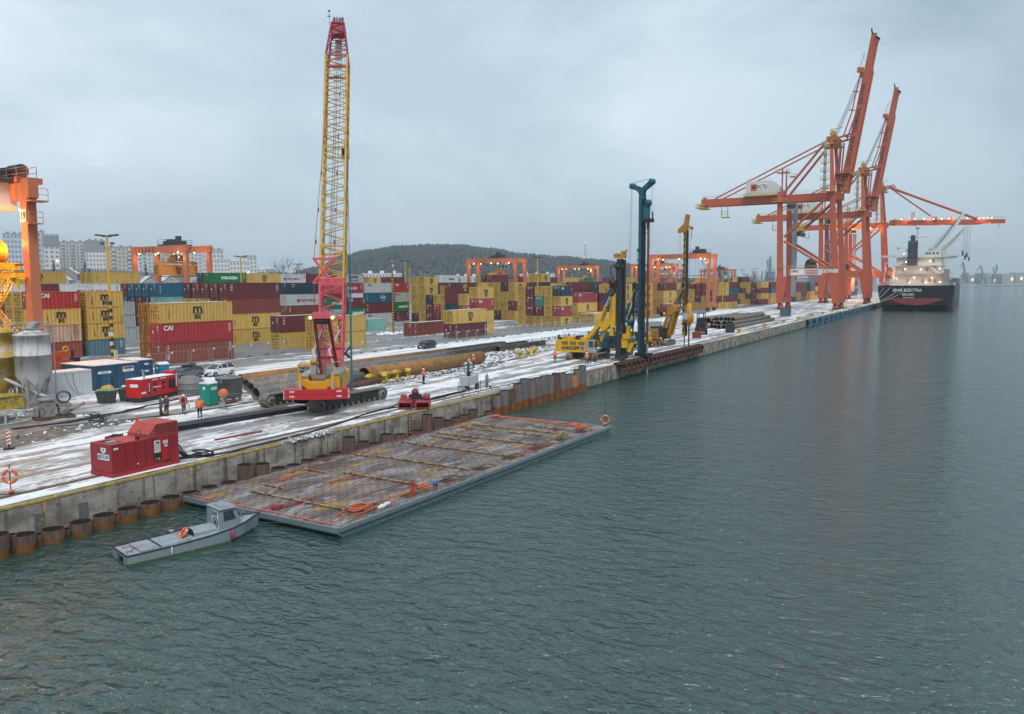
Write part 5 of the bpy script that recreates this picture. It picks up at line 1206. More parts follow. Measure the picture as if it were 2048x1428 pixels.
for i,(x,y,L,lb)in enumerate(((100.5,30.6,22,'dark steel tube pile nearest the snow lane behind the bollards'),(97.2,28.3,29,'long dark steel pile behind the ochre pipes'),(98.5,26.9,18,'dark steel pile closest to the rubble strip'),(112,25.4,16,'short dark pile right of the others'))):
 m=MB();m.box((0,-.45,0),(L,.45,.06));m.box((0,-.45,.06),(L,-.39,.8));m.box((0,.39,.06),(L,.45,.8));m.box((0,-.45,.8),(L,.45,.86))
 tag(m.build('steel_pile',dkb,loc=(x,y,0),rz=-.012),lb,'steel pile','dark piles behind the pipes')
warm=emit('sodium_lamp',(1,.50,.14),7)
warmw=emit('warm_lamp',(1,.80,.50),7)
pyel=pm('platform_yellow',(.55,.42,.06),.6)
def lamp_light(p,W,col=(1,.45,.10),r=.25):
 l=bpy.data.lights.new('lamp_light','POINT');l.energy=W;l.color=col;l.shadow_soft_size=r
 o=bpy.data.objects.new('lamp_light',l);COL.objects.link(o);o.location=p;return o
orx=pm('gantry_orange',(.47,.098,.045),.5,0,.08,.15,dirt=(.30,.085,.05),amt=.3,dscale=.3)
pgrey=pm('ladder_grey',(.35,.38,.42),.6)
def platform(m,y,z,x0,x1,w_=1.6):
 m.box((x0,y-w_,z),(x1,y+w_,z+.15));rails(m,[(x0,y-w_,z+.1),(x1,y-w_,z+.1)],1.2,.06);rails(m,[(x0,y-w_,z+.1),(x0,y+w_,z+.1)],1.2,.06)
def gantry_crane(X0,raised,label,sign=False,house=True,group=None):
 """ship-to-shore crane: local x along the quay, y inland, rails at y=5 and y=26"""
 e=empty('gantry_crane',(X0,0,0),0,label,'gantry crane')
 xs=(0,18.5)
 for x in xs:
  for(y0,y1,nm)in((26,27.0,'landside'),(5.0,7.3,'waterside')):
   m=MB();s=1 if y0<10 else-1
   w0=2.9
   m.bar((x,y0,4.6),(x,y0,13.4),1.7,2.6,ref=(0,1,0),w2=1.7,h2=3.4)if False else None
   yin=y0+s*1.2
   m.add([(x-.8,y0-1.35,4.4),(x+.8,y0-1.35,4.4),(x+.8,y0+1.35,4.4),(x-.8,y0+1.35,4.4),(x-.8,y0-1.3-(.0 if s>0 else 1.6),13.3),(x+.8,y0-1.3-(.0 if s>0 else 1.6),13.3),(x+.8,y0+1.3+(1.6 if s>0 else 0),13.3),(x-.8,y0+1.3+(1.6 if s>0 else 0),13.3)],[(0,3,2,1),(4,5,6,7),(0,1,5,4),(1,2,6,5),(2,3,7,6),(3,0,4,7)])
   top=47 if y0>10 else 46
   m.bar((x,y0+.1,13.3),(x*(1 if y0>10 else 1)+(0),y1,top),1.5,2.3,ref=(0,1,0),w2=1.3,h2=1.8)
   m.build('leg',orx,e)
 for x in xs:
  MB().box((x-.75,8.0,13.35),(x+.75,23.2,16.5)).build('portal_beam',orx,e)
  m=MB();m.rod((x,24.9,29.0),(x,8.2,44.6),.52,10);m.build('brace',orx,e)
  m=MB();m.rod((x,24.9,27.4),(x,8.0,16.4),.52,10);m.build('brace',orx,e)
 for y in(5,26):
  m=MB();m.box((.8,y-1.0,2.6),(17.7,y+1.0,4.6));m.box((-1.6,y-1.0,2.6),(.79,y+1.0,4.39));m.box((17.71,y-1,2.6),(20.1,y+1,4.39));m.build('sill_beam',orx,e)
  for x in(-1.2,14.2):
   b=MB();b.prism([(x,1.2),(x+5.6,1.2),(x+4.4,2.6),(x+1.2,2.6)],y-.6,y+.6,'xz')
   b.box((x+.2,y-.75,.5),(x+2.4,y+.75,1.25));b.box((x+3.2,y-.75,.5),(x+5.4,y+.75,1.25));bo=b.build('bogie',orx,e)
   w_=MB()
   for k in range(6):w_.rod((x+.5+k*.92,y-.8,.42),(x+.5+k*.92,y+.8,.42),.40,10)
   w_.build('rail_wheel',dark(),bo)
 for x in(5.6,12.4):
  m=MB();m.box((x-.6,4.6,43.4),(x+.6,60.5,46.2));m.build('girder',orx,e)
 m=MB()
 for y in(8,17,27,38,49,60):m.box((6.2,y-.4,44.2),(11.8,y+.4,45.6))
 m.box((-.7,7.9,44.0),(5.0,9.3,45.8));m.box((13,7.9,44.0),(19.2,9.3,45.8));m.box((-.7,26.2,44.0),(5.0,27.6,45.8));m.box((13,26.2,44),(19.2,27.6,45.8));m.build('cross_beam',orx,e)
 m=MB();m.box((4.0,59,42.5),(14,62.6,43.0));m.box((4.6,60.6,43.01),(13.4,61.6,44.2));rails(m,[(4,62.5,43),(14,62.5,43)],1.3,.08);rails(m,[(4,59,43),(4,62.5,43)],1.3,.08);m.build('tail_platform',pyel,e)
 m=MB();m.bar((8,61.5,43),(8,60.0,47.4),.5);m.bar((10,60.2,43),(10,60.0,47.4),.5);m.bar((7,60.0,47),(11,60.0,47.4),.5);m.build('tail_frame',orx,e)
 m=MB();rails(m,[(4.9,y,46.2)for y in(28,36,44,52,60)],1.3,.06);rails(m,[(4.9,y,46.2)for y in(10,14,18,22,26)],1.3,.06);m.build('handrail',pyel,e)
 ap=66.8
 for x in xs:
  m=MB();m.bar((x,7.3,46),(x*.55+4.2,8.8,ap),1.2,1.6,ref=(0,1,0),w2=.9,h2=1.1);m.build('tower_leg',orx,e)
  m=MB();m.rod((x*.5+4.6,11.0,ap-1),(x*.6+3.7,26.6,46.4),.48,10);m.build('brace',orx,e)
 m=MB();m.box((3.4,6.6,ap-.6),(15.1,10.6,ap+.9));m.bar((4,7.0,ap),(4,1.6,ap+1.2),.7);m.bar((14,7.0,ap),(14,1.6,ap+1.2),.7);m.build('apex_beam',orx,e)
 m=MB();platform(m,8.8,ap-2.2,2.0,16,3.0);m.bar((6,8.8,ap+1),(6,9.6,ap+4),.25);m.bar((6,9.6,ap+3.8),(6,5,ap+4.3),.3);m.lathe([(.05,-.6),(1.2,-.6),(1.2,.6),(.05,.6)],(7,8.6,ap+2.3),12,0,(1,0,0));m.build('apex_platform',pyel,e)
 for x in(5.0,13.0):
  m=MB();m.rod((x,9.5,ap),(x,54.5,46.3),.30,8);m.build('back_stay',orx,e)
 for x in(5.0,13.0):MB().bar((x,27.2,46.5),(x,27.2,57.0),.5,.6).build('stay_post',orx,e)
 m=MB();platform(m,27.2,55.2,4.0,8.5,2.4);platform(m,24.5,54.0,10,14,1.2);m.build('stay_platform',pyel,e)
 m=MB()
 for k in range(6):m.box((-1.9,8.6,47.5+3.1*k),(-.6,11.6,47.7+3.1*k));
 for k in range(6):rails(m,[(-1.9,8.6,47.7+3.1*k),(-1.9,11.6,47.7+3.1*k)],1.1,.07)
 m.build('landing',pyel,e)
 m=MB();m.box((-1.5,9.6,47),(-.7,10.6,65));m.box((17.6,23.4,4.8),(19.4,25.2,43.4));m.build('ladder_tower',pgrey,e)
 m=MB()
 for y,z in((8.4,45.9),(26.8,43.0)):platform(m,y,z,-2.2,1.0,2.6)
 platform(m,26.8,16.6,-1.2,.9,2.2);rails(m,[(-.7,9,16.5),(-.7,13,16.5),(-.7,18,16.5),(-.7,23,16.5)],1.1,.05);m.build('walkway',pyel,e)
 if house:
  m=MB();m.prism([(27.9,46.5),(41.8,46.5),(41.2,52.2),(31.2,52.2),(27.9,49.0)],3.4,14.6,'yz');hs=m.build('machine_house',pm('house_white',(.60,.60,.58),.6,var=.06),e)
  m=MB();m.box((3.0,27.4,46.25),(15,42.4,46.49));rails(m,[(3.0,42.3,46.4),(3.0,35,46.4),(3.0,28,46.4)],1.2,.06);rails(m,[(3.6,41,52.2),(3.6,36,52.2),(3.6,31.4,52.2)],1.0,.05);m.build('house_platform',pyel,e)
  bd=MB();bd.box((3.36,32.4,48.1),(3.39,39.6,51.3));bd=bd.build('sign_board',mwhite(),hs)
  bd2=MB();bd2.box((3.32,36.9,48.3),(3.355,39.4,51.1));bd2.prism([(37.2,49.2),(38.3,49.2),(39.1,49.7),(38.2,50.4),(37.6,50.0)],3.29,3.315,'yz',1);bd2.build('emblem',[pm('sign_orange',(.55,.10,.05),.6),mblack()],hs)
  letter('BCT',2.0,mblack(),hs,wallM((3.35,35.4,49.9),(0,-1,0),(0,0,1)),'lettering',.05)
  m=MB()
  for k in range(4):m.box((3.34,32.6,48.7+.55*k),(3.36,33.9,48.9+.55*k))
  m.box((3.34,34.2,48.45),(3.36,36.4,48.65));m.build('fine_print',mblack(),hs)
 m=MB();m.box((7,49.5,38.4),(11,52.4,38.7));rails(m,[(7,49.5,38.6),(7,52.4,38.6)],2.2,.1);m.box((7,49.6,38.7),(7.2,49.8,43.4));m.box((7,52.1,38.7),(7.2,52.3,43.4));m.build('service_basket',pyel,e)
 m=MB();m.box((6.4,21.8,40.2),(9.6,25.4,43.2));cb=m.build('trolley_cab',pm('cab_pale',(.45,.48,.50),.5),e)
 m=MB();m.box((6.38,22.1,40.6),(6.395,25.1,42.4));m.build('cab_window',glass(),cb)
 if raised:
  m=MB()
  for x in(7.5,8.6,9.7):m.rod((x,20,43.3),(x,20.4,33.6),.05,4)
  m.build('hoist_rope',wire,e)
  m=MB();m.box((6,19.0,31.6),(12.5,21.2,32.9));m.lathe([(.05,-.9),(.95,-.9),(.95,.9),(.05,.9)],(8,20,33.3),10,0,(1,0,0));m.box((3.5,19.5,29.6),(15,20.8,31.2),1);m.build('spreader',[pyel,dark()],e)
  m=MB();m.lathe([(.1,-2),(1.9,-2),(1.9,2),(.1,2)],(9.2,16.0,18.4),14,0,(1,0,0));m.box((6.5,14,16.6),(12,18,18));m.build('cable_reel',dark(),e)
 H=V((0,4.2,46.0));T=V((0,-5.2,105.0))if raised else V((0,-55.5,44.6))
 d=(T-H).normalized();Lb=(T-H).length;nrm=V((0,d.z,-d.y))
 if not raised:nrm=V((0,0,1))if d.y<0 else nrm
 def bpt(x,l,n):return V((x,H.y,H.z))+d*l+nrm*n
 for x in(5.4,12.6):
  m=MB();prof=[(0.3,-1.5),(Lb-13,-1.5),(Lb-11,-1.0),(Lb,-.9),(Lb,.9),(1.2,1.5),(.3,.8)]
  vs=[bpt(x-.55,l,n)for l,n in prof]+[bpt(x+.55,l,n)for l,n in prof];k=len(prof)
  m.add(vs,[(i,(i+1)%k,k+(i+1)%k,k+i)for i in range(k)]+[tuple(range(k-1,-1,-1)),tuple(range(k,2*k))]);bm_=m.build('boom_girder',orx,e)
  if x<6:
   if raised:letter('BALTIC  CONTAINER  TERMINAL  GDYNIA',2.05,mblack(),bm_,wallM(bpt(x-.56,21.5,.05),d,nrm),'lettering',.06,'CENTER',1.0)
   else:letter('BALTIC  CONTAINER  TERMINAL  GDYNIA',1.75,mblack(),bm_,wallM(bpt(x-.56,26,.05),d,(0,0,1)),'lettering',.03,'CENTER',.95)
 m=MB()
 for l in(4,14,24,34,44,54):m.bar(bpt(5.9,l,0),bpt(12.1,l,0),.7)
 m.bar(bpt(3.6,3.5,1.3),bpt(14.4,3.5,1.3),1.1);m.build('boom_tie',orx,e)
 m=MB();p=bpt(4.0,Lb-1,0)
 if raised:
  for l in(Lb-13,Lb-10):m.bar(bpt(4.2,l,1.2),bpt(4.2,l+2.5,2.9),.12);m.bar(bpt(4.2,Lb-13,2.7),bpt(4.2,Lb-7,1.8),.12);m.bar(bpt(4.4,Lb-1.5,-.9),bpt(4.4,Lb-2.5,-2.4),.7);m.bar(bpt(4.4,Lb-5,-1.3),bpt(4.4,Lb-2.5,-2.4),.25);m.bar(bpt(4.4,Lb-.5,.6),bpt(4.4,Lb+1.4,1.2),.5)
 else:
  rails(m,[bpt(4.5,l,1.2)for l in(50,54,Lb)],1.2,.07);m.bar(bpt(4.6,Lb-3,-1.2),bpt(4.6,Lb-3,-3.2),.4)
 m.build('tip_platform',pyel,e)
 m=MB();m.bar(bpt(4.6,.6,-.9),bpt(4.6,5.5,-.6),.16);m.bar(bpt(4.6,.6,-.3),bpt(4.6,5.5,0),.16);m.build('hinge_platform',pyel,e)
 if raised:
  m=MB();q=bpt(9,46.5,1.8)
  for x in(6,8,10,12):m.rod((x,8.2,ap+1.2),(x,q.y,q.z),.075,4)
  m.build('boom_rope',wire,e)
  for x in(4.4,13.6):
   m=MB();m.rod((x,4.6,ap+.5),bpt(x,30,2.4),.26,6);m.rod(bpt(x,30,2.4),bpt(x,46,2.0),.24,6);m.rod((x,5.4,ap-.5),bpt(x,2.5,2.6),.28,6);m.rod((x,6.4,ap-1),(x,7.2,47),.25,6);m.build('folded_stay',orx,e)
  m=MB()
  for l in(21,31,38):m.bar(bpt(4.4,l,4.2 if l<30 else 3.4),bpt(4.4,l,1.4),.45)
  m.box((3,1.5,53),(14.5,7,53.6));m.build('stay_bracket',orx,e)
  m=MB();m.bar(bpt(4.6,46.0,1.2),bpt(4.6,46.0,3.4),1.5,1.8);m.bar(bpt(13.4,46.0,1.2),bpt(13.4,46.0,3.4),1.5,1.8);m.build('stay_lug',orx,e)
 else:
  for x in(4.4,13.6):
   for l,r_ in((45.5,.42),(25.0,.30)):
    m=MB();m.rod((x,4.6,ap+.3),bpt(x,l,1.6),r_,8);m.build('fore_stay',orx,e)
  m=MB()
  for x in(6,12):m.rod((x,6,ap+1.6),bpt(x,44,2.4),.08,4);m.rod((x,6,ap+1.6),bpt(x,24,2.2),.06,4)
  m.build('boom_rope',wire,e)
  m=MB()
  for l in(12.5,13.6):m.bar(bpt(5,l,1.4),bpt(5,l,6.0),.5)
  for l,h_ in((25,3),(33,3),(45.5,2.6)):m.bar(bpt(5,l,1.2),bpt(5,l,h_),1.2)
  m.build('stay_lug',orx,e)
  for l in(7,14,19,24,28,32,37,41,47,49,51,53):
   m=MB();m.sphere(bpt(4.5,l,1.7),.28,0,6);m.build('boom_lamp',warm,e)
  for l in(10,22,34,48):
   lamp_light(V((X0,0,0))+bpt(3.4,l,1.9),300);
  for l in(5,28,52):lamp_light(V((X0,0,0))+bpt(9,l,-3.0),450)
  for y in(8,14,24,33):MB().sphere((4.6,y,43.0),.35,0,6).build('girder_lamp',warm,e)
  lamp_light((X0+2.5,33,42.3),1800);lamp_light((X0+2.5,20,42.3),1500);lamp_light((X0-3,10,42),800)
  lamp_light((X0+9,22,14.5),5000);lamp_light((X0-3,15,15.5),1500);MB().sphere((-1.2,16,15.8),.5,0,6).build('portal_lamp',warm,e)
 if sign:
  m=MB();m.box((-.80,16.8,13.7),(-.765,21.9,16.2));sg=m.build('sign_board',mwhite(),e)
  letter('ZPMC',1.25,pm('blue_marking',(.03,.06,.2),.6),sg,wallM((-.81,20.3,15.2),(0,-1,0),(0,0,1)),'lettering',.05,'CENTER',.85)
  m=MB();m.box((-.80,9.9,13.7),(-.765,16.75,16.2));s2=m.build('sign_board',pm('sign_pale',(.62,.58,.56),.6),e)
  m=MB()
  for k in range(3):m.box((-.82,11.6,14.1+.62*k),(-.802,16.2,14.4+.62*k))
  m.build('fine_print',pm('red_marking',(.36,.02,.045),.6),s2)
  s2.location.y=0
  letter('GDYNEK',2.1,mwhite(),e,wallM((-.78,6.4+.0,15.0),(0,-1,0),(0,0,1)),'lettering',.09,'CENTER',.78)if False else None
  letter('GDYNEK',1.9,mwhite(),e,wallM((-.86,7.0,15.2),(0,-1,0),(0,0,1)),'lettering',.09,'CENTER',.8)
 return e
gantry_crane(334.6,True,'nearest orange quay crane with raised boom and white signs on its portal',True)
gantry_crane(433.5,True,'second orange quay crane with raised boom, further along the quay')
gantry_crane(526.0,False,'third orange quay crane with lowered, lamp lit boom over the ship')
rto=pm('yard_crane_orange',(.50,.165,.085),.5,0,.08,.3,dirt=(.32,.11,.06),amt=.25)
def yard_gantry(u,v0,label,H=22.0,lit=True,load=None,tz=.4,num=None,faded=False,power=900,sp_z=12.0):
 o0=yp(u,v0);e=empty('yard_gantry',o0,CA,label,'yard gantry');S=23.5;B=7.2
 mt=pm('faded_pink_orange',(.60,.22,.20),.6,var=.08)if faded else rto
 for x in(0,B):
  for y in(0,S):
   m=MB();m.bar((x,y,2.2),(x,y,H-1.6),.95,1.15,ref=(0,1,0),w2=.95,h2=1.35);m.build('leg',mt,e)
  m=MB();m.box((x-.45,-.9,H-1.7),(x+.45,S+.9,H));m.build('portal_beam',mt,e)
  m=MB();m.rod((x,.5,H*.62),(x,S-.5,H*.62),.12,6)if x>0 else m.rod((x,.4,H*.66),(x,3.2,H-1.7),.1,6);m.build('tie_bar',dark(),e)
 for y in(0,S):
  m=MB();m.box((-1.0,y-.55,1.4),(B+1.0,y+.55,2.3));m.box((2,y-.9,2.3),(5.4,y+.9,3.6));sb=m.build('sill_beam',mt,e)
  for x in(-.2,B+.2):wheel(sb,(x-.9,y,.75),.75,.5,steel());wheel(sb,(x+.9,y,.75),.75,.5,steel())
 ty=S*tz
 m=MB();m.box((.3,ty-3.0,H+.1),(B-.3,ty+3.0,H+.5));m.box((.8,ty-2.4,H+.5),(3.4,ty-.2,H+1.8));m.box((4,ty-1.6,H+.5),(6.2,ty+2.2,H+1.5));m.rod((2,ty+.4,H+1),(2,ty+2.4,H+1),.5,10);rails(m,[(.3,ty-3,H+.4),(.3,ty,H+.4),(.3,ty+3,H+.4)],1.3,.05);rails(m,[(B-.3,ty-3,H+.4),(B-.3,ty+3,H+.4)],1.3,.05);m.box((B-1.5,ty+1.5,H+.5),(B-.4,ty+2.8,H+3.0));m.build('trolley',pm('trolley_dark',(.05,.06,.065),.6,var=.3),e)
 zs=sp_z
 m=MB()
 for x in(2.2,5.0):
  for y in(ty-1.2,ty+1.2):m.rod((x,y,H+.2),(x,y,zs+1.8),.035,4)
 m.build('hoist_rope',wire,e)
 spm=pm('spreader_amber',(.62,.26,.02),.5)
 m=MB();m.box((2.0,ty-1.4,zs+1.0),(5.2,ty+1.4,zs+1.7));m.lathe([(.05,-.6),(.6,-.6),(.6,.6),(.05,.6)],(2.6,ty,zs+2.0),10,0,(0,1,0));m.lathe([(.05,-.6),(.6,-.6),(.6,.6),(.05,.6)],(4.6,ty,zs+2.0),10,0,(0,1,0))
 m.box((-2.5,ty-.5,zs+.35),(9.7,ty+.5,zs+.95));m.box((-2.6,ty-1.2,zs+.05),(-2.1,ty+1.2,zs+.6));m.box((9.3,ty-1.2,zs+.05),(9.8,ty+1.2,zs+.6));m.build('spreader',spm,e)
 m=MB();m.box((1.2,ty-4.6,H-4.4),(3.0,ty-3.0,H-1.8));cb=m.build('operator_cab',pm('cab_pale',(.45,.48,.50),.5),e);m=MB();m.box((1.18,ty-4.4,H-4.2),(1.195,ty-3.2,H-2.6));m.box((1.3,ty-4.62,H-4.2),(2.9,ty-4.605,H-2.6));m.build('cab_window',glass(),cb)
 m=MB()
 for k in range(5):
  y=S-1.5-k*1.6;m.path([(-.5,y,H-.2),(-.5,y-.2,H-1.9),(-.5,y-.8,H-2.4),(-.5,y-1.4,H-1.9),(-.5,y-1.6,H-.2)],.07,4)
 m.build('festoon',hose,e)
 if num:
  m=MB();m.box((-.03-.5,-.5,H-3.6),(-.005-.5,.55,H-2.5));sg=m.build('number_plate',mwhite(),e);letter(num,.95,mblack(),sg,wallM((-.545,0,H-3.05),(0,-1,0),(0,0,1)),'lettering',.03)
 if lit:
  for x in(-.6,B+.6):
   for y in(3.0,S*.5,S-3.0):MB().sphere((x*.6,y,H-1.95),.22,0,6).build('flood_lamp',warm,e)
  M_=Matrix.Translation(o0)@Matrix.Rotation(CA,4,'Z')
  for p_ in((-1.6,2.6,H-3.5),(-1.6,S-2.6,H-3.5),(B*.5,1.8,H-3),(B*.5,S-1.8,H-3)):lamp_light(M_@V(p_),power*.11)
 return e,Matrix.Translation(o0)@Matrix.Rotation(CA,4,'Z')
lo=dp(83,690,82.5);lo.z=0
eu,ev=lo.dot(UX),lo.dot(UY)
g1,M1=yard_gantry(eu-7.7,ev,'near orange yard gantry cut by the left edge, with yellow stairs',21.6,True,tz=.21,power=2600,sp_z=11.6)
NG=Matrix.Translation((7.2,0,0))
m=MB(NG);m.box((-.545,-.55,17.6),(-.52,.6,18.9));sg=m.build('number_plate',mwhite(),g1)
letter('19',.95,mblack(),sg,NG@wallM((-.56,.02,18.25),(0,-1,0),(0,0,1)),'lettering',.03)
m=MB(NG);m.box((-.48,-1.2,20.0),(.5,.2,21.9));m.box((-.8,-2.0,19.6),(1.0,-.6,19.75));rails(m,[(-.8,-2,19.7),(-.8,-.6,19.7)],1.2,.03);rails(m,[(-.8,-2,19.7),(1.0,-2,19.7)],1.2,.03);rails(m,[(-.45,-1.1,21.9),(-.45,1.0,21.9),(-.45,3.0,21.9),(-.45,5,21.9),(-.45,7,21.9)],1.2,.04);rails(m,[(.45,-1.1,21.9),(.45,3.0,21.9),(.45,7,21.9)],1.2,.04);m.box((-.8,-1.6,17.4),(.6,-.6,17.5));rails(m,[(-.8,-1.6,17.5),(.6,-1.6,17.5)],1.1,.03);m.build('walkway',rto,g1)
m=MB(NG);m.box((-2.2,2.6,19.4),(.2,4.8,22.2));m.prism([(2.6,19.4),(4.8,19.4),(4.8,18.9),(3.0,18.9)],-2.2,.2,'yz');cbx=m.build('operator_cab',pm('cab_white',(.62,.62,.60),.5),g1)
m=MB(NG);m.box((-2.23,2.75,19.0),(-2.205,4.0,20.9));m.build('cab_window',glass(),cbx)
letter('KALMAR',.62,pm('red_marking',(.36,.02,.045),.6),cbx,NG@wallM((-2.21,3.9,21.6),(0,-1,0),(0,0,1)),'lettering',.02)
m=MB(NG);m.box((-.3,1.2,21.7),(2.2,7.5,22.3),0);m.rod((.6,2.0,23.0),(.6,4.0,23.0),.7,12,1);m.box((.2,4.4,22.3),(1.6,6.2,23.5),1);m.build('hoist_winch',[rto,MATS['trolley_dark']],g1)
sty=pm('stair_yellow',(.60,.42,.02),.5,var=.1)
m=MB(NG)
def stair(m,a,b,w_):
 a=V(a);b=V(b);n=11
 for s in(-w_/2,w_/2):m.bar(a+V((s,0,0)),b+V((s,0,0)),.08,.28);m.bar(a+V((s,0,1)),b+V((s,0,1)),.06);m.bar(a+V((s,0,.5)),b+V((s,0,.5)),.05)
 for i in range(n+1):
  p=a.lerp(b,i/n);m.box((p.x-w_/2,p.y-.12,p.z-.02),(p.x+w_/2,p.y+.12,p.z+.03))
  if i%2==0:
   for s in(-w_/2,w_/2):m.bar(p+V((s,0,0)),p+V((s,0,1)),.05)
stair(m,(-1.5,1.4,12.1),(-1.5,5.6,8.3),.9);stair(m,(-1.5,5.6,8.3),(-1.5,.9,5.2),.9)
m.box((-2.1,-.2,12.0),(-.5,1.5,12.1));rails(m,[(-2.1,-.2,12.1),(-2.1,1.4,12.1)],1.1,.04);m.prism([(-.3,12.0),(1.2,12.0),(-.3,10.9)],-1.6,-1.4,'yz');m.box((-2.1,5.5,8.15),(-.6,7.4,8.25));m.box((-2.2,-.4,5.1),(-.5,1.0,5.2));rails(m,[(-2.2,-.4,5.2),(-2.2,1.0,5.2)],1.1,.04)
m.build('stair',sty,g1)
m=MB(NG);m.lathe([(.1,-1.0),(1.3,-1.0),(1.3,-.8),(1.0,-.8),(1.0,.8),(1.3,.8),(1.3,1.0),(.1,1.0)],(-1.6,4.6,14.6),18,0,(1,0,0));m.box((-3.2,3.2,12.9),(.4,7.3,13.6));m.build('cable_drum',pm('drum_amber',(.62,.33,.02),.5),g1)
lamp_light(M1@NG@V((-.6,2.6,15.6)),420);lamp_light(M1@NG@V((.0,2.3,10.5)),520);MB(NG).sphere((-.2,1.0,18.9),.2,0,8).build('flood_lamp',warmw,g1)
lamp_light(M1@NG@V((-2,5.5,13.6)),420)
for y_ in(2.5,9,15,21):lamp_light(M1@V((-1.8,y_,18.2)),1500,(1,.48,.12),.3)
g2,M2=yard_gantry(135.6,147.0,'orange yard gantry lifting a yellow container on the left',21.8,True,tz=.42,power=1900,sp_z=16.75)
container(M2@V((-2.5,23.5*.42-1.22,13.75)),F40,2.88,'Fm','lamp-tinted yellow container with black logo hanging under the left yard gantry',rz=CA,group=None)
yard_gantry(277.5,133.0,'orange yard gantry standing in front of the wooded hill',21.3,True,tz=.45,power=1500,sp_z=14.5)
yard_gantry(302.8,61.0,'large orange yard gantry whose right legs stand behind the pipes',22.2,True,num='15',tz=.2,power=2600,sp_z=10.5)
yard_gantry(431.0,176.0,'smaller far yard gantry between the lamp mast and the black rig mast',21.3,True,tz=.3,power=2500,sp_z=13.0)
yard_gantry(415.0,120.0,'far yard gantry seen between the two tall rig masts',21.4,True,tz=.35,power=2500,sp_z=13.0)
yard_gantry(640.0,214.0,'faded pinkish gantry far behind, left of the far lit one',20.5,False,faded=True)
yard_gantry(560.0,168.0,'faded pinkish gantry far behind the rig hoses',20.5,False,faded=True)
yard_gantry(585.0,140.0,'faded pinkish gantry just left of the blue mast',20.5,False,faded=True)
hullb=pm('hull_black',(.012,.014,.017),.45,0,.2,.15,dirt=(.05,.05,.05),amt=.25,streak=True)
hullr=pm('hull_red',(.20,.035,.045),.55,0,.2,.15,dirt=(.09,.03,.035),amt=.35,streak=True)
shipw=pm('ship_white',(.62,.63,.63),.5,0,.06,.2,dirt=(.40,.36,.32),amt=.2,streak=True)
SX,SY=394.0,-19.6
sh=empty('cargo_ship',(SX,SY,WZ),0,'black hulled bulk carrier with white deckhouse moored stern on to the camera','ship')
zs=[-3,0,1.4,2.8,4.6,8.0,11.3]
secs=[(0.0,[3,6,10.0,12.6,14.2,15.0,15.1]),(4.0,[7,10.5,12.6,13.9,14.7,15.0,15.1]),(10,[11,13.4,14.3,14.8,15,15.1,15.1]),(22,[14,15,15.1,15.1,15.1,15.1,15.1]),(140,[14.5,15,15.1,15.1,15.1,15.1,15.1]),(165,[8,9,9.4,9.8,10.4,11.5,13]),(184,[.2,.4,.6,.9,1.4,2.5,4.5])]
def xoff(i,z,k):
 if k>0:return 0
 if z<2.8:return .68+(2.8-z)**1.25*2.0
 return(11.3-z)*.08
m=MB();rows=[]
for k,(x,hb_)in enumerate(secs):
 row=[]
 for z,b_ in zip(zs,hb_):row.append((x+(xoff(0,z,k)if k==0 else(min(3.4,xoff(0,z,0)*.4)if k==1 else 0)),b_,z))
 rows.append(row)
n=len(zs);vs=[p for r_ in rows for p in r_]+[(p[0],-p[1],p[2])for r_ in rows for p in r_];N_=len(rows)*n;fsb=[];fsr=[]
for k in range(len(rows)-1):
 for j in range(n-1):
  f=(k*n+j,(k+1)*n+j,(k+1)*n+j+1,k*n+j+1);g_=tuple(N_+q for q in reversed(f))
  (fsr if(zs[j+1]<=4.7 and k>0 and j<2)else fsb).extend([f,g_])
m.add(vs,fsb,0);m.add(vs,fsr,1)
for j in range(n-1):
 red=False  # counter under the red lens kept black, its shade put into the colour
 a,b_,c_,d_=rows[0][j],rows[0][j+1],None,None
 mid0=(a[0]-.4,0,a[2]);mid1=(b_[0]-.4,0,b_[2])
 for s in(-1,1):
  q=[(a[0],s*a[1],a[2]),(b_[0],s*b_[1],b_[2]),mid1,mid0]
  m.add(q,[(0,1,2,3)]if s>0 else[(3,2,1,0)],1 if red else 0)
m.add([(rows[k][-1][0],s*rows[k][-1][1],11.0)for k in range(len(rows))for s in(-1,1)],[(2*k,2*k+1,2*k+3,2*k+2)for k in range(len(rows)-1)],2)
hullo=m.build('hull',[hullb,hullr,pm('deck_red',(.16,.06,.05),.8)],sh)
m=MB();vs=[]
for i in range(25):
 y=-11.5+23*i/24
 for z in(5.7,5.7-3.0*(1-(y/11.5)**2)):
  hb_=12.6+(z-2.8)*.5;vs.append(((11.3-z)*.08-.4*(1-abs(y)/hb_)-.09,y,z))
m.add(vs,[(2*i,2*i+1,2*i+3,2*i+2)for i in range(24)]);m.build('boot_topping',pm('hull_red_bright',(.30,.05,.065),.55,dirt=(.2,.04,.05),amt=.3),hullo)
MB().lathe([(.3,-4),(.9,-3),(1.1,2.2),(.3,2.6)],(6.5,0,0),10).build('rudder',hullr,sh)
letter('SPAR ELECTRA',1.75,mwhite(),sh,wallM((-.55,3.2,9.2),(0,-1,0),(-.1,0,1)),'lettering',.06);letter('BERGEN',1.3,mwhite(),sh,wallM((-.40,2.8,7.3),(0,-1,0),(-.1,0,1)),'lettering',.04);letter('IMO 9725847',.75,mwhite(),sh,wallM((-.30,2.6,5.95),(0,-1,0),(-.1,0,1)),'lettering',.02)
m=MB();
for s in(-1,1):rails(m,[(x,s*14.8,11.2)for x in(.8,5,10,16,22,30)],1.2,.08)
rails(m,[(.5,y,11.2)for y in(-14.8,-9,-3,3,9,14.8)],1.2,.08);m.build('handrail',shipw,sh)
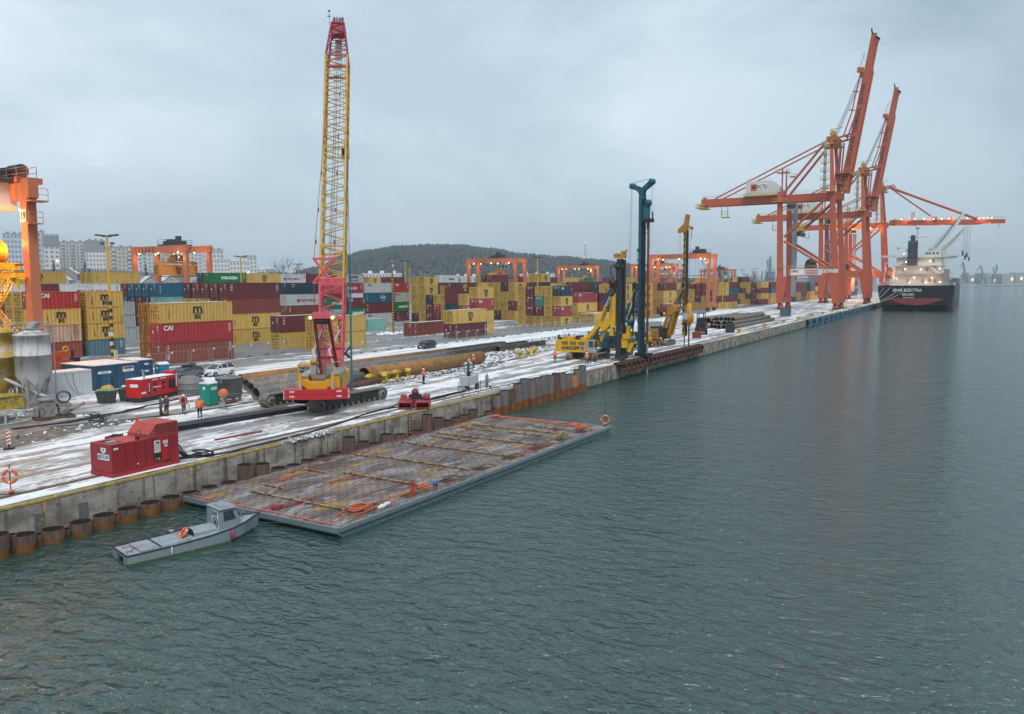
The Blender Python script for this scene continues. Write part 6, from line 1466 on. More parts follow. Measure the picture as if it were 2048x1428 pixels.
m=MB();m.box((14,-11.0,11.0),(30,11.5,16.6));m.box((15,-10.2,16.6),(28.5,9.5,20.2));m.box((16,-9.2,20.2),(28,9.3,24.0));m.box((18,-9.8,24.0),(27.5,9.8,24.5));m.box((20,-8.4,24.5),(27,-2.5,27.0))
m.box((12.6,-13.8,16.4),(30,14.6,16.6));m.box((13.5,-10.6,20.1),(28.6,11.2,20.25));m.box((15,-12,24.0),(17.9,12,24.3));
m.prism([(-9.8,24.2),(-16.2,24.4),(-16.2,25.2),(-9.8,25.2)],21,24,'yz');m.prism([(-9.8,24.1),(-15.8,24.3),(-9.8,21.4)],21.4,21.9,'yz');m.prism([(9.8,24.2),(15.9,24.4),(15.9,25.2),(9.8,25.2)],21,24,'yz')
m.build('deckhouse',shipw,sh)
m=MB();m.prism([(12.4,20.3),(15.4,20.3),(15.4,31.2),(13.4,31.6),(12.4,30.8)],.5,4.5,'xz');m.v=[(p[0],p[1]-.0,p[2])for p in m.v]
m.build('funnel',pm('funnel_slate',(.045,.065,.075),.5,dirt=(.1,.11,.12),amt=.3),sh)
m=MB()
for y in(.9,2.9):
 for z in(23.5,26,28.4):m.box((12.37,y,z),(12.395,y+1.0,z+1.0))
m.build('funnel_louvre',dark(),sh)
m=MB();m.lathe([(1.0,31.2),(1.0,33.8),(.8,34.0)],(14,2.6,0),12);m.build('exhaust',dark(),sh)
m=MB();m.box((17.5,.8,24.5),(18.1,1.4,36.8));m.box((17.4,-3.2,33.0),(18.2,4.8,33.4));m.box((17.5,-1,34.8),(18,3.2,35.0));m.lathe([(.05,36.8),(1.1,37.4),(.9,38.2),(.05,38.6)],(17.8,1.1,0),10);m.box((19,8.6,24.5),(19.5,9.1,29.5));m.sphere((19.3,8.8,28.8),.8,0,8);m.bar((19.2,8.8,29),(19.2,-1,26),.15);m.sphere((22,5,27.6),1.0,0,8);m.build('signal_mast',shipw,sh)
m=MB()
for z,ys in((25.3,(-7.8,-6.2,-4.6,-3.4)),):
 for y in ys:m.box((19.96,y,z),(19.985,y+1.0,z+1.0))
m.build('bridge_window',glass(),sh)
m=MB()
for y,z in((-6.5,21.6),(6.0,21.6),(-4.0,17.6),(5.6,17.6),(-7.5,12.4),(-2.6,12.4),(3.4,12.4),(-5.4,13.0)):m.box((13.9 if z<16 else 14.9 if z<20 else 15.9,y,z),(14.0 if z<16 else 15.0 if z<20 else 16.0,y+1.1,z+1.7))
m.build('deck_door',pm('door_grey',(.26,.28,.30),.6),sh)  # deckhouse doors in plain grey
m=MB();m.bar((14.5,8.5,20.3),(14.5,4.5,24),.12,.9);m.bar((14,-8.5,16.7),(14,-4.5,20.1),.12,.9);rails(m,[(13.4,y,20.2)for y in(11,5.5,0,-5,-10.5)],1.1,.06);rails(m,[(12.6,y,16.6)for y in(14,7,0,-7,-13.6)],1.1,.06);rails(m,[(15.1,y,24.3)for y in(11.5,5,0,-5,-11.5)],1.1,.06);m.build('outer_stair',shipw,sh)
m=MB();m.lathe([(.05,-3.6),(.7,-3.2),(1.35,-1.8),(1.5,.5),(1.35,2.2),(.7,3.2),(.05,3.4)],(8.5,11.4,17.0),14,0,V((-.75,0,-.66)));m.box((7.8,10.6,18.2),(9.6,12.2,19.4));m.build('lifeboat',pm('lifeboat_orange',(.52,.10,.05),.45),sh)
m=MB()
for y in(9.6,13.2):m.bar((9,y,11.1),(8.0,y,21.5),.35);m.bar((5.4,y,13.0),(12.5,y,19.6),.35)
m.bar((8,9.6,21.5),(8,13.2,21.5),.35);m.bar((5.4,9.6,13),(5.4,13.2,13),.3);m.build('lifeboat_cradle',shipw,sh)
for(x,y,lx,ly,lz,k)in((52,-4.5,60,-16.5,46.5,0),(84,-7.0,92,-18,42,1)):
 m=MB();m.lathe([(1.6,11),(1.5,24),(2.2,25),(2.2,29)],(x,y,0),12);m.bar((x,y,26),(lx,ly,lz),2.2,1.8,w2=1.1,h2=.9);m.build('deck_crane',shipw,sh)
 m=MB()
 for d_ in(-.5,0,.5,1.0):m.rod((x,y+d_,29),(lx,ly+d_*.4,lz),.07,4)
 m.rod((lx,ly-.2,lz),(lx,ly-.2,27),.06,4);m.rod((lx,ly-1.2,lz),(lx,ly-1.2,25),.06,4);m.box((lx-.5,ly-.6,25.5),(lx+.5,ly+.2,28));m.box((lx-.4,ly-1.6,23.6),(lx+.4,ly-.9,25.8));m.build('crane_rope',wire,sh)
 m=MB();m.rod((x-4,y+3,24),(lx,ly,lz),.06,4);m.rod((x-8,y+6,24),(lx,ly,lz),.06,4);m.build('guy_rope',wire,sh)
m=MB();m.box((30,-14.2,11),(170,-13.4,14.5));m.box((34,-11,11),(60,11,13.5));m.box((66,-11,11),(98,11,13.5));m.box((104,-11,11),(136,11,13.5));m.build('hatch_cover',pm('hatch_grey',(.14,.12,.12),.7),sh)
m=MB();m.box((9,-12.6,11),(12,-10.4,18.5));m.bar((6,-10.5,11),(8,-11.6,16.5),.3,.3);m.build('provision_crane',pm('store_grey',(.28,.26,.25),.6),sh)
for(y,z,p_)in((8.8,14.5,1),(-5.6,14.6,1),(1.5,14.8,0),(-1.0,18.5,0),(-8.5,18.8,0),(5.5,18.6,0),(-4.5,22.2,0),(5.2,22.0,0),(6.2,25.6,1),(3.4,12.6,0),(-3.4,12.6,0),(-9.0,12.8,0)):
 xx=13.3 if z<16 else 14.2 if z<20 else 15.2
 MB().sphere((xx,y,z),.2,0,6).build('deck_lamp',warmw if not p_ else warm,sh)
for(x,y,z,p_)in((8,8.8,15.5,2600),(8,-5.6,15.5,2600),(9,1,19,1500),(11,-4,23,1200),(6,2,13,1200)):lamp_light(V((SX+x,SY+y,WZ+z)),p_*.10,(1,.62,.28),.4)
m=MB()
for(y0,x1,y1)in((10,-14,20.0),(2,-17,20.2),(12.5,-6,20.5),(5,-22,20.3)):
 a=V((-.6,y0,10.4));b_=V((x1,y1,2.5));pts=[a.lerp(b_,t/8)-V((0,0,1.6*math.sin(math.pi*t/8)))for t in range(9)]
 m.path(pts,.07,4)
m.build('mooring_line',pm('rope_white',(.6,.6,.58),.8),sh)
fbl=pm('fender_blue',(.03,.16,.26),.5,dirt=(.1,.1,.1),amt=.3);
fe=None
for i in range(17):
 x=246+i*11.0
 lab='blue faced quay fender, number %s from the near end'%['one','two','three','four','five','six','seven','eight','nine','ten','eleven','twelve','thirteen','fourteen','fifteen','sixteen','seventeen'][i]
 lab='blue framed fender on the far quay wall, %s from the pile rigs'%['first','second','third','fourth','fifth','sixth','seventh','eighth','ninth','tenth','eleventh','twelfth','thirteenth','fourteenth','fifteenth','sixteenth','seventeenth'][i]
 if fe is None:
  fe=empty('quay_fender',(x,0,0),0,lab,'fender','fenders along the far quay')
  m=MB();m.box((-1.5,-1.5,-1.9),(1.5,-1.1,-.1));m.build('face_panel',dark(),fe)
  for s in(-1,1):MB().box((s*1.75-.22,-1.55,-2.2),(s*1.75+.22,-.95,.15)).build('frame_post',fbl,fe)
  m=MB();m.rod((-.7,-1.1,-1),(-.7,0,-1),.4,10);m.rod((.7,-1.1,-1),(.7,0,-1),.4,10);m.box((-1.7,-1.1,-.1),(1.7,-.02,.1));m.build('rubber_cone',black(),fe)
 else:copy_tree(fe,None,(x,0,0),0,lab)
ybol=pm('bollard_yellow',(.60,.40,.03),.6,var=.15,scale=4,dirt=(.16,.09,.04),amt=.4)
bo_me=None
def bollard(x,y,label,group,style=0,rz=0.0):
 global bo_me
 if bo_me is None:
  a=MB();a.lathe([(.34,0),(.34,.06),(.22,.10),(.2,.55),(.26,.62)],n=14);a.box((-.5,-.2,.55),(.5,.2,.66));a.prism([(-.55,.62),(.55,.62),(.5,.78),(.1,.84),(-.5,.78)],-.24,.24,'xz');a.lathe([(.06,0),(.06,.3)],(.36,0,.3),6)
  b_=MB();b_.lathe([(.42,0),(.42,.08),(.24,.14),(.24,.42),(.42,.50),(.45,.60),(.3,.66),(.01,.67)],n=16);bo_me=(a.mesh('mooring_bollard',ybol),b_.mesh('mooring_bollard',ybol))
 o=bpy.data.objects.new('mooring_bollard',bo_me[style]);COL.objects.link(o);o.location=(x,y,0);o.rotation_euler=(0,0,rz);o.scale=(1.35,1.35,1.35)
 return tag(o,label,'bollard',group)
G1='loose bollards lying by the pipes'
for i,(x,y,rz)in enumerate(((69.2,16.3,.3),(71.1,15.9,.8),(72.2,16.6,-.4),(73.9,16.3,.2),(76.3,16.4,.6))):bollard(x,y,'yellow rust flecked bollard by the ochre pipe, %s from the crawler crane'%side_[i].replace('nearest','first'),G1,0,rz)
for i,(x,y,rz)in enumerate(((104.1,16.6,.2),(106.9,16.7,.7),(109.4,17.0,0))):bollard(x,y,'yellow bollard on the rubble strip before the yellow rig, %s from the left'%side_[i].replace('nearest','first'),'loose bollards by the yellow rig',0,rz)
for i,x in enumerate((178,203,226,247,270,292,312,348,376)):bollard(x,2.6,'yellow mooring bollard on the far quay edge, %s beyond the forklift'%side_[i].replace('nearest','first'),'bollards on the far quay edge',1)
my=pm('mast_yellow',(.55,.34,.03),.5,var=.08)
lampdk=pm('lamp_housing',(.05,.052,.055),.5)
def light_mast(p,H,label,big=False,stripes=False,r=.16):
 e=empty('light_mast',p,0,label,'light mast')
 m=MB();m.rod((0,0,0),(0,0,H),r*1.25,10,0,r*.8);m.build('pole',my,e)
 m=MB()
 ax=V((.5,-.866,0))
 for s in(-1,1):
  c=ax*s*.95+V((0,0,H+.1));m.bar(c-ax*s*.75,c+ax*s*.75+V((0,0,.15)),.5,.24,ref=(0,0,1));
 m.bar(ax*-.7+V((0,0,H)),ax*.7+V((0,0,H)),.12)
 m.build('lamp_head',lampdk,e)
 if big:
  for s in(-1,1):
   m=MB();c=ax*s*.75+V((0,0,H-1.0));m.bar(c-ax*.28,c+ax*.28,.3,.3);m.bar(c-V((0,0,.15)),ax*s*.1+V((0,0,H-2.0)),.05);m.build('flood_lamp',lampdk,e)
 if stripes:
  m=MB()
  for k in range(8):m.lathe([(r*1.32,.6+1.1*k),(r*1.32,1.15+1.1*k)],(0,0,0),10)
  m.build('warning_band',mblack(),e)
  m=MB();m.bar(V((-.3,-.25,3.6)),V((-.3,-.25,4.3)),.02,.8,ref=(1,.0,0));m.bar(V((-.3,-.2,2.2)),V((-.3,-.2,2.8)),.02,.45,ref=(1,0,0));m.build('sign_plate',mwhite(),e)
  m=MB();m.box((-.1,-.75,.1),(.3,-.35,1.5));m.build('switch_box',pm('box_cream',(.6,.55,.45),.6),e)
  m=MB();m.box((-.6,-.9,0),(.6,.6,.12));m.build('base_slab',concrete(),e)
 return e
light_mast((73.4,69.6,0),18.4,'big yellow light mast with black bands beside the stacked containers',True,True,.2)
for(px,top,dep,lb)in((481,514,206,'yellow lamp mast behind the green container'),(266,521,236,'yellow lamp mast left of the yard gantry lifting a box'),(597,529,282,'short looking lamp mast left of the boom'),(1075,516,236,'yellow lamp mast above the five-wide container block'),(810,523,252,'yellow lamp mast right of the striped pole'),(819,534,345,'small lamp mast close behind the taller one right of the striped pole'),(1446,540,330,'dark lamp mast above the containers beside the red gantry'),(1458,546,420,'thin lamp post right of the dark lamp mast'),(1485,540,500,'thin lamp post above the far container row'),(1512,538,540,'thin lamp post nearest the quay crane leg'),(1145,546,420,'thin lamp mast left of the far yard gantry')):
 p=dp(px,top,dep);light_mast((p.x,p.y,0),p.z,lb,False,False,.2)
p=dp(784,521,176.7);e=empty('marker_pole',(p.x,p.y,0),0,'tall black and yellow banded pole standing in the yard','pole')
MB().rod((0,0,0),(0,0,p.z),.20,8).build('pole',my,e);m=MB()
k=0
while k*.62+.3<p.z:m.lathe([(.215,k*.62),(.215,k*.62+.31)],(0,0,0),8);k+=1
m.build('warning_band',mblack(),e);MB().sphere((0,-.3,p.z-1.2),.22).build('sensor_ball',mwhite(),e);m=MB();m.bar((-.7,.4,.0),(-.7,.4,2.0),.35);m.build('control_post',pm('post_cream',(.5,.42,.12),.6),e)
m=MB()
for i in range(46):
 a=random.uniform(0,6.28);d_=random.uniform(.6,3.2);m.sphere((d_*math.cos(a)*1.6,d_*math.sin(a),random.uniform(0,.2)),random.uniform(.15,.55),0,6,(1.3,1,.7))
tag(m.build('snow_heap',snow(),loc=(p.x,p.y,0)),'small heap of ploughed snow round the banded pole','snow heap')
fg=pm('fence_grey',(.40,.42,.44),.5,.3)
def fence_proto(L):
 e=empty('fence_panel',(0,0,0));m=MB()
 for x in(.03,L-.03):m.rod((x,0,.05),(x,0,2.0),.025,5)
 m.rod((.03,0,2.0),(L-.03,0,2.0),.018,4);m.rod((.03,0,.2),(L-.03,0,.2),.018,4);m.rod((.03,0,1.1),(L-.03,0,1.1),.008,3)
 for k in range(1,24):x=L*k/24;m.rod((x,0,.2),(x,0,2.0),.0035,3)
 m.build('mesh_frame',fg,e)
 m=MB();m.box((-.38,-.13,0),(.38,.13,.14));m.build('concrete_foot',pm('foot_dark',(.12,.115,.11),.9),e)
 m=MB();m.box((.3,-.03,1.72),(.62,-.012,1.95));m.build('reflector',mwhite(),e)
 return e
fp=fence_proto(3.45);n_f=0
def fence_run(a,b,phrase,group):
 global n_f
 a=V(a);b=V(b);d=b-a;n=int(d.length/3.5);rz=math.atan2(d.y,d.x);words=['first','second','third','fourth','fifth','sixth','seventh','eighth','ninth','tenth','eleventh','twelfth','thirteenth','fourteenth','fifteenth','sixteenth','seventeenth','eighteenth','nineteenth','twentieth']
 for i in range(n):
  p=a+d*(i/n);t=i//20;lab='%s mesh fence panel %s%s'%(words[i%20],phrase,', rig half'if t else '')
  o=fp if n_f==0 else copy_tree(fp);n_f+=1
  o.location=(p.x,p.y,0);o.rotation_euler=(0,0,rz+random.uniform(-.02,.02));tag(o,lab,'fence panel',group)
fence_run((67.5,53.4,0),(98.5,56.6,0),'from the left, before the front container stack','fence before the front stack')
fence_run((88.5,43.2,0),(226,44.6,0),'counted along the snow lane','fence along the snow lane')
m=MB();
for a,b_ in(((-1.1,0,0),(1.1,0,1.7)),((1.1,.2,0),(-1.0,.2,1.7)),((0,-1,.2),(.3,1.2,1.3)),((-1.6,.4,.1),(.2,.3,1.5))):m.bar(a,b_,.22,.22)
tag(m.build('steel_cross',pm('cross_black',(.02,.02,.021),.7),loc=(91.2,39.6,0)),'black crossed steel beams lying behind the boom foot','steel cross')
tk=empty('truck',yp(252.5,57.8),CA,'container truck parked behind the blue rig mast, tail to the left','truck')
m=MB();m.box((-1,0,1.0),(12.4,2.4,1.35));m.build('trailer',dark(),tk)
for x in(.4,1.7,9.0,10.3):
 for y in(.25,2.15):wheel(tk,(x,y,.5),.5,.32,steel())
m=MB();m.box((13,0,.7),(15.4,2.4,3.4));m.build('cab',pm('truck_white',(.6,.6,.58),.4),tk);m=MB();m.box((13.6,-.02,2.0),(15.0,-.005,3.0));m.build('cab_window',glass(),tk)
MB().box((-1.05,.1,.8),(-1.02,.7,1.2)).build('tail_light',emit('tail_red',(1,.05,.05),3),tk);MB().sphere((6.0,-.3,3.0),.35,0,8).build('beacon',warm,tk)
container(yp(252.5,57.8,1.37),F20*1.6,2.6,'Bt','faded red container riding on the truck behind the blue mast',group=None)
def on_y(px,py,Y):
 d=fw*CF+r2*(px-1024)-u2*(py-714);t=(Y-CAMP.y)/d.y
 return CAMP+d*t
pr=random.Random(23)
prust=pm('pile_rust',(.115,.060,.038),.85,.1,.4,1.4,dirt=(.045,.034,.03),amt=.55,streak=True,bump=.4)
pwet=pm('pile_wet_band',(.20,.075,.02),.6,.1,.3,2,dirt=(.04,.03,.025),amt=.3)
pgry=pm('pile_grey',(.085,.082,.085),.75,.2,.25,1.2,dirt=(.24,.13,.07),amt=.34,streak=True,bump=.2)
pora=pm('pile_orange',(.28,.125,.045),.8,.1,.3,1.2,dirt=(.14,.09,.06),amt=.4,streak=True)
def tube_pile(x,y,top,r,mat,label,group,band=True):
 m=MB();n=22
 m.lathe([(r,-4.5),(r,top),(r-.045,top)],(0,0,0),n,0);m.lathe([(r-.045,top),(r-.045,-3.9)],(0,0,0),n,2)
 if band:m.lathe([(r+.006,-2.7),(r+.006,(-1.78 if len(group)!=len('dense row of tall new piles')else-1.25)+pr.uniform(-.12,.12))],(0,0,0),n,1)
 m.lathe([(r-.05,-2.2),(.01,-2.2)],(0,0,0),n,2)
 o=m.build('tube_pile',[mat,pwet,pm('pile_inside_shade',(.03,.022,.018),.9)],loc=(x,y,0));o.rotation_euler=(pr.uniform(-.012,.012),pr.uniform(-.012,.012),pr.uniform(0,6))  # inner wall and floor coloured dark, shade of the hollow painted in
 return tag(o,label,'pile',group)
lowp=[(-8,1068),(46,1068),(105,1057),(160,1043),(207,1029),(254,1016),(299,1004),(341,993),(380,984),(419,973),(457,964),(490,929),(524,927),(557,935),(587,929),(616,920),(645,912),(672,905),(698,874),(726,883),(747,886),(772,868),(800,868),(834,861),(854,829),(877,835),(896,841),(912,835),(928,830),(945,819),(978,822)]
G2='rusty tube piles along the quay wall'
names=['cut by the left picture edge','second from the left edge','third from the left edge','fourth from the left edge','below the life ring end of the wall','left of the one below the power pack','below the left end of the red power pack','below the middle of the red power pack','just left of the pontoon corner','first behind the pontoon corner','second behind the pontoon corner','left one of the tall leaning pair','right one of the tall leaning pair','right after the tall pair','second after the tall pair','third after the tall pair, under the broken coping','fourth after the tall pair, under broken coping','before the single tall one','single tall rusty one below the counterweight','right after the single tall one','low one between two taller ones','left of the striped wall ladder','half hidden below the striped ladder','right below the striped ladder','tallest rusty one right of the striped ladder','shorter neighbour right of the tallest','low one amid the far group','middle of the far low group','near the orange rope coil','dark raised one by the rope coil','last low one before the new grey piles']
for(px,py),nm in zip(lowp,names):
 p=on_y(px,py,-.86);p.z=max(-1.72,min(-.15,p.z));r=.55 if px<400 else .50
 tube_pile(p.x,-.86-(r-.5),p.z,r,prust,'rusty tube pile in the water, '+nm,G2)
 if px<380:
  m=MB();m.lathe([(.17,-4),(.2,-4),(.2,p.z-.22),(.16,p.z-.22)],n=10);m.box((-.45,-.05,-4),(-.1,.05,p.z-.3))
  tag(m.build('interlock_tube',prust,loc=(p.x+.78,-.80,0)),('small clutch tube right of pile '+nm),'tube','clutch tubes between the piles')
tall=[(950,400,0),(1015,360,0),(1085,355,1),(1135,300,0),(1195,255,0),(1262,258,0),(1315,245,0),(1370,230,0),(1425,222,0),(1478,205,1),(1530,203,0),(1582,215,0),(1633,220,2),(1668,172,0),(1712,137,0)]
tn=['first and lowest','second','third, with red paint mark','fourth','fifth','sixth','seventh','eighth','ninth','tenth','eleventh','twelfth','thirteenth, orange','fourteenth','last and tallest']
for i,((zx,zy,k),nm)in enumerate(zip(tall,tn)):
 p=on_y(780+zx/4.45,700+zy/4.45,-.62)
 o=tube_pile(p.x,-.62,p.z,.50,(pgry,prust,pora)[k],'tall new steel pile of the dense row, %s from the pontoon'%nm,'dense row of tall new piles')
 if i==2:
  m=MB();m.lathe([(.507,p.z-1.0),(.507,p.z-.55)],n=22);mm=MB();mm.v=m.v;mm.f=m.f[8:15];mm.m=[0]*7;mm.s=[True]*7;mm.build('paint_mark',pm('mark_red',(.35,.04,.04),.7),o)
p=on_y(818,829,-.05);e=empty('wall_ladder',(p.x,-.06,0),0,'rusty ladder with yellow white rungs fixed to the quay wall','ladder')
m=MB()
for s in(-.2,.2):m.box((s-.03,-.10,-2.2),(s+.03,-.02,.02))
m.build('side_rail',pm('mark_red_dark',(.16,.04,.035),.7),e);m=MB()
for k in range(7):m.rod((-.2,-.08,-2.0+.3*k),(.2,-.08,-2.0+.3*k),.025,5)
m.build('rung',pm('rung_cream',(.55,.48,.25),.7),e)
DZ=-1.56
PA,PB,PC,PD=gp(398,988,DZ),gp(677,1057,DZ),gp(1222,852,DZ),gp(985,828,DZ)
pon=empty('pontoon',(PB.x,PB.y,WZ),0,'long flat work pontoon with rusty stained studded deck','pontoon')
O_=V((PB.x,PB.y,WZ));Lp=((PC-PB).length+(PD-PA).length)/2;Wp=((PA-PB).length+(PD-PC).length)/2
exq=(PC-PB).normalized();eyq=V((-exq.y,exq.x,0));dz=DZ-WZ
skew=(PA-PB).dot(exq)
def pp(u,v,z=0.0):return exq*(u+skew*0*v/Wp)+eyq*v+V((0,0,dz+z))
hullg=pm('pontoon_grey',(.16,.21,.235),.55,.1,.15,.6,dirt=(.20,.16,.12),amt=.3,streak=True)
m=MB();rk=1.6
def P4(u,v,z):q=pp(u,v);return(q.x,q.y,z)
prof=[(rk,-1.0),(.0,dz-.35),(0,dz-.02),(Lp,dz-.02),(Lp,dz-.35),(Lp-rk,-1.0)]
vs=[P4(u,0,z)for u,z in prof]+[P4(u,Wp,z)for u,z in prof];k=len(prof)
m.add(vs,[(i,(i+1)%k,k+(i+1)%k,k+i)for i in range(k)]+[tuple(range(k-1,-1,-1)),tuple(range(k,2*k))])
for u0,u1 in((0,Lp),):
 a,b=pp(u0,-.06),pp(u1,-.06);m.bar((a.x,a.y,dz-.09),(b.x,b.y,dz-.09),.14,.22);a,b=pp(u0,Wp+.06),pp(u1,Wp+.06);m.bar((a.x,a.y,dz-.09),(b.x,b.y,dz-.09),.14,.22)
for u in(-.05,Lp+.05):
 a,b=pp(u,0),pp(u,Wp);m.bar((a.x,a.y,dz-.12),(b.x,b.y,dz-.12),.12,.28)
for i in range(1,9):a=pp(-.03,Wp*i/9);b=pp(rk*.62,Wp*i/9);m.bar((a.x-.02,a.y,dz-.3),(b.x-.03,b.y,-.25),.06)
m.build('hull',hullg,pon)
alg=MB();alg.add([P4(rk*.66-.02,-.01,-.18),P4(rk*.66-.02,Wp+.01,-.18),P4(rk*.5,Wp+.01,.02),P4(rk*.5,-.01,.02)],[(0,1,2,3)]);
alg.build('weed_band',pm('weed',(.07,.075,.02),.9,var=.4,scale=3),pon)
def deck_mat():
 mt=bpy.data.materials.new('pontoon_deck');mt.use_nodes=True;nt=mt.node_tree;N=nt.nodes;L=nt.links
 b=N['Principled BSDF'];b.inputs['Roughness'].default_value=.55
 tc=N.new('ShaderNodeTexCoord')
 def noise(sx,sy,det=5,rough=.6,off=0,dist=0.):
  mp=N.new('ShaderNodeMapping');mp.inputs['Scale'].default_value=(sx,sy,1);mp.inputs['Location'].default_value=(off,off*.6,0)
  L.new(tc.outputs['Object'],mp.inputs['Vector']);no=N.new('ShaderNodeTexNoise');no.inputs['Scale'].default_value=1;no.inputs['Detail'].default_value=det;no.inputs['Roughness'].default_value=rough;no.inputs['Distortion'].default_value=dist
  L.new(mp.outputs[0],no.inputs['Vector']);return no.outputs['Fac']
 def mix(f,A,B,lo,hi,mx=1.):
  m0=N.new('ShaderNodeMapRange');m0.interpolation_type='SMOOTHSTEP';m0.inputs['From Min'].default_value=lo;m0.inputs['From Max'].default_value=hi;m0.inputs['To Max'].default_value=mx
  L.new(f,m0.inputs['Value']);m=N.new('ShaderNodeMix');m.data_type='RGBA';L.new(m0.outputs[0],m.inputs['Factor'])
  for nm,x in(('A',A),('B',B)):
   if isinstance(x,tuple):m.inputs[nm].default_value=(*x,1)
   else:L.new(x,m.inputs[nm])
  return m.outputs['Result']
 c=mix(noise(.22,.5,5,.6,2),(.115,.09,.082),(.27,.22,.20),.38,.62)
 c=mix(noise(.22,.55,6,.7,7,.4),c,(.40,.42,.45),.53,.60,.72)
 c=mix(noise(.20,.8,6,.7,13,.3),c,(.50,.27,.04),.56,.60,.95)
 c=mix(noise(.20,.6,6,.7,29,.3),c,(.20,.055,.03),.55,.60,.9)
 c=mix(noise(.4,1.3,5,.6,43),c,(.55,.28,.20),.62,.65,.8)
 c=mix(noise(1.6,2.2,6,.7,57),c,(.07,.055,.05),.60,.66,.8)
 br=N.new('ShaderNodeTexBrick');br.offset=.5;br.inputs['Scale'].default_value=1;br.inputs['Mortar Size'].default_value=.075;br.inputs['Mortar Smooth'].default_value=.3;br.inputs['Brick Width'].default_value=.70;br.inputs['Row Height'].default_value=.34
 br.inputs['Color1'].default_value=(1,1,1,1);br.inputs['Color2'].default_value=(.60,.60,.63,1);br.inputs['Mortar'].default_value=(.42,.39,.38,1)
 L.new(tc.outputs['Object'],br.inputs['Vector'])
 mm=N.new('ShaderNodeMix');mm.data_type='RGBA';mm.blend_type='MULTIPLY';mm.inputs['Factor'].default_value=.9
 L.new(c,mm.inputs['A']);L.new(br.outputs['Color'],mm.inputs['B']);L.new(mm.outputs['Result'],b.inputs['Base Color'])
 m0=N.new('ShaderNodeMapRange');m0.inputs['From Min'].default_value=.45;m0.inputs['From Max'].default_value=.6;m0.inputs['To Min'].default_value=.75;m0.inputs['To Max'].default_value=.28
 L.new(noise(.5,1.2,6,.68,7,.4),m0.inputs['Value']);L.new(m0.outputs[0],b.inputs['Roughness'])
 bp=N.new('ShaderNodeBump');bp.inputs['Strength'].default_value=.7;bp.inputs['Distance'].default_value=.03;L.new(br.outputs['Fac'],bp.inputs['Height']);bp.invert=True;L.new(bp.outputs[0],b.inputs['Normal'])
 return mt
dk=MB();dk.box((0,0,-.02),(Lp,Wp,.0));dko=dk.build('deck',deck_mat(),pon);dko.location=(0,0,dz+.012);dko.rotation_euler=(0,0,math.atan2(exq.y,exq.x))
DM=Matrix.Translation((0,0,dz+.012))@Matrix.Rotation(math.atan2(exq.y,exq.x),4,'Z')
pole_m=pm('deck_timber',(.38,.29,.15),.8,0,.3,1.5,dirt=(.12,.07,.035),amt=.5)
for i,(u,v0,v1)in enumerate(((2.6,1.3,9.9),(9.2,1.6,8.4),(8.6,9.2,11.4),(4.2,8.6,10.6),(14.3,1.4,9.8),(14.0,10.2,11.8),(19.3,1.5,11.6),(22.6,6.5,10.8),(24.0,1.6,11.4),(27.4,3.0,6.2),(27.2,7.4,11.2),(29.0,1.4,11.3),(30.8,2.0,6.0))):
 m=MB(DM);v1=min(v1,Wp-.3);m.rod((u,v0,.07),(u+.1,v1,.07),.065,7)
 for k in range(int((v1-v0)/1.1)):m.box((u-.09,v0+.5+k*1.1,0),(u+.09,v0+.58+k*1.1,.17))
 m.build('deck_batten',pole_m,pon)
m=MB(DM);m.bar((25.6,1.6,.08),(29.4,1.9,.08),.15,.14);m.build('deck_batten',pole_m,pon)
for i in range(8):
 u=2.6+i*3.95
 m=MB(DM);
 for a in(0,1.1):m.box((u+a,.55,0),(u+a+.9,.62,.05),1);m.box((u+a,1.35,0),(u+a+.9,1.42,.05),1);m.box((u+a,.62,0),(u+a+.07,1.35,.05),1);m.box((u+a+.83,.62,0),(u+a+.9,1.35,.05),1)
 m.box((u+.07,.62,.0),(u+.83,1.35,.012),0);m.build('deck_hatch',[pm('hatch_dark',(.035,.025,.02),.8),rusty()],pon)
m=MB(DM)
for i in range(24):u=1+i*Lp/25;m.box((u,-.03,-.02),(u+.35,.16,.03));m.rod((u+.1,-.16,-.16),(u+.1,-.22,-.16),.05,6)
m.build('edge_lug',hullg,pon)
rope_o=pm('rope_orange',(.60,.15,.085),.85,var=.2,scale=6,dirt=(.45,.2,.15),amt=.3)
def wander(a,b,n,amp,z=.03,rnd=None):
 rnd=rnd or pr;a=V(a);b=V(b);d=(b-a).normalized();nn=V((-d.y,d.x,0));pts=[]
 for i in range(n+1):
  pts.append(a.lerp(b,i/n)+nn*rnd.uniform(-amp,amp)*(0 if i in(0,n)else 1)+V((0,0,z)))
 return pts
def rope(name,pts_list,r,label,cat='rope',mat=None,M=None,loc=None):
 m=MB(M)
 for p in pts_list:m.path(p,r,5)
 o=m.build(name,mat or rope_o);
 if loc is not None:o.location=loc
 return tag(o,label,cat)
def coil(c,R0,n,rnd,rr=.35):
 pts=[]
 for i in range(n*10):t=i/10*6.283;R_=R0*(1-.5*rnd.random()*rr)*(1+.18*math.sin(i*.9));pts.append(V((c[0]+R_*math.cos(t)*1.25+rnd.uniform(-.05,.05),c[1]+R_*math.sin(t)*.8,c[2]+.03+.012*i/3)))
 return pts
PM_=Matrix.Translation(O_)@DM
rope('rope',[coil((3.3,1.5,0),.62,5,pr),wander((3.9,1.8,0),(7.6,1.25,0),9,.14),wander((2.2,.8,0),(5.8,.9,0),8,.12),wander((2.6,2.2,0),(1.2,1.0,0),5,.2)],.035,'orange rope coiled on the near corner of the pontoon','rope',None,PM_)
rope('rope',[wander((.25,.4,0),(.2,Wp-.5,0),14,.05,.05)],.03,'red orange rope laid along the near end of the pontoon','rope',None,PM_)
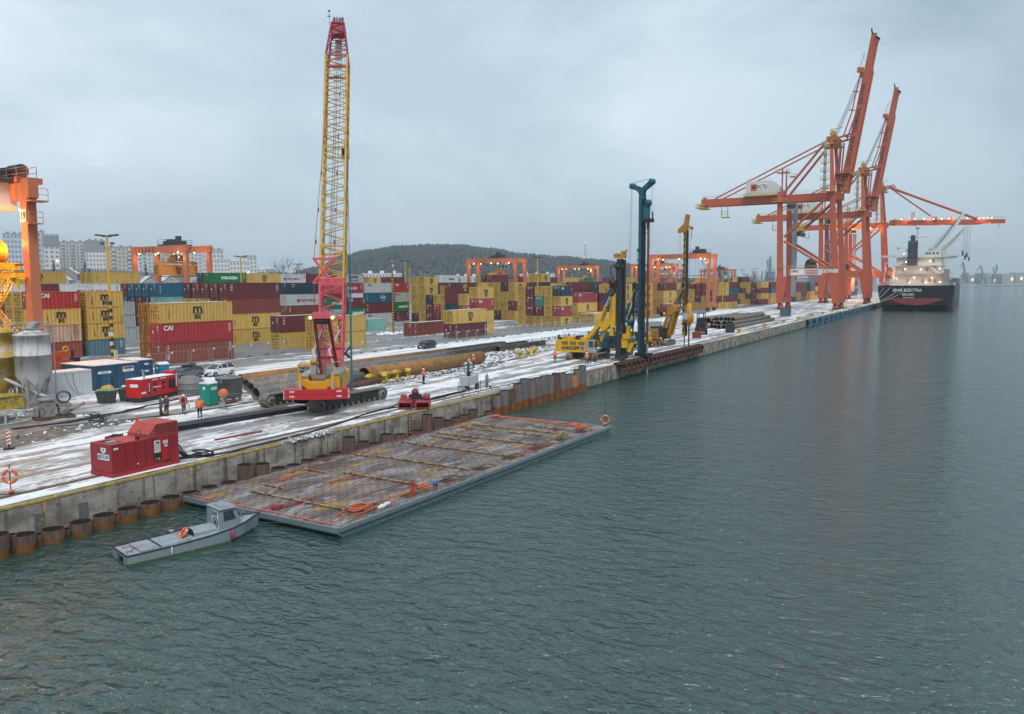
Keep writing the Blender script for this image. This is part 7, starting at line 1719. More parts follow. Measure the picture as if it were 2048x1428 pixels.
rope('rope',[wander((Lp-.8,1.4,0),(Lp-.6,Wp-.4,0),14,.10,.05),wander((Lp-1.6,1.6,0),(Lp-1.0,Wp-1.2,0),12,.15,.04),coil((Lp-2.2,1.8,0),.5,4,pr),coil((Lp-1.0,3.0,0),.4,3,pr),coil((Lp-.9,Wp-1.0,0),.45,4,pr)],.04,'orange rope heaped along the far end of the pontoon','rope',None,PM_)
rope('rope',[wander((.6,5.6,0),(3.4,5.4,0),8,.12),coil((1.0,5.7,0),.25,3,pr),coil((2.6,5.5,0),.22,2,pr)],.05,'dark red rope bundle beside the boat bow','rope',pm('rope_red',(.30,.03,.04),.85),PM_)
rope('rope',[wander((4.5,10.4,0),(7.5,10.8,0),9,.3),wander((5,10.8,0),(8,9.9,0),9,.3),coil((6.0,10.4,0),.4,3,pr),wander((3.4,8.6,0),(5.6,7.8,0),6,.2)],.022,'thin faded red cord tangled on the inner side of the pontoon','cord',pm('cord_faded',(.42,.16,.13),.85),PM_)
rope('rope',[wander((10,Wp-.12,0),(Lp-4,Wp-.1,0),20,.06,.05)],.028,'dark red hose running along the wall side of the pontoon','hose',pm('rope_red',(.30,.03,.04),.85),PM_)
rope('rope',[wander((7.7,1.15,0),(9.6,.9,0),6,.1),coil((8.9,1.3,0),.28,4,pr)],.035,'orange rope wound beside the red bollard post','rope',None,PM_)
e=empty('mooring_post',PM_@V((7.2,.75,0)),0,'slim red mooring post near the pontoon edge','mooring post')
m=MB();m.rod((0,0,0),(0,0,.95),.075,10);m.rod((-.16,0,.8),(.16,0,.8),.035,6);m.build('post',pm('post_red',(.55,.03,.03),.5),e);MB().box((-.25,-.25,0),(.25,.25,.03)).build('base_plate',rusty(),e)
m=MB(PM_);m.lathe([(.02,.05),(.15,.05),(.18,.2),(.1,.32),(.02,.34)],(9.7,.9,0),10);m.bar((9.5,.8,.1),(9.95,1.0,.25),.1);tag(m.build('pump',pm('pump_blue',(.03,.12,.3),.5)),'small blue pump on the pontoon edge','pump')
m=MB(PM_);m.path(wander((3.8,.55,0),(5.0,.7,0),6,.15,.08),[.07,.12,.16,.1,.14,.12,.06],6);tag(m.build('tarpaulin',pm('cloth_white',(.65,.65,.63),.9,var=.1)),'crumpled white cloth on the pontoon edge','cloth')
def life_ring(c,axis,label,parent=None,R_=.33):
 m=MB();m.torus(c,R_,.085,axis,24,8,0,lambda i:1 if i%6==0 else 0)
 o=m.build('life_ring',[pm('ring_orange',(.62,.12,.05),.6),pm('ring_tape',(.5,.5,.5),.6)],parent)
 if label:tag(o,label,'life ring')
 return o
q_=PM_@V((Lp-.2,.35,0))
e=empty('ring_post',q_,0,'thin pole at the far outer corner of the pontoon carrying the ring','pole');m=MB();m.rod((0,0,0),(0,0,2.6),.022,5);m.box((-.15,-.15,0),(.15,.15,.04));m.build('pole',dark(),e)
life_ring((q_.x-.1,q_.y-.02,q_.z+.62),(.8,.5,0),'orange life ring hung at the far outer corner of the pontoon',None,.36)
BS=gp(240,1121,WZ+.0);Bb=gp(519,1024,WZ+.9);hd2=(V((Bb.x,Bb.y,0))-V((BS.x,BS.y,0)));Lb_=10.2;bsx=hd2.length/10.2;ab=math.atan2(hd2.y,hd2.x)
bt=empty('work_boat',(BS.x,BS.y,WZ),ab,'grey steel workboat with small wheelhouse, nosing against the pontoon','boat');bt.scale=(bsx,.95,.83)
bg_=pm('boat_grey',(.235,.285,.32),.5,.05,.10,.7,dirt=(.13,.11,.09),amt=.25,streak=True)
bdk=pm('boat_deck',(.27,.32,.36),.6,0,.12,.8,dirt=(.17,.15,.13),amt=.3)
st_=[(0,1.08,.52,1),(1.2,1.10,.52,1),(3.5,1.15,.56,0),(5.8,1.15,.66,0),(7.4,1.05,.78,0),(8.6,.75,.90,0),(9.4,.38,1.0,0),(Lb_,.05,1.06,0)]
m=MB();vs=[]
for x,b_,z,_ in st_:
 k=max(0,(x-5.5)/4.5);vs+=[(x-.9*k*k,-b_*(.86-.35*k),-.35),(x-.25*k,-b_*.98,-.02+.25*k),(x,-b_,z),(x,b_,z),(x-.25*k,b_*.98,-.02+.25*k),(x-.9*k*k,b_*(.86-.35*k),-.35)]
fs=[]
for i in range(len(st_)-1):
 for j in(0,1,3,4):fs.append((i*6+j,(i+1)*6+j,(i+1)*6+j+1,i*6+j+1))
 fs.append((i*6+5,(i+1)*6+5,(i+1)*6,i*6))
m.add(vs,fs,0);
m.add([(0,-1.08,-.3),(0,-.5,-.3),(0,-.5,.52),(0,-1.08,.52)],[(0,1,2,3)]);m.add([(0,.5,-.3),(0,1.08,-.3),(0,1.08,.52),(0,.5,.52)],[(0,1,2,3)])
m.box((.0,-.5,.34),(.9,.5,.47));m.quad((.9,-.5,-.3),(.9,.5,-.3),(.9,.5,.4),(.9,-.5,.4));m.quad((0,-.5,-.3),(.9,-.5,-.3),(.9,-.5,.5),(0,-.5,.5));m.quad((0,.5,-.3),(.9,.5,-.3),(.9,.5,.5),(0,.5,.5))
m.build('hull',bg_,bt)
m=MB()
for s in(-1,1):
 m.path([(x,s*b_,z+.02)for x,b_,z,_ in st_],.045,6)
m.path([(0,-1.08,.54),(0,1.08,.54)],.045,6);m.build('rubbing_strake',dark(),bt)
m=MB();
for s in(-1,1):m.path([(x-.02,s*(b_*.985+.012),.0)for x,b_,z,_ in st_[:5]],.07,6)
m.build('weed_band',pm('weed',(.07,.075,.02),.9),bt)
m=MB();vs=[]
for x,b_,z,_ in st_:
 zz=z-.02 if x<5 else z-.03
 vs+=[(x,-b_+.03,zz),(x,b_-.03,zz)]
m.add(vs,[(2*i,2*i+2,2*i+3,2*i+1)for i in range(len(st_)-1)]);m.build('deck',bdk,bt)
m=MB();m.box((1.0,-.85,.52),(3.95,-.03,.60));m.box((1.0,.03,.52),(3.95,.85,.60));m.build('hatch_cover',bdk,bt)
m=MB();m.bar((2.3,-.9,.63),(2.3,.9,.63),.08,.06);m.build('deck_bar',dark(),bt)
m=MB();m.box((4.2,-.75,.3),(7.0,.75,.58));m.build('well_floor',pm('well_dark',(.09,.11,.125),.7),bt)
m=MB();m.prism([(-.5,.58),(.5,.58),(.52,.80),(.3,1.0),(-.3,1.0),(-.52,.80)],4.85,6.5,'yz');m.build('engine_cover',bdk,bt)
m=MB();m.prism([(-.48,.6),(.48,.6),(.48,.8),(.28,.98),(-.28,.98),(-.48,.8)],4.83,4.848,'yz');m.build('cover_vent',dark(),bt)
cbm=MB()
cbm.box((6.55,-.78,.6),(6.62,.78,1.95));cbm.add([(6.62,-.78,.6),(8.15,-.70,.75),(8.15,-.70,1.35),(7.75,-.72,2.0),(6.62,-.78,2.0),(6.62,.78,.6),(8.15,.70,.75),(8.15,.70,1.35),(7.75,.72,2.0),(6.62,.78,2.0)],[(0,1,2,3,4),(9,8,7,6,5),(1,6,7,2),(2,7,8,3)])
cbm.box((6.5,-.84,2.0),(7.9,.84,2.07));cbm.box((6.9,-.5,2.07),(7.5,.5,2.12));cab=cbm.build('wheelhouse',bg_,bt)
m=MB();m.add([(6.9,-.785,1.25),(7.85,-.735,1.28),(7.62,-.742,1.85),(6.9,-.785,1.85)],[(0,1,2,3)]);m.add([(8.13,-.6,1.42),(8.13,.6,1.42),(7.82,.6,1.93),(7.82,-.6,1.93)],[(0,1,2,3)]);m.build('cab_window',glass(),cab)
m=MB();m.box((6.535,-.70,.72),(6.548,.10,1.92));pl=m.build('rear_panel',pm('panel_cream',(.62,.62,.58),.6,var=.1,dirt=(.3,.3,.28),amt=.25),cab)
letter('RNY',.42,mblack(),pl,wallM((6.53,-.28,1.68),(0,-1,0),(0,0,1)),'lettering',.02,'CENTER',.8)
m=MB();m.torus((6.53,-.34,1.16),.30,.035,(1,0,0),20,5);
for k in range(6):a=k*1.047;m.bar((6.53,-.34,1.16),(6.53,-.34+.2*math.cos(a),1.16+.2*math.sin(a)),.05)
m.build('emblem',mblack(),pl)
m=MB();m.path([(7.7,.4,2.2),(8.0,.5,2.3),(9.2,.2,1.75)],.02,5);m.path([(8.3,-.5,.95),(8.4,-.4,1.4),(9.4,.1,1.55)],.02,5);m.rod((7.2,.5,2.1),(7.2,.5,2.5),.02,5);m.build('handrail',bg_,bt)
for s,x in((-1,4.1),(1,4.0)):
 m=MB();m.torus((x,s*.98,.78),.17,.018,(0,0,1),18,5)
 for k in range(3):a=k*2.09;m.bar((x,s*.98,.78),(x+.17*math.cos(a),s*.98+.17*math.sin(a),.78),.02)
 m.rod((x,s*.98,.55),(x,s*.98,.78),.025,6);m.build('hand_wheel',pm('wheel_pale',(.45,.47,.47),.5),bt)
BM=Matrix.Translation(bt.location)@Matrix.Rotation(ab,4,'Z')@Matrix.Diagonal((bsx,.95,.83,1))
c=BM@V((4.35,.05,.78));life_ring(c,(BM.to_3x3()@V((-.75,.1,.6))),'faded orange life ring leaning on the boat engine cover',None,.28)
m=MB(BM);m.lathe([(.02,-.36),(.13,-.28),(.15,0),(.13,.28),(.02,.36)],(7.3,-1.2,.42),10);m.rod((7.3,-1.2,.75),(7.3,-1.05,.95),.012,4);tag(m.build('boat_fender',pm('fender_plum',(.26,.06,.08),.6)),'plum coloured fender hanging at the boat side','fender')
m=MB(BM);m.lathe([(.02,-.26),(.06,-.2),(.075,0),(.06,.2),(.02,.28)],(2.9,-1.18,.28),8);tag(m.build('boat_fender',pm('fender_white',(.55,.55,.53),.6)),'small white fender hanging amidships on the boat','fender')
rope('rope',[[BM@q for q in wander((.2,-.7,.56),(1.6,.3,.56),9,.25)],[BM@q for q in wander((.4,.6,.56),(1.8,-.7,.56),9,.25)],[BM@q for q in wander((8.2,-.3,.95),(9.0,.3,1.0),9,.2)]],.022,'rusty red cord strewn on the boat deck','cord',pm('cord_rust',(.35,.10,.07),.85))
rope('rope',[[BM@V((8.6,-.5,.8)),O_+V((1.0,1.0,.4))],[BM@V((8.4,.6,.9)),V((30.5,-.5,-.9))]],.012,'thin mooring lines of the grey boat','rope',pm('line_dark',(.10,.09,.08),.9))
m=MB(BM);m.rod((.35,-.5,.14),(.5,.5,.10),.045,6);tag(m.build('timber',pole_m),'short timber wedged in the boat stern notch','timber')
pk=empty('power_pack',(28.0,1.05,0),.005,'large red hydraulic power pack with sloped louvred hood on the quay','power pack')
pred=pm('pack_red',(.30,.022,.028),.5,0,.12,.7,dirt=(.17,.03,.03),amt=.3,streak=True)
prt=pm('pack_red_roof',(.40,.06,.06),.65,0,.15,.8,dirt=(.33,.12,.10),amt=.3)
PL,PW,PH=4.55,2.05,1.95
m=MB();m.box((0,0,.28),(PL,PW,PH-.03));m.box((-.03,-.03,0),(PL+.03,PW+.03,.27));m.box((-.025,-.025,PH-.12),(.9,-.002,PH));m.build('casing',pred,pk)
m=MB();m.box((1.0,0,PH-.029),(2.75,PW,PH+.01));m.box((.02,.02,PH-.029),(1.0,.32,PH+.01));m.box((.02,PW-.3,PH-.029),(1.0,PW-.02,PH+.01));m.box((.02,.33,PH-.029),(.12,PW-.31,PH+.01));m.build('roof_plate',prt,pk)
m=MB();m.box((.13,.34,PH-.35),(.99,PW-.32,PH-.025));m.box((.2,.5,PH-.02),(.7,.9,PH+.1),1);m.build('roof_recess',[pm('recess_dark',(.05,.025,.025),.8),pm('recess_grey',(.3,.29,.28),.7)],pk)
m=MB();m.prism([(2.45,PH-.03),(PL,PH-.03),(PL,PH+.78),(3.05,PH+.78),(2.45,PH+.2)],.0,PW,'xz');m.build('hood',prt,pk)
m=MB()
for k in range(5):z=PH+.12+.12*k;m.box((2.95-.02*0,-.035,z),(PL-.08,-.002,z+.055));m.box((2.9,-.012,z+.06),(PL-.08,-.004,z+.11),1)
m.build('louvre',[prt,pm('recess_dark',(.05,.025,.025),.8)],pk)
m=MB();m.box((2.2,-.02,.3),(2.22,-.004,PH-.05));m.box((2.72,-.02,.3),(2.745,-.004,PH-.05));m.box((3.85,-.02,.3),(3.865,-.004,PH-.1));m.box((.9,-.02,.35),(.915,-.004,PH-.2));m.box((1.55,-.02,.35),(1.565,-.004,PH-.2));m.build('panel_seam',pm('seam_dark',(.12,.012,.014),.6),pk)
m=MB();m.box((2.80,-.012,.95),(3.24,-.003,1.72));cp=m.build('control_panel',pm('panel_pale',(.55,.56,.53),.6),pk)
m=MB();m.box((2.95,-.02,1.52),(3.15,-.0125,1.62));
for i in range(4):
 for j in range(3):m.box((2.86+.09*i,-.02,1.38-.1*j),(2.89+.09*i,-.0125,1.41-.1*j))
m.build('switch',mblack(),cp)
m=MB();m.box((2.80,-.010,.42),(3.24,-.003,.93));m.build('tool_bay',pm('bay_dark',(.03,.02,.018),.9),pk);m=MB();m.box((2.86,-.04,.5),(2.98,-.011,.66),0);m.box((3.05,-.04,.5),(3.13,-.011,.62),1);m.build('bottle',[pm('bottle_green',(.02,.25,.06),.5),pm('bottle_cream',(.5,.4,.3),.6)],pk)
m=MB();m.box((3.27,-.10,.45),(3.78,-.03,1.72));dr=m.build('door',pm('door_red',(.42,.018,.024),.45),pk);m=MB();m.box((3.36,-.112,1.45),(3.7,-.101,1.66));m.box((3.44,-.112,1.25),(3.66,-.101,1.40));m.build('label_plate',pm('plate_pale',(.5,.58,.65),.5),dr);m=MB();m.box((3.74,-.12,.9),(3.78,-.101,1.05));m.build('handle',dark(),dr)
m=MB();m.box((-.012,.25,1.0),(-.003,1.35,1.34));sg=m.build('sign_board',mwhite(),pk);letter('KEDM',.30,pm('blue_faded',(.06,.18,.32),.6),sg,wallM((-.016,.7,1.17),(0,-1,0),(0,0,1)),'lettering',.01)
m=MB();m.torus((-.02,1.2,1.17),.09,.03,(1,0,0),12,4);m.build('emblem',MATS['blue_faded'],sg)
m=MB();m.prism([(.55,1.72),(1.0,1.72),(1.0,1.5),(.78,1.38),(.55,1.5)],-.012,-.003,'yz');sh_=m.build('shield_emblem',mwhite(),pk);letter('FE',.2,pm('blue_faded',(.06,.18,.32),.6),sh_,wallM((-.016,.78,1.58),(0,-1,0),(0,0,1)),'lettering',.01)
m=MB();m.box((.12,-.012,1.62),(.42,-.003,1.74));m.box((1.6,-.012,.5),(1.68,-.003,.58));m.build('label_plate',mwhite(),pk)
m=MB();m.path([(1.9,.5,PH),(2.0,.5,PH+.4),(2.3,.6,PH+.5),(2.4,.6,PH+.1)],.02,5);m.path([(2.1,.2,PH+.04),(2.6,.3,PH+.25),(2.9,.5,PH+.5)],.025,5);m.box((1.75,.1,PH+.011),(1.95,.3,PH+.2));m.build('roof_fitting',dark(),pk)
cabm=pm('cable_black',(.025,.024,.024),.7)
def lying(pts,r,n,label,cat='cable',amp=.08,name='cable',mat=None):
 m=MB();rr=random.Random(len(label))
 for k in range(n):
  P=[]
  for a,b_ in zip(pts,pts[1:]):
   a=V((*a,0));b_=V((*b_,0));s=max(2,int((b_-a).length/1.2))
   for i in range(s):P.append(a.lerp(b_,i/s)+V((rr.uniform(-amp,amp),rr.uniform(-amp,amp),r+rr.uniform(0,.03))))
  P.append(V((*pts[-1],r)));m.path(P,r,5)
 return tag(m.build(name,mat or cabm),label,cat)
lying([(32.6,2.2),(33.6,1.9),(34.6,1.0),(36.5,.75),(40,.9),(44,1.1),(48.5,1.9),(52.5,2.9),(55.5,3.4),(57,3.0),(57.4,2.2)],.045,7,'bundle of black hydraulic hoses from the power pack along the quay edge','hoses',.14,'hose_bundle')
m=MB();rr=random.Random(4)
for k in range(5):m.path([V((34.7+.5*math.cos(t*.42+k),1.5+.75*math.sin(t*.42+k)*(.8+.1*k),.05+.04*k+.01*t))for t in range(15)],.04,5)
for k in range(4):m.path([V((32.6,1.2+.3*k,1.2-.15*k)),V((33.0,1.3+.3*k,.7)),V((33.6,1.5+.2*k,.15)),V((34.3,1.4+.2*k,.08))],.045,5)
tag(m.build('hose_coil',cabm),'loops of black hose at the right end of the power pack','hoses')
lying([(59.4,2.3),(62,3.0),(65.5,3.2),(69.0,3.3)],.10,3,'thick dark hose from the red machine to the lamp trailer','hose',.1,'hose')
lying([(36,21),(40,18.9),(45,17.5),(50,17.0),(56,17.0)],.03,2,'black cable across the snow in front of the workers','cable',.3)
lying([(34,22.6),(38,22.0),(43,22.8),(48,24.3),(52,25.6)],.05,3,'dark muddy hoses before the red generator','hoses',.3,'hose')
lying([(78,14.3),(84,14.6),(90,13.6),(94,13.2),(92,12.2)],.03,1,'thin cable near the striped beacons','cable',.4)
q=gp(229,893);m=MB();m.box((-.5,-.4,0),(.5,-.35,.85));m.box((-.5,.35,0),(.5,.4,.75));m.box((-.5,-.35,0),(-.45,.35,.8));m.box((.45,-.35,0),(.5,.35,.8));m.box((-.45,-.35,.02),(.45,.35,.4));tag(m.build('rusty_bin',pm('bin_rust',(.09,.055,.04),.85,.1,.4,3,dirt=(.25,.16,.1),amt=.3),loc=q,rz=.5),'small dark rusty bin just behind the red power pack','bin')
bx_=pm('beam_blue_black',(.045,.05,.06),.6,.2,.3,1,dirt=(.22,.15,.08),amt=.25)
def hbeam(a,b,h,label,cat='steel beam',w_=.4,mat=None):
 a=V((*a,0));b=V((*b,0));m=MB();d=b-a;L_=d.length
 m.box((0,-w_/2,0),(L_,w_/2,.05));m.box((0,-w_/2,h-.05),(L_,w_/2,h));m.box((0,-.03,.05),(L_,.03,h-.05))
 return tag(m.build('steel_beam',mat or bx_,loc=a,rz=math.atan2(d.y,d.x)),label,cat)
hbeam((37.2,10.9),(52.2,9.3),.42,'dark steel beam lying toward the crane, nearest of three');hbeam((37.8,11.5),(52.0,9.9),.42,'dark steel beam lying toward the crane, middle of three');hbeam((40.2,11.9),(51.0,10.5),.40,'dark steel beam lying toward the crane, rear of three')
hbeam((38.6,5.05),(42.6,4.65),.10,'thin red steel strip lying on the snow','steel strip',.22,pm('strip_red',(.26,.03,.035),.6))
q=gp(22,988);e=empty('ring_stand',q,0,'rusty pole stand with cross foot near the left quay edge','stand')
m=MB();m.rod((0,0,.1),(0,0,1.62),.03,6);m.bar((-.15,.12,1.55),(.16,-.12,1.66),.03);m.bar((-.4,.3,.03),(.4,-.3,.03),.05);m.bar((-.3,-.4,.03),(.3,.4,.03),.05);m.build('post',rusty(),e);m=MB();m.sphere((.02,-.02,.14),.15,0,10,(1,1,.7));m.build('foot_knob',pm('ring_orange',(.62,.12,.05),.6),e)
life_ring((q.x-.03,q.y-.06,.98),(.75,.66,0),'orange life ring on the pole stand at the left quay edge',None,.34)
m=MB();m.box((-.22,-.16,0),(.22,.16,.14));m.box((-.18,-.12,.14),(.18,.12,.19));tag(m.build('battery_box',pm('box_pale',(.48,.55,.58),.5),loc=(q.x-.55,q.y+.5,0)),'small pale box on the snow beside the ring stand','box')
def beacon(x,y,rz,label):
 e=empty('beacon_post',(x,y,0),rz,label,'beacon');m=MB();m.box((-.13,-.02,.35),(.13,.02,1.35));m.build('panel',mwhite(),e)
 m=MB()
 for k in range(4):
  z=.42+.25*k;m.add([(-.13,-.024,z),(.13,-.024,z+.13),(.13,-.024,z+.26 if k<3 else z+.18),(-.13,-.024,z+.13)],[(0,1,2,3)])
 m.build('stripe',pm('stripe_red',(.45,.025,.025),.6),e);m=MB();m.box((-.3,-.2,0),(.3,.2,.12));m.box((-.04,-.03,.12),(.04,.03,.4));m.build('foot',dark(),e);return e
beacon(29.6,15.1,R(-48),'leaning red white beacon by the mud heap at the left edge');bpan=beacon(88.1,15.3,R(-62),'red white beacon in front of the wide ochre pipe');beacon(95.8,15.0,R(-62),'red white beacon beyond the end of the ochre pipe')
q=gp(275,853);m=MB();m.lathe([(.02,0),(.11,0),(.11,.62),(.05,.72),(.04,.82),(.02,.84)],n=12);tag(m.build('fire_extinguisher',pm('post_red',(.55,.03,.03),.5),loc=q),'red fire extinguisher standing alone on the snow','extinguisher')
def silo(p,r,z0,z1,zc,mats,label,ladder=True):
 e=empty('silo',p,0,label,'silo')
 m=MB();m.lathe([(.02,z1+.45),(.5,z1+.38),(r*1.02,z1+.02),(r*1.02,z1-.1),(r,z1-.1),(r,(z0+z1)/2+.04),(r*1.015,(z0+z1)/2+.04),(r*1.015,(z0+z1)/2-.04),(r,(z0+z1)/2-.04),(r,z0),(.22,zc),(.2,zc-.3)],n=28);m.build('vessel',mats,e)
 for k in range(4):
  a=.6+k*1.5708;x,y=r*.93*math.cos(a),r*.93*math.sin(a);m=MB();m.bar((x,y,0),(x,y,z0+.2),.18);m.box((x-.2,y-.2,0),(x+.2,y+.2,.05));m.build('leg',pm('silo_steel',(.33,.33,.32),.7,.1,.2,dirt=(.2,.13,.09),amt=.35),e)
  a2=a+1.5708;x2,y2=r*.93*math.cos(a2),r*.93*math.sin(a2);m=MB();m.bar((x,y,.3),(x2,y2,z0-.1),.07);m.bar((x2,y2,.3),(x,y,z0-.1),.07);m.build('brace',MATS['silo_steel'],e)
 m=MB();n=10
 pts=[((r-.1)*math.cos(6.283*i/n),(r-.1)*math.sin(6.283*i/n),z1+.1)for i in range(n+1)];rails(m,pts,1.0,.025);m.build('top_rail',galv(),e)
 if ladder:
  m=MB();a=-.35;x,y=(r+.25)*math.cos(a),(r+.25)*math.sin(a)
  for s in(-.2,.2):m.rod((x-s*math.sin(a),y+s*math.cos(a),.1),(x-s*math.sin(a),y+s*math.cos(a),z1+1.2),.03,5)
  for k in range(int(z1/.35)):m.rod((x+.2*math.sin(a),y-.2*math.cos(a),.3+.35*k),(x-.2*math.sin(a),y+.2*math.cos(a),.3+.35*k),.018,4)
  m.build('ladder',galv(),e)
 m=MB();m.bar((-.3,-.2,z1+.4),(.5,.1,z1+1.0),.7,.5);m.build('filter_box',pm('filter_grey',(.22,.23,.22),.8,var=.3),e)
 return e
q=gp(68,815);silo((q.x+.4,q.y+.4,0),1.5,2.95,6.75,.9,pm('silo_white',(.52,.52,.52),.8,0,.12,.6,dirt=(.24,.23,.22),amt=.42,streak=True),'grey white cement silo on four legs with ladder')
q=gp(-6,815);silo((q.x+.4,q.y+.4,0),1.6,2.3,7.0,.8,pm('silo_yellow',(.50,.46,.40),.8,0,.15,.8,dirt=(.50,.32,.03),amt=.62,dscale=1.1),'yellow silo with flaking paint at the left edge',False)
m=MB();m.box((-1.6,-1.2,.0),(1.6,1.2,1.3));m.box((-1.65,-1.25,1.3),(1.65,1.25,1.4));tag(m.build('silo_skid',pm('skid_yellow',(.45,.34,.03),.7,dirt=(.15,.12,.08),amt=.5),loc=gp(-2,822)),'dirty yellow base tank below the yellow silo','tank')
sc=empty('screw_conveyor',(38.3,33.6,0),0,'long pale screw conveyor tube slanting down beside the silos','conveyor');m=MB();m.rod((0,3.2,3.9),(3.6,-1.8,.9),.17,10);m.build('tube',pm('tube_pale',(.42,.42,.41),.6,.1),sc);m=MB();m.box((3.2,-2.2,.3),(4.2,-1.3,1.1));m.bar((3.7,-1.7,0),(3.7,-1.7,.4),.4);m.build('hopper',MATS['silo_steel'],sc)
mixg=pm('mixer_grey',(.24,.235,.22),.75,.05,.25,1.5,dirt=(.10,.09,.08),amt=.4)
gm=empty('grout_mixer',(38.6,25.2,0),R(-18),'dusty grout mixer on a skid with a coil of hose on top','grout mixer')
m=MB();m.bar((-1.5,-.8,.1),(1.5,-.8,.1),.14);m.bar((-1.5,.8,.1),(1.5,.8,.1),.14);m.box((-1.5,-.8,.17),(1.5,.8,.22));m.build('skid',rusty(),gm)
m=MB();m.prism([(-1.1,.25),(.0,.25),(.05,1.5),(-1.0,1.65)],-.6,.6,'xz');m.box((-1.15,-.7,1.6),(.15,.7,1.72));m.build('hopper',mixg,gm)
m=MB();m.lathe([(.05,-.5),(.42,-.5),(.42,.5),(.05,.5)],(.75,-.1,.6),14,0,(0,1,0));m.box((.3,-.5,.9),(1.3,.6,1.2));m.rod((1.35,.2,.5),(2.6,.9,.95),.12,8);m.box((-1.45,-.4,.3),(-1.2,.4,1.0));m.build('pump',mixg,gm)
m=MB();
for k in range(7):m.torus((.75+.02*k,-.1+.05*k,1.75),.50+.02*(k%3),.045,(.25,1,.35),20,5)
m.build('hose_coil',pm('hose_dusty',(.075,.072,.07),.85,var=.3),gm)
wf=empty('pump_frame',(35.2,25.9,0),R(8),'pale steel pump frame lying at the left edge','pump frame');m=MB()
for y in(-.6,.6):m.bar((-2.4,y,.95),(1.0,y,.95),.14);m.bar((1.0,y,.95),(1.35,y,.1),.14);m.bar((-2.4,y,.95),(-2.4,y,0),.14);m.bar((-.6,y,.95),(-.6,y,0),.12);m.bar((-2.4,y,.1),(1.4,y,.1),.12)
m.bar((1.0,-.6,.95),(1.0,.6,.95),.14);m.build('frame',pm('frame_white',(.52,.53,.53),.6,dirt=(.25,.24,.22),amt=.4),wf);m=MB();m.rod((-2.2,0,.45),(.6,0,.45),.2,10);m.box((-.9,-.35,.15),(-.1,.35,.75));m.build('pump',mixg,wf)
m=MB();rr=random.Random(9)
for k in range(7):m.sphere((rr.uniform(-.6,.6),rr.uniform(-.35,.35),.15+.2*(k//4)),.34,0,8,(1.1,.75,.55))
tag(m.build('cement_sacks',pm('sack_white',(.50,.50,.49),.9,var=.2),loc=(37.2,28.2,0)),'heap of whitish cement sacks beside the pump frame','sacks')
m=MB()
for k in range(9):m.sphere((rr.uniform(-.7,.7),rr.uniform(-.5,.5),.2+.1*(k//4)),.38,0,7,(1.1,.8,.6))
tag(m.build('tarpaulin',pm('tarp_dark',(.06,.075,.08),.8,var=.4),loc=(38.1,30.0,0)),'dark tarpaulin heap in front of the white silo','tarpaulin')
def heap(c,rx,ry,h,mat,label,cat,seed,name='mud_heap',stones=0):
 rr=random.Random(seed);m=MB();n=22;k=8;vs=[];ph=[rr.uniform(0,6)for _ in range(6)]
 for j in range(k+1):
  t=j/k
  for i in range(n):
   a=6.283*i/n;w_=1+.18*math.sin(2*a+ph[0])+.12*math.sin(5*a+ph[1]);q=t*w_
   z=h*(1-t)**.8*(.75+.5*math.sin(3*a+ph[2]+t*4)*math.sin(7*t+ph[3])*.5+rr.uniform(-.16,.16))if j<k else-.03
   vs.append((c[0]+rx*q*math.cos(a),c[1]+ry*q*math.sin(a),max(z,-.03)))
 m.add(vs,[(j*n+i,j*n+(i+1)%n,(j+1)*n+(i+1)%n,(j+1)*n+i)for j in range(k)for i in range(n)],0,False);m.add(vs[:n],[tuple(range(n))],0)
 for s in range(stones):
  a=rr.uniform(0,6.28);d=rr.uniform(.2,1.25);r_=rr.uniform(.05,.15)
  m.sphere((c[0]+rx*d*math.cos(a),c[1]+ry*d*math.sin(a),max(0,h*(1-d))*.8+.03),r_,1 if rr.random()<.55 else 0,5,(1,rr.uniform(.6,1.2),rr.uniform(.4,.8)))
 return tag(m.build(name,[mat,snow()]),label,cat)
mudm=pm('mud',(.15,.128,.11),.9,0,.35,1.2,dirt=(.30,.27,.24),amt=.35,bump=.6);gravm=pm('broken_concrete',(.13,.13,.13),.9,0,.4,3,dirt=(.3,.3,.3),amt=.3,bump=.4)
heap((31.5,17.4),2.4,2.0,.45,mudm,'low brown mud heap at the left behind the beacon','mud heap',1,stones=14);heap((34.6,18.3),2.6,1.6,.45,mudm,'brown mud heap between the beacon and the cable pile','mud heap',2,stones=20)
heap((38.6,18.4),2.1,1.3,.4,gravm,'snowy heap of broken concrete in front of the workers','rubble heap',3,'rubble_heap',70)
m=MB();rr=random.Random(12)
for k in range(12):c=(38.5+rr.uniform(-.5,.5),18.9+rr.uniform(-.3,.3),.3+.05*k);m.torus(c,rr.uniform(.3,.6),.035,(rr.uniform(-.5,.5),rr.uniform(-.5,.5),1),14,4)
tag(m.build('cable_pile',pm('cable_dusty',(.06,.06,.062),.8,var=.3)),'tangled pile of grey cables on the broken concrete','cables')
rbm=MB();rr=random.Random(77)
def strew(x0,x1,y0,y1,n,smin,smax):
 for i in range(n):
  x=rr.uniform(x0,x1);y=rr.gauss((y0+y1)/2,(y1-y0)/3.2);s=smin+(smax-smin)*rr.random()**2
  rbm.sphere((x,y,s*.3),s,rr.choice((0,0,1)),5,(rr.uniform(.7,1.4),rr.uniform(.6,1.2),rr.uniform(.4,.8)))
strew(70,98,14.6,16.8,520,.05,.22);strew(94,112,17,25.5,560,.05,.2);strew(100,128,20,26,420,.06,.24);strew(112,150,31,33.5,320,.08,.25);strew(118,215,42.6,43.4,120,.08,.3);strew(64,76,1.2,1.9,60,.04,.13);strew(76,95,1.0,2.6,110,.04,.16);strew(50,60,22,30,80,.06,.2);strew(57,72,15,17,70,.05,.16)
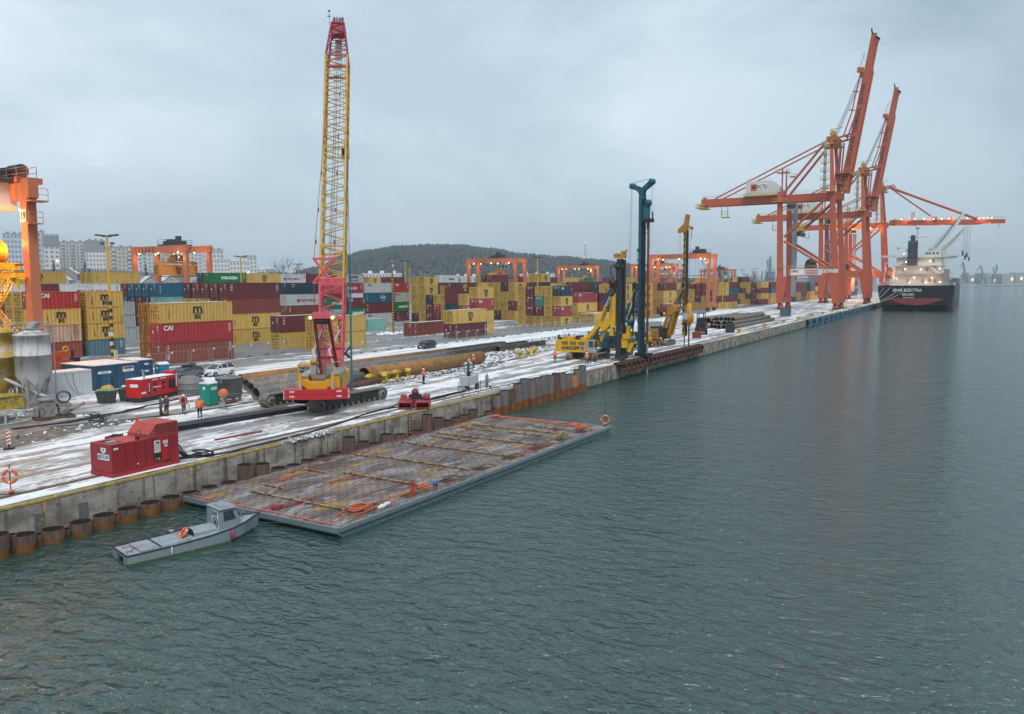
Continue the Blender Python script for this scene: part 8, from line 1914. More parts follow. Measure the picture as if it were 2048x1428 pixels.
tag(rbm.build('rubble',[gravm,snow()]),'snow dusted rubble strewn along the pipes and before the rigs','rubble',kind='stuff')
for i,(x,y,L_,a,z)in enumerate(((99,15.8,4,.2,.1),(101,16.5,3.5,-.3,.2),(98.4,16.6,3,.6,.3))):
 m=MB();m.bar((0,0,.06),(L_,0,z),.2,.1);tag(m.build('timber',pm('timber_brown',(.22,.11,.06),.85,var=.3),loc=(x,y,0),rz=a),['long brown plank on the rubble by the yellow bollards','brown plank crossing the rubble','short plank sticking up from the rubble'][i],'timber')
def cabin(p,L_,Wd,H_,rz,mat,label,cat='site cabin',door=None,side='-y'):
 e=empty('site_cabin',p,rz,label,cat);m=MB()
 m.box((.05,.05,.1),(L_-.05,Wd-.05,H_-.12))
 n=int(L_/.28)
 for k in range(n):x=.15+(L_-.3)*k/n;m.box((x,.012,.2),(x+.13,.05,H_-.2))
 n=int(Wd/.28)
 for k in range(n):y=.15+(Wd-.3)*k/n;m.box((.012,y,.2),(.05,y+.13,H_-.2))
 m.build('wall',mat,e);m=MB()
 for x in(0,L_-.14):
  for y in(0,Wd-.14):m.box((x,y,0),(x+.14,y+.14,H_))
 m.box((.14,0,H_-.16),(L_-.14,.1,H_-.01));m.box((0,.14,H_-.16),(.1,Wd-.14,H_-.01));m.box((.14,0,0),(L_-.14,.1,.14));m.box((0,.14,0),(.1,Wd-.14,.14));m.build('corner_frame',mat,e)
 MB().box((-.02,-.02,H_+.002),(L_+.02,Wd+.02,H_+.07)).build('roof',pm('snow_pinkish',(.66,.63,.62),.9,var=.12,scale=.8,dirt=(.42,.36,.33),amt=.3),e)
 return e
wcab=pm('cabin_white',(.50,.53,.56),.5,0,.06,.8,dirt=(.35,.33,.30),amt=.25,streak=True);bcab=pm('cabin_blue',(.022,.075,.135),.5,0,.12,.8,dirt=(.04,.06,.09),amt=.3)
c_=cabin((43.0,36.6,0),6.06,2.44,2.55,R(-3),wcab,'white site cabin right beside the cement silo')
m=MB();m.path([(3.4,-.03,2.5),(3.6,-.05,1.6),(4.0,-.1,.8),(4.6,-.4,.05)],.018,4);m.path([(4.1,-.03,2.5),(4.2,-.05,1.3),(4.5,-.2,.5),(5.0,-.5,.05)],.018,4);m.build('cable',cabm,c_)
for i,(x,y,lb)in enumerate(((50.7,38.6,'blue site cabin with white sign, left of two'),(53.4,38.6,'blue site cabin with logo sign, right of two'))):
 c_=cabin((x,y,0),2.6,6.06,2.65,R(-1),bcab,lb);m=MB();m.box((.85,-.02,.12),(1.85,.008,2.2));d_=m.build('door',pm('door_blue',(.02,.085,.15),.45),c_)
 m=MB();m.box((1.7,-.045,1.05),(1.8,-.021,1.15));m.build('handle',galv(),d_)
 m=MB();m.box((.5+.2*i,-.035,1.75),(2.0,-.022,2.0 if i==0 else 2.3));s_=m.build('sign_board',mwhite(),d_)
 if i==0:letter('AARSLEFF',.2,pm('blue_marking',(.03,.06,.2),.6),s_,wallM((1.25,-.037,1.87),(1,0,0),(0,0,1)),'lettering',.005)
 else:
  m=MB();m.box((.75,-.038,2.02),(1.35,-.0355,2.26),0);m.box((1.35,-.038,2.02),(1.95,-.0355,2.26),1);m.build('colour_field',[pm('red_marking',(.36,.02,.045),.6),pm('blue_marking',(.03,.06,.2),.6)],s_);letter('AARSLEFF',.17,mblack(),s_,wallM((1.35,-.037,1.88),(1,0,0),(0,0,1)),'lettering',.005)
c_=cabin((56.6,40.2,0),2.2,4.0,2.65,R(-8),bcab,'narrow blue steel locker unit right of the cabins','locker unit');m=MB()
for z in(.5,1.3,2.1):m.box((1.2,-.02,z),(1.7,.008,z+.2))
m.build('label_plate',pm('plate_pale',(.5,.58,.65),.5),c_);m=MB()
for z in(.9,1.75):m.box((.1,-.015,z),(2.1,.008,z+.04))
m.build('shelf_line',dark(),c_)
def toilet(p,rz,mat,label,plate):
 e=empty('portable_toilet',p,rz,label,'portable toilet');m=MB();m.box((-.56,-.56,.08),(.56,.56,2.05))
 for x in(-.57,.45):m.box((x,-.575,.08),(x+.12,-.561,2.05));m.box((-.575,x,.08),(-.561,x+.12,2.05))
 for k in range(4):m.box((-.575,-.35+.2*k,.3),(-.562,-.28+.2*k,1.7))
 m.build('booth',mat,e);m=MB();m.prism([(-.6,2.05),(.6,2.05),(.55,2.15),(0,2.33),(-.55,2.15)],-.6,.6,'yz');m.build('roof',pm('toilet_roof',(.66,.69,.70),.7),e)
 m=MB();m.box((-.585,-.38,.15),(-.577,.38,1.95));d_=m.build('door',mat,e);m=MB();m.lathe([(.01,0),(.16,0),(.16,.01),(.01,.01)],(-.588,.0,1.62),16,0,(-1,0,0));m.build('emblem_disc',mwhite(),d_)
 m=MB();m.box((-.592,.12,.3),(-.587,.32,.48));m.build('label_plate',mwhite(),d_)
 if plate:m=MB();m.box((-.3,-.59,1.45),(.42,-.577,1.75));m.build('sign_board',pm('panel_pale',(.55,.56,.53),.6),e)
 m=MB();m.box((-.6,-.6,0),(.6,.6,.08));m.build('base',dark(),e);return e
toilet((49.9,19.5,0),R(8),pm('toilet_green',(.012,.25,.185),.5,var=.08),'green portable toilet beside the grey steel tank',True)
toilet((59.6,39.4,0),R(-10),pm('toilet_blue',(.015,.15,.24),.5,var=.08),'blue portable toilet right of the blue cabins',False)
gn=empty('generator',(47.75,26.5,0),R(14),'bright red diesel generator on a black base','generator');gred=pm('generator_red',(.52,.018,.022),.4,0,.08)
m=MB();m.box((0,0,.45),(5.3,1.7,2.2));m.box((4.9,.2,2.2),(5.28,1.4,2.55));m.build('casing',gred,gn);MB().box((-.02,-.02,0),(5.32,1.72,.44)).build('base',dark(),gn);MB().box((0,0,2.21),(4.85,1.7,2.24)).build('snow_cover',snow(),gn)
m=MB()
for x,z,w_,h_ in((1.7,1.45,.4,.35),(1.7,.85,.4,.35),(3.0,1.45,.35,.3),(3.0,.95,.35,.3),(3.9,.9,.95,.95)):m.box((x,-.012,z),(x+w_,-.003,z+h_))
m.box((1.05,-.012,.6),(1.3,-.003,2.0));m.build('louvre',dark(),gn);m=MB();m.box((1.6,-.016,2.0),(2.4,-.003,2.08));m.box((2.7,-.016,2.0),(3.6,-.003,2.08));m.box((1.7,-.02,1.24),(2.8,-.013,1.32));m.box((-.012,.3,1.45),(-.003,1.2,1.75));m.box((.1,-.012,.8),(.7,-.003,1.0));m.box((1.12,-.02,.9),(1.2,-.013,1.8));m.box((5.0,-.012,1.0),(5.15,-.003,2.3));m.build('decal',mwhite(),gn)
m=MB();m.rod((.9,.3,2.2),(.75,.35,3.1),.1,8);m.build('exhaust',galv(),gn)
def bin_(p,rz,lid,label):
 e=empty('waste_bin',p,rz,label,'bin');m=MB();m.add([(-.7,-.5,.05),(.7,-.5,.05),(.7,.5,.05),(-.7,.5,.05),(-.88,-.62,1.15),(.88,-.62,1.15),(.88,.62,1.15),(-.88,.62,1.15)],[(0,3,2,1),(4,5,6,7),(0,1,5,4),(1,2,6,5),(2,3,7,6),(3,0,4,7)]);m.box((-.92,-.66,1.06),(.92,-.621,1.18));m.box((-.92,-.62,1.06),(-.885,.66,1.18));m.box((-.3,-.66,.1),(-.15,-.55,1.0));m.box((.2,-.66,.1),(.35,-.55,1.0));m.build('tub',pm('bin_grey',(.05,.052,.055),.7,var=.2),e);m=MB();m.box((-.85,-.6,1.185),(.85,.6,1.27));m.build('lid',lid,e);return e
bin_((46.2,29.5,0),R(-40),pm('lid_green',(.10,.22,.10),.6,dirt=(.45,.45,.45),amt=.4),'dark grey grit bin with green lid, left one of two');b2=bin_((48.1,28.9,0),R(-40),pm('lid_green_dark',(.015,.16,.08),.6,dirt=(.06,.06,.06),amt=.55),'dark grey grit bin with white bags on top')
m=MB();
for k in range(4):m.sphere((48.0+.3*k-.3,29.0-.1*k,1.42),.22,0,7,(1.1,.9,.7))
tag(m.build('plastic_bag',mwhite()),'crumpled white plastic bags lying on the right grit bin','bags')
tk_=empty('water_tank',(54.2,27.6,0),0,'round grey plastic water tank in a tube cage','tank');tk_.scale=(1,1,.86);tg=pm('tank_grey',(.17,.175,.175),.6,0,.1)
m=MB();m.lathe([(1.32,.1),(1.38,.3),(1.38,1.5),(1.30,1.62),(1.25,1.75),(.7,2.1),(.35,2.2),(.01,2.22)],n=26);m.build('vessel',tg,tk_);m=MB()
for k in range(10):a=k*.628;m.rod((1.48*math.cos(a),1.48*math.sin(a),0),(1.48*math.cos(a),1.48*math.sin(a),1.55),.03,5)
for z in(.15,.8,1.5):m.torus((0,0,z),1.48,.03,(0,0,1),26,5)
m.build('cage',galv(),tk_)
st2=empty('steel_tank',(52.6,19.9,0),0,'tall grey steel mixing tank with fittings on its lid','tank');st2.scale=(1,1,.82);m=MB();m.lathe([(.3,.35),(1.0,.5),(1.22,.75),(1.22,2.75),(1.27,2.76),(1.27,2.86),(.01,2.88)],n=28);m.lathe([(1.25,.95),(1.28,.95),(1.28,1.05),(1.25,1.05)],n=28);m.build('vessel',pm('tank_steel',(.20,.205,.205),.6,.15,.12,1,dirt=(.30,.28,.25),amt=.25,streak=True),st2)
for k in range(4):a=.5+k*1.57;m=MB();m.bar((1.05*math.cos(a),1.05*math.sin(a),0),(1.05*math.cos(a),1.05*math.sin(a),.8),.16);m.build('leg',MATS['tank_steel'],st2)
m=MB();m.rod((0,0,2.88),(0,0,3.2),.16,10);m.sphere((-.15,0,3.25),.2,0,8);m.box((.3,-.3,2.88),(.7,.1,3.05));m.rod((-1.15,-.3,2.3),(-1.15,-.3,2.9),.06,6);m.rod((1.0,.6,2.86),(1.0,.6,3.1),.05,6);m.build('lid_fitting',galv(),st2);m=MB();m.box((-1.1,-.95,1.75),(-.65,-.8,2.1));m.v=[(p[0]+.05,p[1]-.05,p[2])for p in m.v];m.build('control_box',pm('box_maroon',(.12,.05,.05),.6),st2)
q=gp(447,818);e=empty('ring_case_post',q,0,'round orange life ring case on a grey post','life ring case');m=MB();m.rod((0,0,0),(0,0,1.35),.05,8);m.box((-.3,-.22,0),(.3,.22,.1));m.build('post',galv(),e);m=MB();m.lathe([(.01,-.12),(.36,-.12),(.42,-.06),(.42,.06),(.36,.12),(.01,.14)],(-.05,-.1,1.45),24,0,(-.7,-.7,0));m.build('case',pm('case_orange',(.62,.17,.06),.5),e)
m=MB();
for k in range(4):m.box((.35*k,.1*k,0),(.35*k+.3,.1*k+.3,.25+.08*(k%2)))
tag(m.build('concrete_block',pm('block_brown',(.15,.08,.06),.8,var=.3),loc=(51.0,18.3,0)),'rust brown weights stacked beside the green toilet','weights')
def bottle(p,h,mat,label):
 m=MB();m.lathe([(.01,0),(.115,.0),(.12,.05),(.12,h*.8),(.08,h*.88),(.04,h*.9),(.05,h*.92),(.05,h),(.01,h)],n=12);return tag(m.build('gas_bottle',mat,loc=p),label,'gas bottle')
bottle((52.2,37.6,0),1.7,pm('bottle_black',(.03,.03,.033),.4,.2,dirt=(.5,.5,.5),amt=.2),'dark gas bottle with white shoulder before the blue cabins')
m=MB();m.lathe([(.02,-.5),(.5,-.45),(.55,.3),(.3,.5),(.02,.52)],(0,0,.45),10,0,(1,.2,0));m.box((-.6,-.6,0),(.9,.5,.3));tag(m.build('tarp_bundle',pm('bundle_yellow',(.50,.33,.06),.7,var=.2),loc=(49.9,35.0,0)),'yellow wrapped bundle between the white and blue cabins','bundle')
m=MB();rr=random.Random(6)
for k in range(16):a=V((rr.uniform(-2,2.5),rr.uniform(-1,.8),rr.uniform(.03,.35)));m.bar(a,a+V((rr.uniform(-1.4,1.4),rr.uniform(-.6,.6),rr.uniform(-.1,.15))),.12,.05)
tag(m.build('scrap_timber',pm('scrap',(.33,.29,.25),.9,var=.4,dirt=(.6,.6,.62),amt=.35),loc=(47.6,34.2,0)),'heap of snowy scrap timber before the white cabin','timber heap')
oe=empty('loader',(56.8,55.6,0),R(-20),'orange wheeled machine half hidden behind the cabins','loader');om=pm('loader_orange',(.55,.10,.03),.5,0,.12,dirt=(.2,.06,.04),amt=.3)
m=MB();m.box((-3.0,-1.0,.9),(1.6,1.0,2.0));m.box((-3.0,-.8,2.3),(1.4,-.2,3.1));m.box((-2.6,-.7,2.0),(.4,.6,2.3));m.bar((-2.5,.4,2.4),(1.6,.3,3.0),.5);m.build('body',om,oe);m=MB();m.box((1.5,-.9,1.0),(2.4,.9,2.3));m.box((1.0,-.5,2.4),(1.8,.6,3.2));m.bar((2.2,-.6,1.3),(3.4,-.4,1.5),.4);m.build('engine',dark(),oe)
for x in(-2.0,1.2):
 for y in(-.95,.95):wheel(oe,(x,y,.55),.55,.4,om)
m=MB();m.torus((.9,-.5,3.4),.28,.12,(0,1,0),14,6);m.build('work_lamp',pm('ring_amber',(.7,.35,.03),.5),oe)
for i,(px,py,c,lb)in enumerate(((1645,917,(.62,.45,.03),'small yellow disc marker on the asphalt'),)):
 q=gp(757,686);m=MB();m.lathe([(.01,.02),(.3,.02),(.3,.35),(.01,.4)],n=12);tag(m.build('marker',pm('marker_yellow',c,.6),loc=q),'small yellow marker standing on the asphalt behind the fence','marker')
q=gp(1012,660.5);m=MB();m.lathe([(.01,.02),(.35,.02),(.3,.4),(.01,.42)],n=12);tag(m.build('marker',MATS['marker_yellow'],loc=q),'yellow marker on the asphalt before the container block','marker')
def car(p,rz,mat,label,hatch=True,rack=False):
 """local x forward"""
 e=empty('parked_car',p,rz,label,'car');L_,W_,H_=4.35,1.78,1.48
 st=[(-2.17,.42,.82,.60),(-2.05,.30,.98,.80),(-1.4,.22,1.0,.88),(-.3,.20,.97,.89),(.75,.20,.96,.88),(1.45,.22,.84,.84),(1.95,.28,.72,.76),(2.17,.36,.60,.60)]
 m=MB();vs=[]
 for x,z0,z1,hw in st:
  vs+=[(x,-hw*.92,z0),(x,-hw,z0+.22),(x,-hw*.985,z1-.12),(x,-hw*.86,z1),(x,hw*.86,z1),(x,hw*.985,z1-.12),(x,hw,z0+.22),(x,hw*.92,z0)]
 n=8;fs=[(i*n+j,(i+1)*n+j,(i+1)*n+(j+1)%n,i*n+(j+1)%n)for i in range(len(st)-1)for j in range(n)]
 m.add(vs,fs,0,True);m.add(vs[:n],[tuple(range(n-1,-1,-1))]);m.add(vs[-n:],[tuple(range(n))]);m.build('body',mat,e)
 rf=[(-1.95,.80,.97),(-1.55,.64,1.40),(-.9,.62,1.47),(.1,.62,1.47),(.35,.63,1.43),(1.2,.76,.96)]
 m=MB();gl=MB();vs=[]
 for x,hw,z in rf:vs+=[(x,-hw,z),(x,hw,z)]
 m.add([(-1.57,-.64,1.39),(-.9,-.62,1.475),(.1,-.62,1.475),(.38,-.63,1.42),(.38,.63,1.42),(.1,.62,1.475),(-.9,.62,1.475),(-1.57,.64,1.39)],[(0,1,6,7),(1,2,5,6),(2,3,4,5)],0,True)
 for s in(-1,1):
  for a,b_ in(((-1.97,s*.80,.95),(-1.57,s*.645,1.40)),((-.75,s*.80,.97),(-.7,s*.63,1.45)),((.22,s*.80,.97),(.15,s*.63,1.45)),((1.2,s*.77,.95),(.38,s*.64,1.42))):m.bar(a,b_,.07,.06)
 m.build('roof',mat,e)
 for s in(-1,1):gl.add([(-1.93,s*.795,.96),(1.15,s*.765,.96),(.36,s*.632,1.40),(-1.54,s*.638,1.38)],[(0,1,2,3)])
 gl.add([(1.18,-.74,.965),(1.18,.74,.965),(.39,.61,1.41),(.39,-.61,1.41)],[(0,1,2,3)]);gl.add([(-1.95,-.76,.96),(-1.95,.76,.96),(-1.58,.62,1.38),(-1.58,-.62,1.38)],[(0,1,2,3)]);gl.build('car_window',glass(),e)
 for x in(-1.3,1.33):
  for s in(-1,1):
   wheel(e,(x,s*.80,.32),.32,.2,pm('alloy',(.35,.35,.36),.4,.5))
 for s in(-1,1):m=MB();m.box((1.9,s*.62-.16,.60),(2.14,s*.62+.16,.70));m.build('headlight',pm('lamp_glass',(.5,.52,.55),.2),e);m=MB();m.box((-2.16,s*.6-.16,.72),(-2.08,s*.6+.16,.86));m.build('tail_light',pm('tail_red_off',(.25,.02,.02),.3),e);m=MB();m.box((.75,s*.93-.09,.95),(.9,s*.93+.09,1.07));m.build('mirror',mat,e)
 m=MB();m.box((2.12,-.55,.36),(2.185,.55,.56));m.build('grille',dark(),e);m=MB();m.box((2.186,-.24,.42),(2.195,.24,.52));m.build('number_plate',mwhite(),e)
 if rack:m=MB();m.box((-1.2,-.5,1.56),(.4,.5,1.66));m.bar((-1.0,-.6,1.52),(-1.0,.6,1.52),.05);m.bar((.1,-.6,1.52),(.1,.6,1.52),.05);m.build('roof_rack',dark(),e)
 return e
car((63.0,39.6,0),R(182),pm('car_grey',(.14,.145,.15),.3,.3,.05),'grey parked hatchback with dark load on its roof rack',True,True)
car((67.0,38.6,0),R(184),pm('car_white',(.60,.62,.64),.3,0,.04),'white parked hatchback beside the grey car')
car((112.3,39.9,0),R(186),pm('car_plum',(.030,.020,.030),.3,.2,.05),'dark plum car parked alone on the snow lane')
car((360,8.0,0),R(170),pm('car_slate',(.06,.08,.09),.3,.2,.05),'slate car far away under the nearest quay crane');
lt=empty('lighting_tower',(70.6,3.9,0),R(2),'pale grey lamp trailer with a folded cluster of floodlights','lighting tower')
m=MB();m.prism([(-1.1,.5),(1.0,.5),(1.0,1.5),(.6,1.6),(.2,1.45),(-1.1,1.45)],-.55,.55,'xz');m.build('casing',pm('tower_pale',(.42,.46,.48),.5,dirt=(.25,.25,.25),amt=.2),lt)
m=MB();m.bar((-1.4,0,.42),(1.5,0,.42),.1);m.bar((-1.0,-.7,.4),(-1.0,.7,.4),.1)
for x,y in((-1.2,-.65),(-1.2,.65),(1.3,-.6)):m.rod((x,y,0),(x,y,.9),.04,6);m.box((x-.12,y-.12,0),(x+.12,y+.12,.03))
m.build('chassis',dark(),lt)
for s in(-1,1):wheel(lt,(.55,s*.62,.33),.33,.2,steel())
m=MB();m.box((-.25,-.14,1.45),(.0,.14,2.2));m.rod((-.12,0,2.2),(-.12,0,2.9),.06,8);m.build('mast',dark(),lt)
for k,(y,z)in enumerate(((-.35,2.75),(.35,2.75),(-.35,2.35),(.35,2.35),(-.3,2.0),(.3,2.0))):
 m=MB();m.lathe([(.02,.12),(.22,.06),(.24,-.03),(.2,-.06)],(-.2,y,z),12,0,(-.8,0,.5 if k%2 else-.2));m.lathe([(.01,-.05),(.2,-.05)],(-.2,y,z),12,1,(-.8,0,.5 if k%2 else-.2));m.build('floodlight',[galv(),mwhite()],lt)
m=MB();m.box((.3,-.58,.55),(.5,-.556,.7));m.box((1.01,-.3,.5),(1.03,-.1,.65));m.build('reflector',pm('reflector_orange',(.7,.16,.04),.4),lt)
bt2=empty('bottle_trolley',(72.4,2.9,0),0,'upright gas bottles on a trolley beside the lamp trailer','gas trolley')
for dx in(0,.26):m=MB();m.lathe([(.01,.1),(.11,.1),(.11,1.3),(.06,1.42),(.04,1.55),(.01,1.56)],(dx,0,0),10);m.build('gas_bottle',pm('bottle_grey_green',(.22,.28,.26),.5),bt2)
m=MB();m.rod((.5,0,.2),(.3,.3,1.2),.02,5);m.torus((.36,-.15,.8),.2,.03,(1,.5,0),14,5);m.rod((.4,-.2,.15),(.4,.3,.15),.02,5);m.build('trolley_frame',dark(),bt2);wheel(bt2,(.42,-.25,.14),.14,.06,pm('strip_red',(.26,.03,.035),.6))
rm_=empty('hydraulic_skid',(57.6,1.35,0),R(-58),'low red hydraulic clamp skid with open mouth on the quay edge','hydraulic skid')
rmm=pm('skid_red',(.36,.06,.07),.55,0,.15,1,dirt=(.22,.05,.05),amt=.35)
m=MB()
for s in(-1,1):
 m.box((s*.78-.62,-1.0,.62),(s*.78+.62,.2,.70));m.box((s*.78-.62,-1.0,.1),(s*.78-.54,.2,.62));m.box((s*.78+.54,-1.0,.1),(s*.78+.62,.2,.62));m.box((s*.78-.54,-.9,.1),(s*.78+.54,.2,.16))
m.box((-1.4,.2,.1),(1.4,.9,.75));m.build('clamp_body',rmm,rm_)
m=MB();m.box((-.7,-.4,.71),(-.35,.25,.95));m.box((-1.3,.3,.75),(-.75,.8,1.15));m.box((.8,.2,.75),(1.35,.85,1.2));m.lathe([(.02,-.12),(.3,-.12),(.3,.12),(.02,.12)],(1.05,.15,1.0),12,0,(0,1,0));m.build('motor_block',rmm,rm_)
m=MB();m.prism([(-.75,.75),(.75,.75),(.5,1.2),(-.5,1.2)],.35,.9,'xz');m.path([(-.1,-.6,.72),(-.05,-.2,.9),(.1,.2,1.1)],.05,5);m.path([(-1.4,.5,.4),(-1.9,.3,.2),(-2.3,-.4,.08)],.07,5);m.build('manifold',dark(),rm_)
m=MB();m.lathe([(.02,1.2),(.3,1.2),(.34,1.35),(.3,1.55),(.1,1.6),(.02,1.6)],(0,.8,0),12);m.box((-.18,.62,1.56),(.18,.98,1.68));m.build('dome',pm('skid_dark_red',(.22,.03,.035),.5),rm_)
JT={'pelvis':((0,0,.96),.145),'waist':((0,0,1.12),.135),'chest':((.0,0,1.32),.165),'neck':((.01,0,1.49),.062),'skull':((.02,0,1.60),.095),'crown':((.02,0,1.70),.082),'nose':((.135,0,1.60),.016),'hip_l':((0,.10,.90),.105),'knee_l':((.02,.11,.50),.068),'ankle_l':((-.01,.115,.09),.046),'toe_l':((.17,.13,.045),.040),'hip_r':((0,-.10,.90),.105),'knee_r':((.02,-.11,.50),.068),'ankle_r':((-.01,-.115,.09),.046),'toe_r':((.17,-.13,.045),.040),'sho_l':((0,.205,1.42),.075),'elb_l':((-.03,.27,1.14),.050),'wri_l':((.05,.27,.90),.034),'palm_l':((.07,.27,.83),.036),'sho_r':((0,-.205,1.42),.075),'elb_r':((-.03,-.27,1.14),.050),'wri_r':((.05,-.27,.90),.034),'palm_r':((.07,-.27,.83),.036)}
BN=[('pelvis','waist'),('waist','chest'),('chest','neck'),('neck','skull'),('skull','crown'),('skull','nose')]
for s in 'lr':BN+=[('pelvis','hip_'+s),('hip_'+s,'knee_'+s),('knee_'+s,'ankle_'+s),('ankle_'+s,'toe_'+s),('chest','sho_'+s),('sho_'+s,'elb_'+s),('elb_'+s,'wri_'+s),('wri_'+s,'palm_'+s)]
POSES={'stand':{},'walk':{'knee_l':(.16,.10,.50),'ankle_l':(.22,.11,.10),'toe_l':(.40,.13,.07),'knee_r':(-.06,-.10,.50),'ankle_r':(-.30,-.11,.14),'toe_r':(-.15,-.12,.04),'elb_l':(-.14,.27,1.16),'wri_l':(-.06,.28,.93),'palm_l':(-.03,.28,.86),'elb_r':(.08,-.27,1.15),'wri_r':(.22,-.24,.98),'palm_r':(.27,-.23,.93)},'work':{'elb_l':(.08,.27,1.16),'wri_l':(.28,.16,1.08),'palm_l':(.35,.13,1.08),'elb_r':(.06,-.27,1.16),'wri_r':(.26,-.18,1.02),'palm_r':(.33,-.15,1.02)},'bend':{'waist':(.06,0,1.10),'chest':(.20,0,1.26),'neck':(.30,0,1.40),'skull':(.37,0,1.48),'crown':(.42,0,1.56),'nose':(.48,0,1.42),'sho_l':(.22,.2,1.34),'sho_r':(.22,-.2,1.34),'elb_l':(.30,.25,1.06),'wri_l':(.44,.16,.88),'palm_l':(.49,.13,.83),'elb_r':(.30,-.25,1.06),'wri_r':(.44,-.16,.90),'palm_r':(.49,-.13,.85),'knee_l':(.10,.11,.50),'knee_r':(.06,-.11,.5)}}
PCACHE={}
def body_parts(pose):
 if pose in PCACHE:return PCACHE[pose]
 J={k:(V(POSES[pose].get(k,p)),r)for k,(p,r)in JT.items()};bones=list(BN)
 for s,sg in(('l',1),('r',-1)):
  w_,pm_=J['wri_'+s][0],J['palm_'+s][0];d=(pm_-w_).normalized();sd=V((0,0,1)).cross(d)if abs(d.z)<.8 else V((1,0,0));sd.normalize();inn=V((0,-sg,0))
  for f,(off,ln)in enumerate(((-.028,.062),(-.010,.075),(.010,.070),(.027,.055))):
   a=pm_+sd*off+d*.02;b_=a+d*ln*.55+inn*.006;c=b_+d*ln*.4+inn*.022
   for nm,q in(('a',a),('b',b_),('c',c)):J['f%d%s_%s'%(f,nm,s)]=(q,.0095)
   bones+=[('palm_'+s,'f%da_%s'%(f,s)),('f%da_%s'%(f,s),'f%db_%s'%(f,s)),('f%db_%s'%(f,s),'f%dc_%s'%(f,s))]
  t0=w_.lerp(pm_,.6)+sd*(-.035);t1=t0+d*.04-sd*.022+inn*.012;J['ta_'+s]=(t0,.011);J['tb_'+s]=(t1,.010);bones+=[('palm_'+s,'ta_'+s),('ta_'+s,'tb_'+s)]
 keys=list(J);me=bpy.data.meshes.new('person');me.from_pydata([J[k][0]for k in keys],[(keys.index(a),keys.index(b_))for a,b_ in bones],[])
 o=bpy.data.objects.new('person',me);COL.objects.link(o);md=o.modifiers.new('skin','SKIN')
 for i,k in enumerate(keys):
  sv=me.skin_vertices[0].data[i];sv.radius=(J[k][1],)*2;sv.use_root=k=='pelvis'
 sb=o.modifiers.new('sub','SUBSURF');sb.levels=1;sb.render_levels=1
 bpy.context.view_layer.update();dg=bpy.context.evaluated_depsgraph_get();bm_=bpy.data.meshes.new_from_object(o.evaluated_get(dg));bpy.data.objects.remove(o)
 def near(p):
  best=None
  for a,b_ in bones:
   A,B=J[a][0],J[b_][0];t=max(0,min(1,(p-A).dot(B-A)/max(1e-9,(B-A).length_squared)));dd=(p-(A+(B-A)*t)).length-(J[a][1]*(1-t)+J[b_][1]*t)
   if best is None or dd<best[0]:best=(dd,a,b_)
  return best[1],best[2]
 cls=[]
 for v in bm_.vertices:
  a,b_=near(v.co);n=b_
  if n.startswith(('knee','hip'))or(n.startswith('ankle')and v.co.z>.14):c='trousers'
  elif n.startswith(('toe','ankle')):c='boots'
  elif n.startswith(('waist','chest','sho','elb','wri')):c='jacket'
  else:c='skin'
  cls.append(c)
 parts={}
 for nm,grow in(('jacket',.022),('trousers',.014),('boots',.016)):
  fs=[tuple(p.vertices)for p in bm_.polygons if sum(cls[i]==nm for i in p.vertices)>=2];used=sorted({i for f in fs for i in f});ix={i:k for k,i in enumerate(used)}
  m2=bpy.data.meshes.new(nm);m2.from_pydata([bm_.vertices[i].co+bm_.vertices[i].normal*grow for i in used],[],[tuple(ix[i]for i in f)for f in fs]);m2.polygons.foreach_set('use_smooth',[True]*len(fs));parts[nm]=m2
 bm_.polygons.foreach_set('use_smooth',[True]*len(bm_.polygons));sk=J['skull'][0];cr_=J['crown'][0];ch=J['chest'][0];ws=J['waist'][0]
 up_=(cr_-sk).normalized();h=MB();h.lathe([(.175,-.01),(.125,.0),(.128,.04),(.105,.105),(.05,.135),(.005,.14)],sk+up_*.045,14,0,up_);parts['helmet']=h
 hv=MB();ax=(ch-ws).normalized()
 for t in(.35,.95):hv.lathe([(.195,-.022),(.197,.022)],ws.lerp(ch,t),16,0,ax)
 parts['stripe']=hv
 bl=MB()
 for s in 'lr':bl.lathe([(.078,-.02),(.078,.02)],J['knee_'+s][0].lerp(J['ankle_'+s][0],.6),10,0,J['ankle_'+s][0]-J['knee_'+s][0])
 parts['trouser_band']=bl;ey=MB()
 for s in(-1,1):ey.sphere(sk+V((.088,s*.032,.01)),.011,0,6)
 parts['eye']=ey
 PCACHE[pose]=(bm_,parts);return PCACHE[pose]
skinm=pm('skin',(.42,.22,.15),.55,var=.06);hiv=pm('hivis_orange',(.80,.13,.03),.6,var=.08);navyt=pm('trousers_navy',(.025,.03,.045),.8);tape=pm('reflective_tape',(.62,.64,.62),.35);plum=pm('overall_plum',(.10,.045,.075),.8);helw=pm('helmet_white',(.68,.68,.66),.35);helo=pm('helmet_orange',(.65,.14,.04),.4);bootm=pm('boot_black',(.02,.019,.018),.7)
def person(x,y,ang,pose,label,jacket=hiv,trousers=navyt,helmet=helw,stripe=tape):
 bm_,parts=body_parts(pose);o=bpy.data.objects.new('person',bm_.copy());o.data.materials.clear();o.data.materials.append(skinm);COL.objects.link(o);o.location=(x,y,0);o.rotation_euler=(0,0,ang);tag(o,label,'person')
 for nm,mt in(('jacket',jacket),('trousers',trousers),('boots',bootm)):
  me=parts[nm].copy();me.materials.clear();me.materials.append(mt);c=bpy.data.objects.new(nm,me);COL.objects.link(c);c.parent=o
 parts['helmet'].build('helmet',helmet,o);parts['eye'].build('eye',mblack(),o)
 if stripe:parts['stripe'].build('stripe',stripe,o);parts['trouser_band'].build('trouser_band',stripe,o)
 return o
wp=lambda px,py:gp(px,py)
q=wp(334,832);person(q.x,q.y,R(200),'work','worker in dark plum overalls leaning on a gas trolley',plum,plum,helo,None)
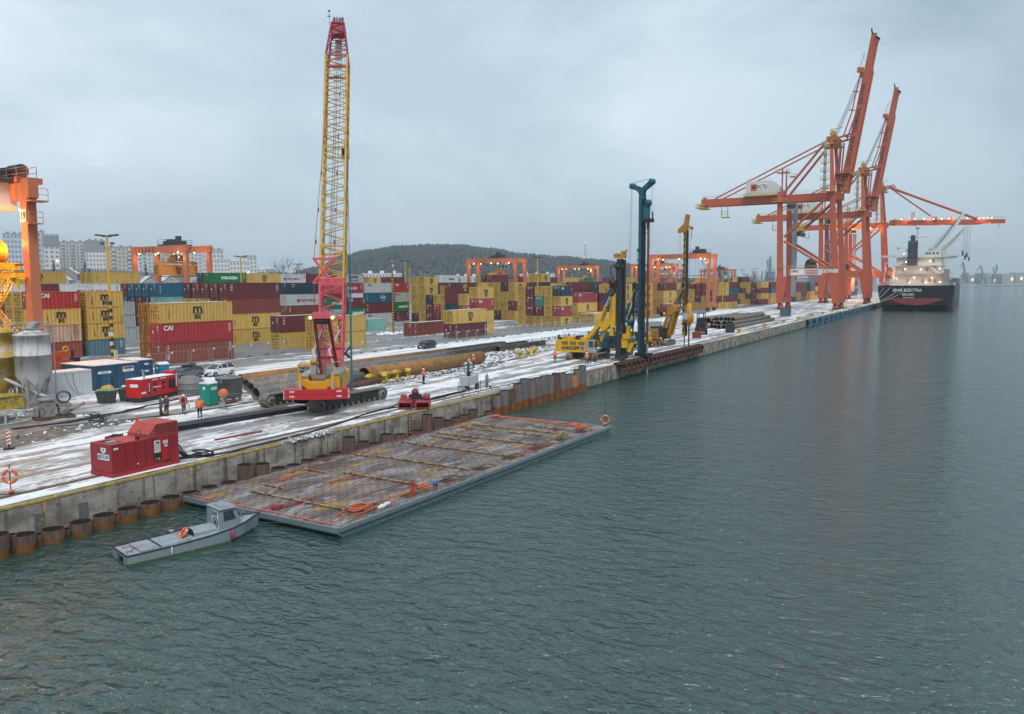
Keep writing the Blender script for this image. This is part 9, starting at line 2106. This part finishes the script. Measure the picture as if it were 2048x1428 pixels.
tr2=empty('bottle_trolley',(q.x-.35,q.y+.30,0),0,'tall gas bottle on a two wheeled trolley beside the plum worker','gas trolley');m=MB();m.lathe([(.01,.05),(.12,.05),(.12,1.45),(.06,1.6),(.05,1.75),(.01,1.76)],n=12);m.build('gas_bottle',pm('bottle_grey',(.09,.10,.105),.4,.2),tr2);m=MB();m.bar((.2,-.3,.15),(.2,.2,.15),.04);m.bar((.15,-.1,.1),(.3,-.2,1.0),.04);m.box((.15,-.35,.25),(.35,-.1,.4),1);m.build('trolley_frame',[dark(),pm('marker_yellow',(.62,.45,.03),.6)],tr2)
for yy in(-.35,.25):wheel(tr2,(.25,yy-.1,.15),.15,.07,steel())
q=wp(368,829);person(q.x,q.y,R(45),'walk','worker with dark backpack carrying red hoses, seen from behind',hiv,plum,helw);m=MB();M2_=Matrix.Translation(q)@Matrix.Rotation(R(45),4,'Z');m.M=M2_;m.box((-.30,-.15,1.12),(-.17,.15,1.5));m.box((-.33,-.11,1.15),(-.30,.11,1.32));tag(m.build('backpack',dark()),'dark backpack on the hose carrying worker','backpack')
m=MB(M2_);
for k in range(3):m.path([(.25,-.26,.95),(.22,-.42-.03*k,.7),(.15,-.46,.45+.05*k),(.2,-.34,.5),(.26,-.26,.92)],.014,4)
tag(m.build('hose_loop',pm('rope_red',(.30,.03,.04),.85)),'loop of red hose in the hand of the worker','hose')
q=wp(400,836);person(q.x,q.y,R(50),'stand','worker in orange jacket and navy trousers nearest the camera',hiv,navyt,helo)
q=wp(847,768);person(q.x,q.y,R(-20),'stand','worker standing alone between the crane and the ochre pipe')
q=wp(940,737);person(q.x+1.3,q.y+.3,R(160),'stand','worker half hidden behind the red white beacon');
q=wp(1110,725.5);person(q.x,q.y,R(215),'walk','worker walking alone left of the yellow drilling rig',hiv,pm('trousers_grey',(.07,.075,.08),.8),helo)
q=wp(1174,730);person(q.x,q.y,R(30),'walk','worker in orange jacket in front of the yellow rig tracks',hiv,pm('trousers_grey',(.07,.075,.08),.8),helw)
q=wp(1179.5,727);person(q.x,q.y,R(30),'walk','worker hidden just behind the one before the rig tracks',pm('jacket_dark',(.05,.06,.05),.8),navyt,helo,None)
q=wp(1190,725);person(q.x,q.y,R(210),'stand','worker in dark green clothes right of the pair by the rig',pm('vest_mixed',(.30,.12,.03),.8),pm('trousers_green',(.03,.045,.04),.8),helw,None)
q=wp(1118,685.5);person(q.x,q.y,R(30),'stand','distant worker in blue clothes on the snow left of the rig',pm('jacket_blue',(.05,.09,.16),.8),navyt,helw,None)
q=wp(1322,693);person(q.x,q.y,R(190),'bend','worker in orange bending over between backhoe and amber rig');q=wp(1316,695);person(q.x,q.y,R(20),'stand','worker in black beside the bending one',pm('jacket_dark',(.05,.06,.05),.8),navyt,helo,hiv);q=wp(1326,691);person(q.x,q.y,R(170),'work','worker in orange on the right side of the group by the amber rig')
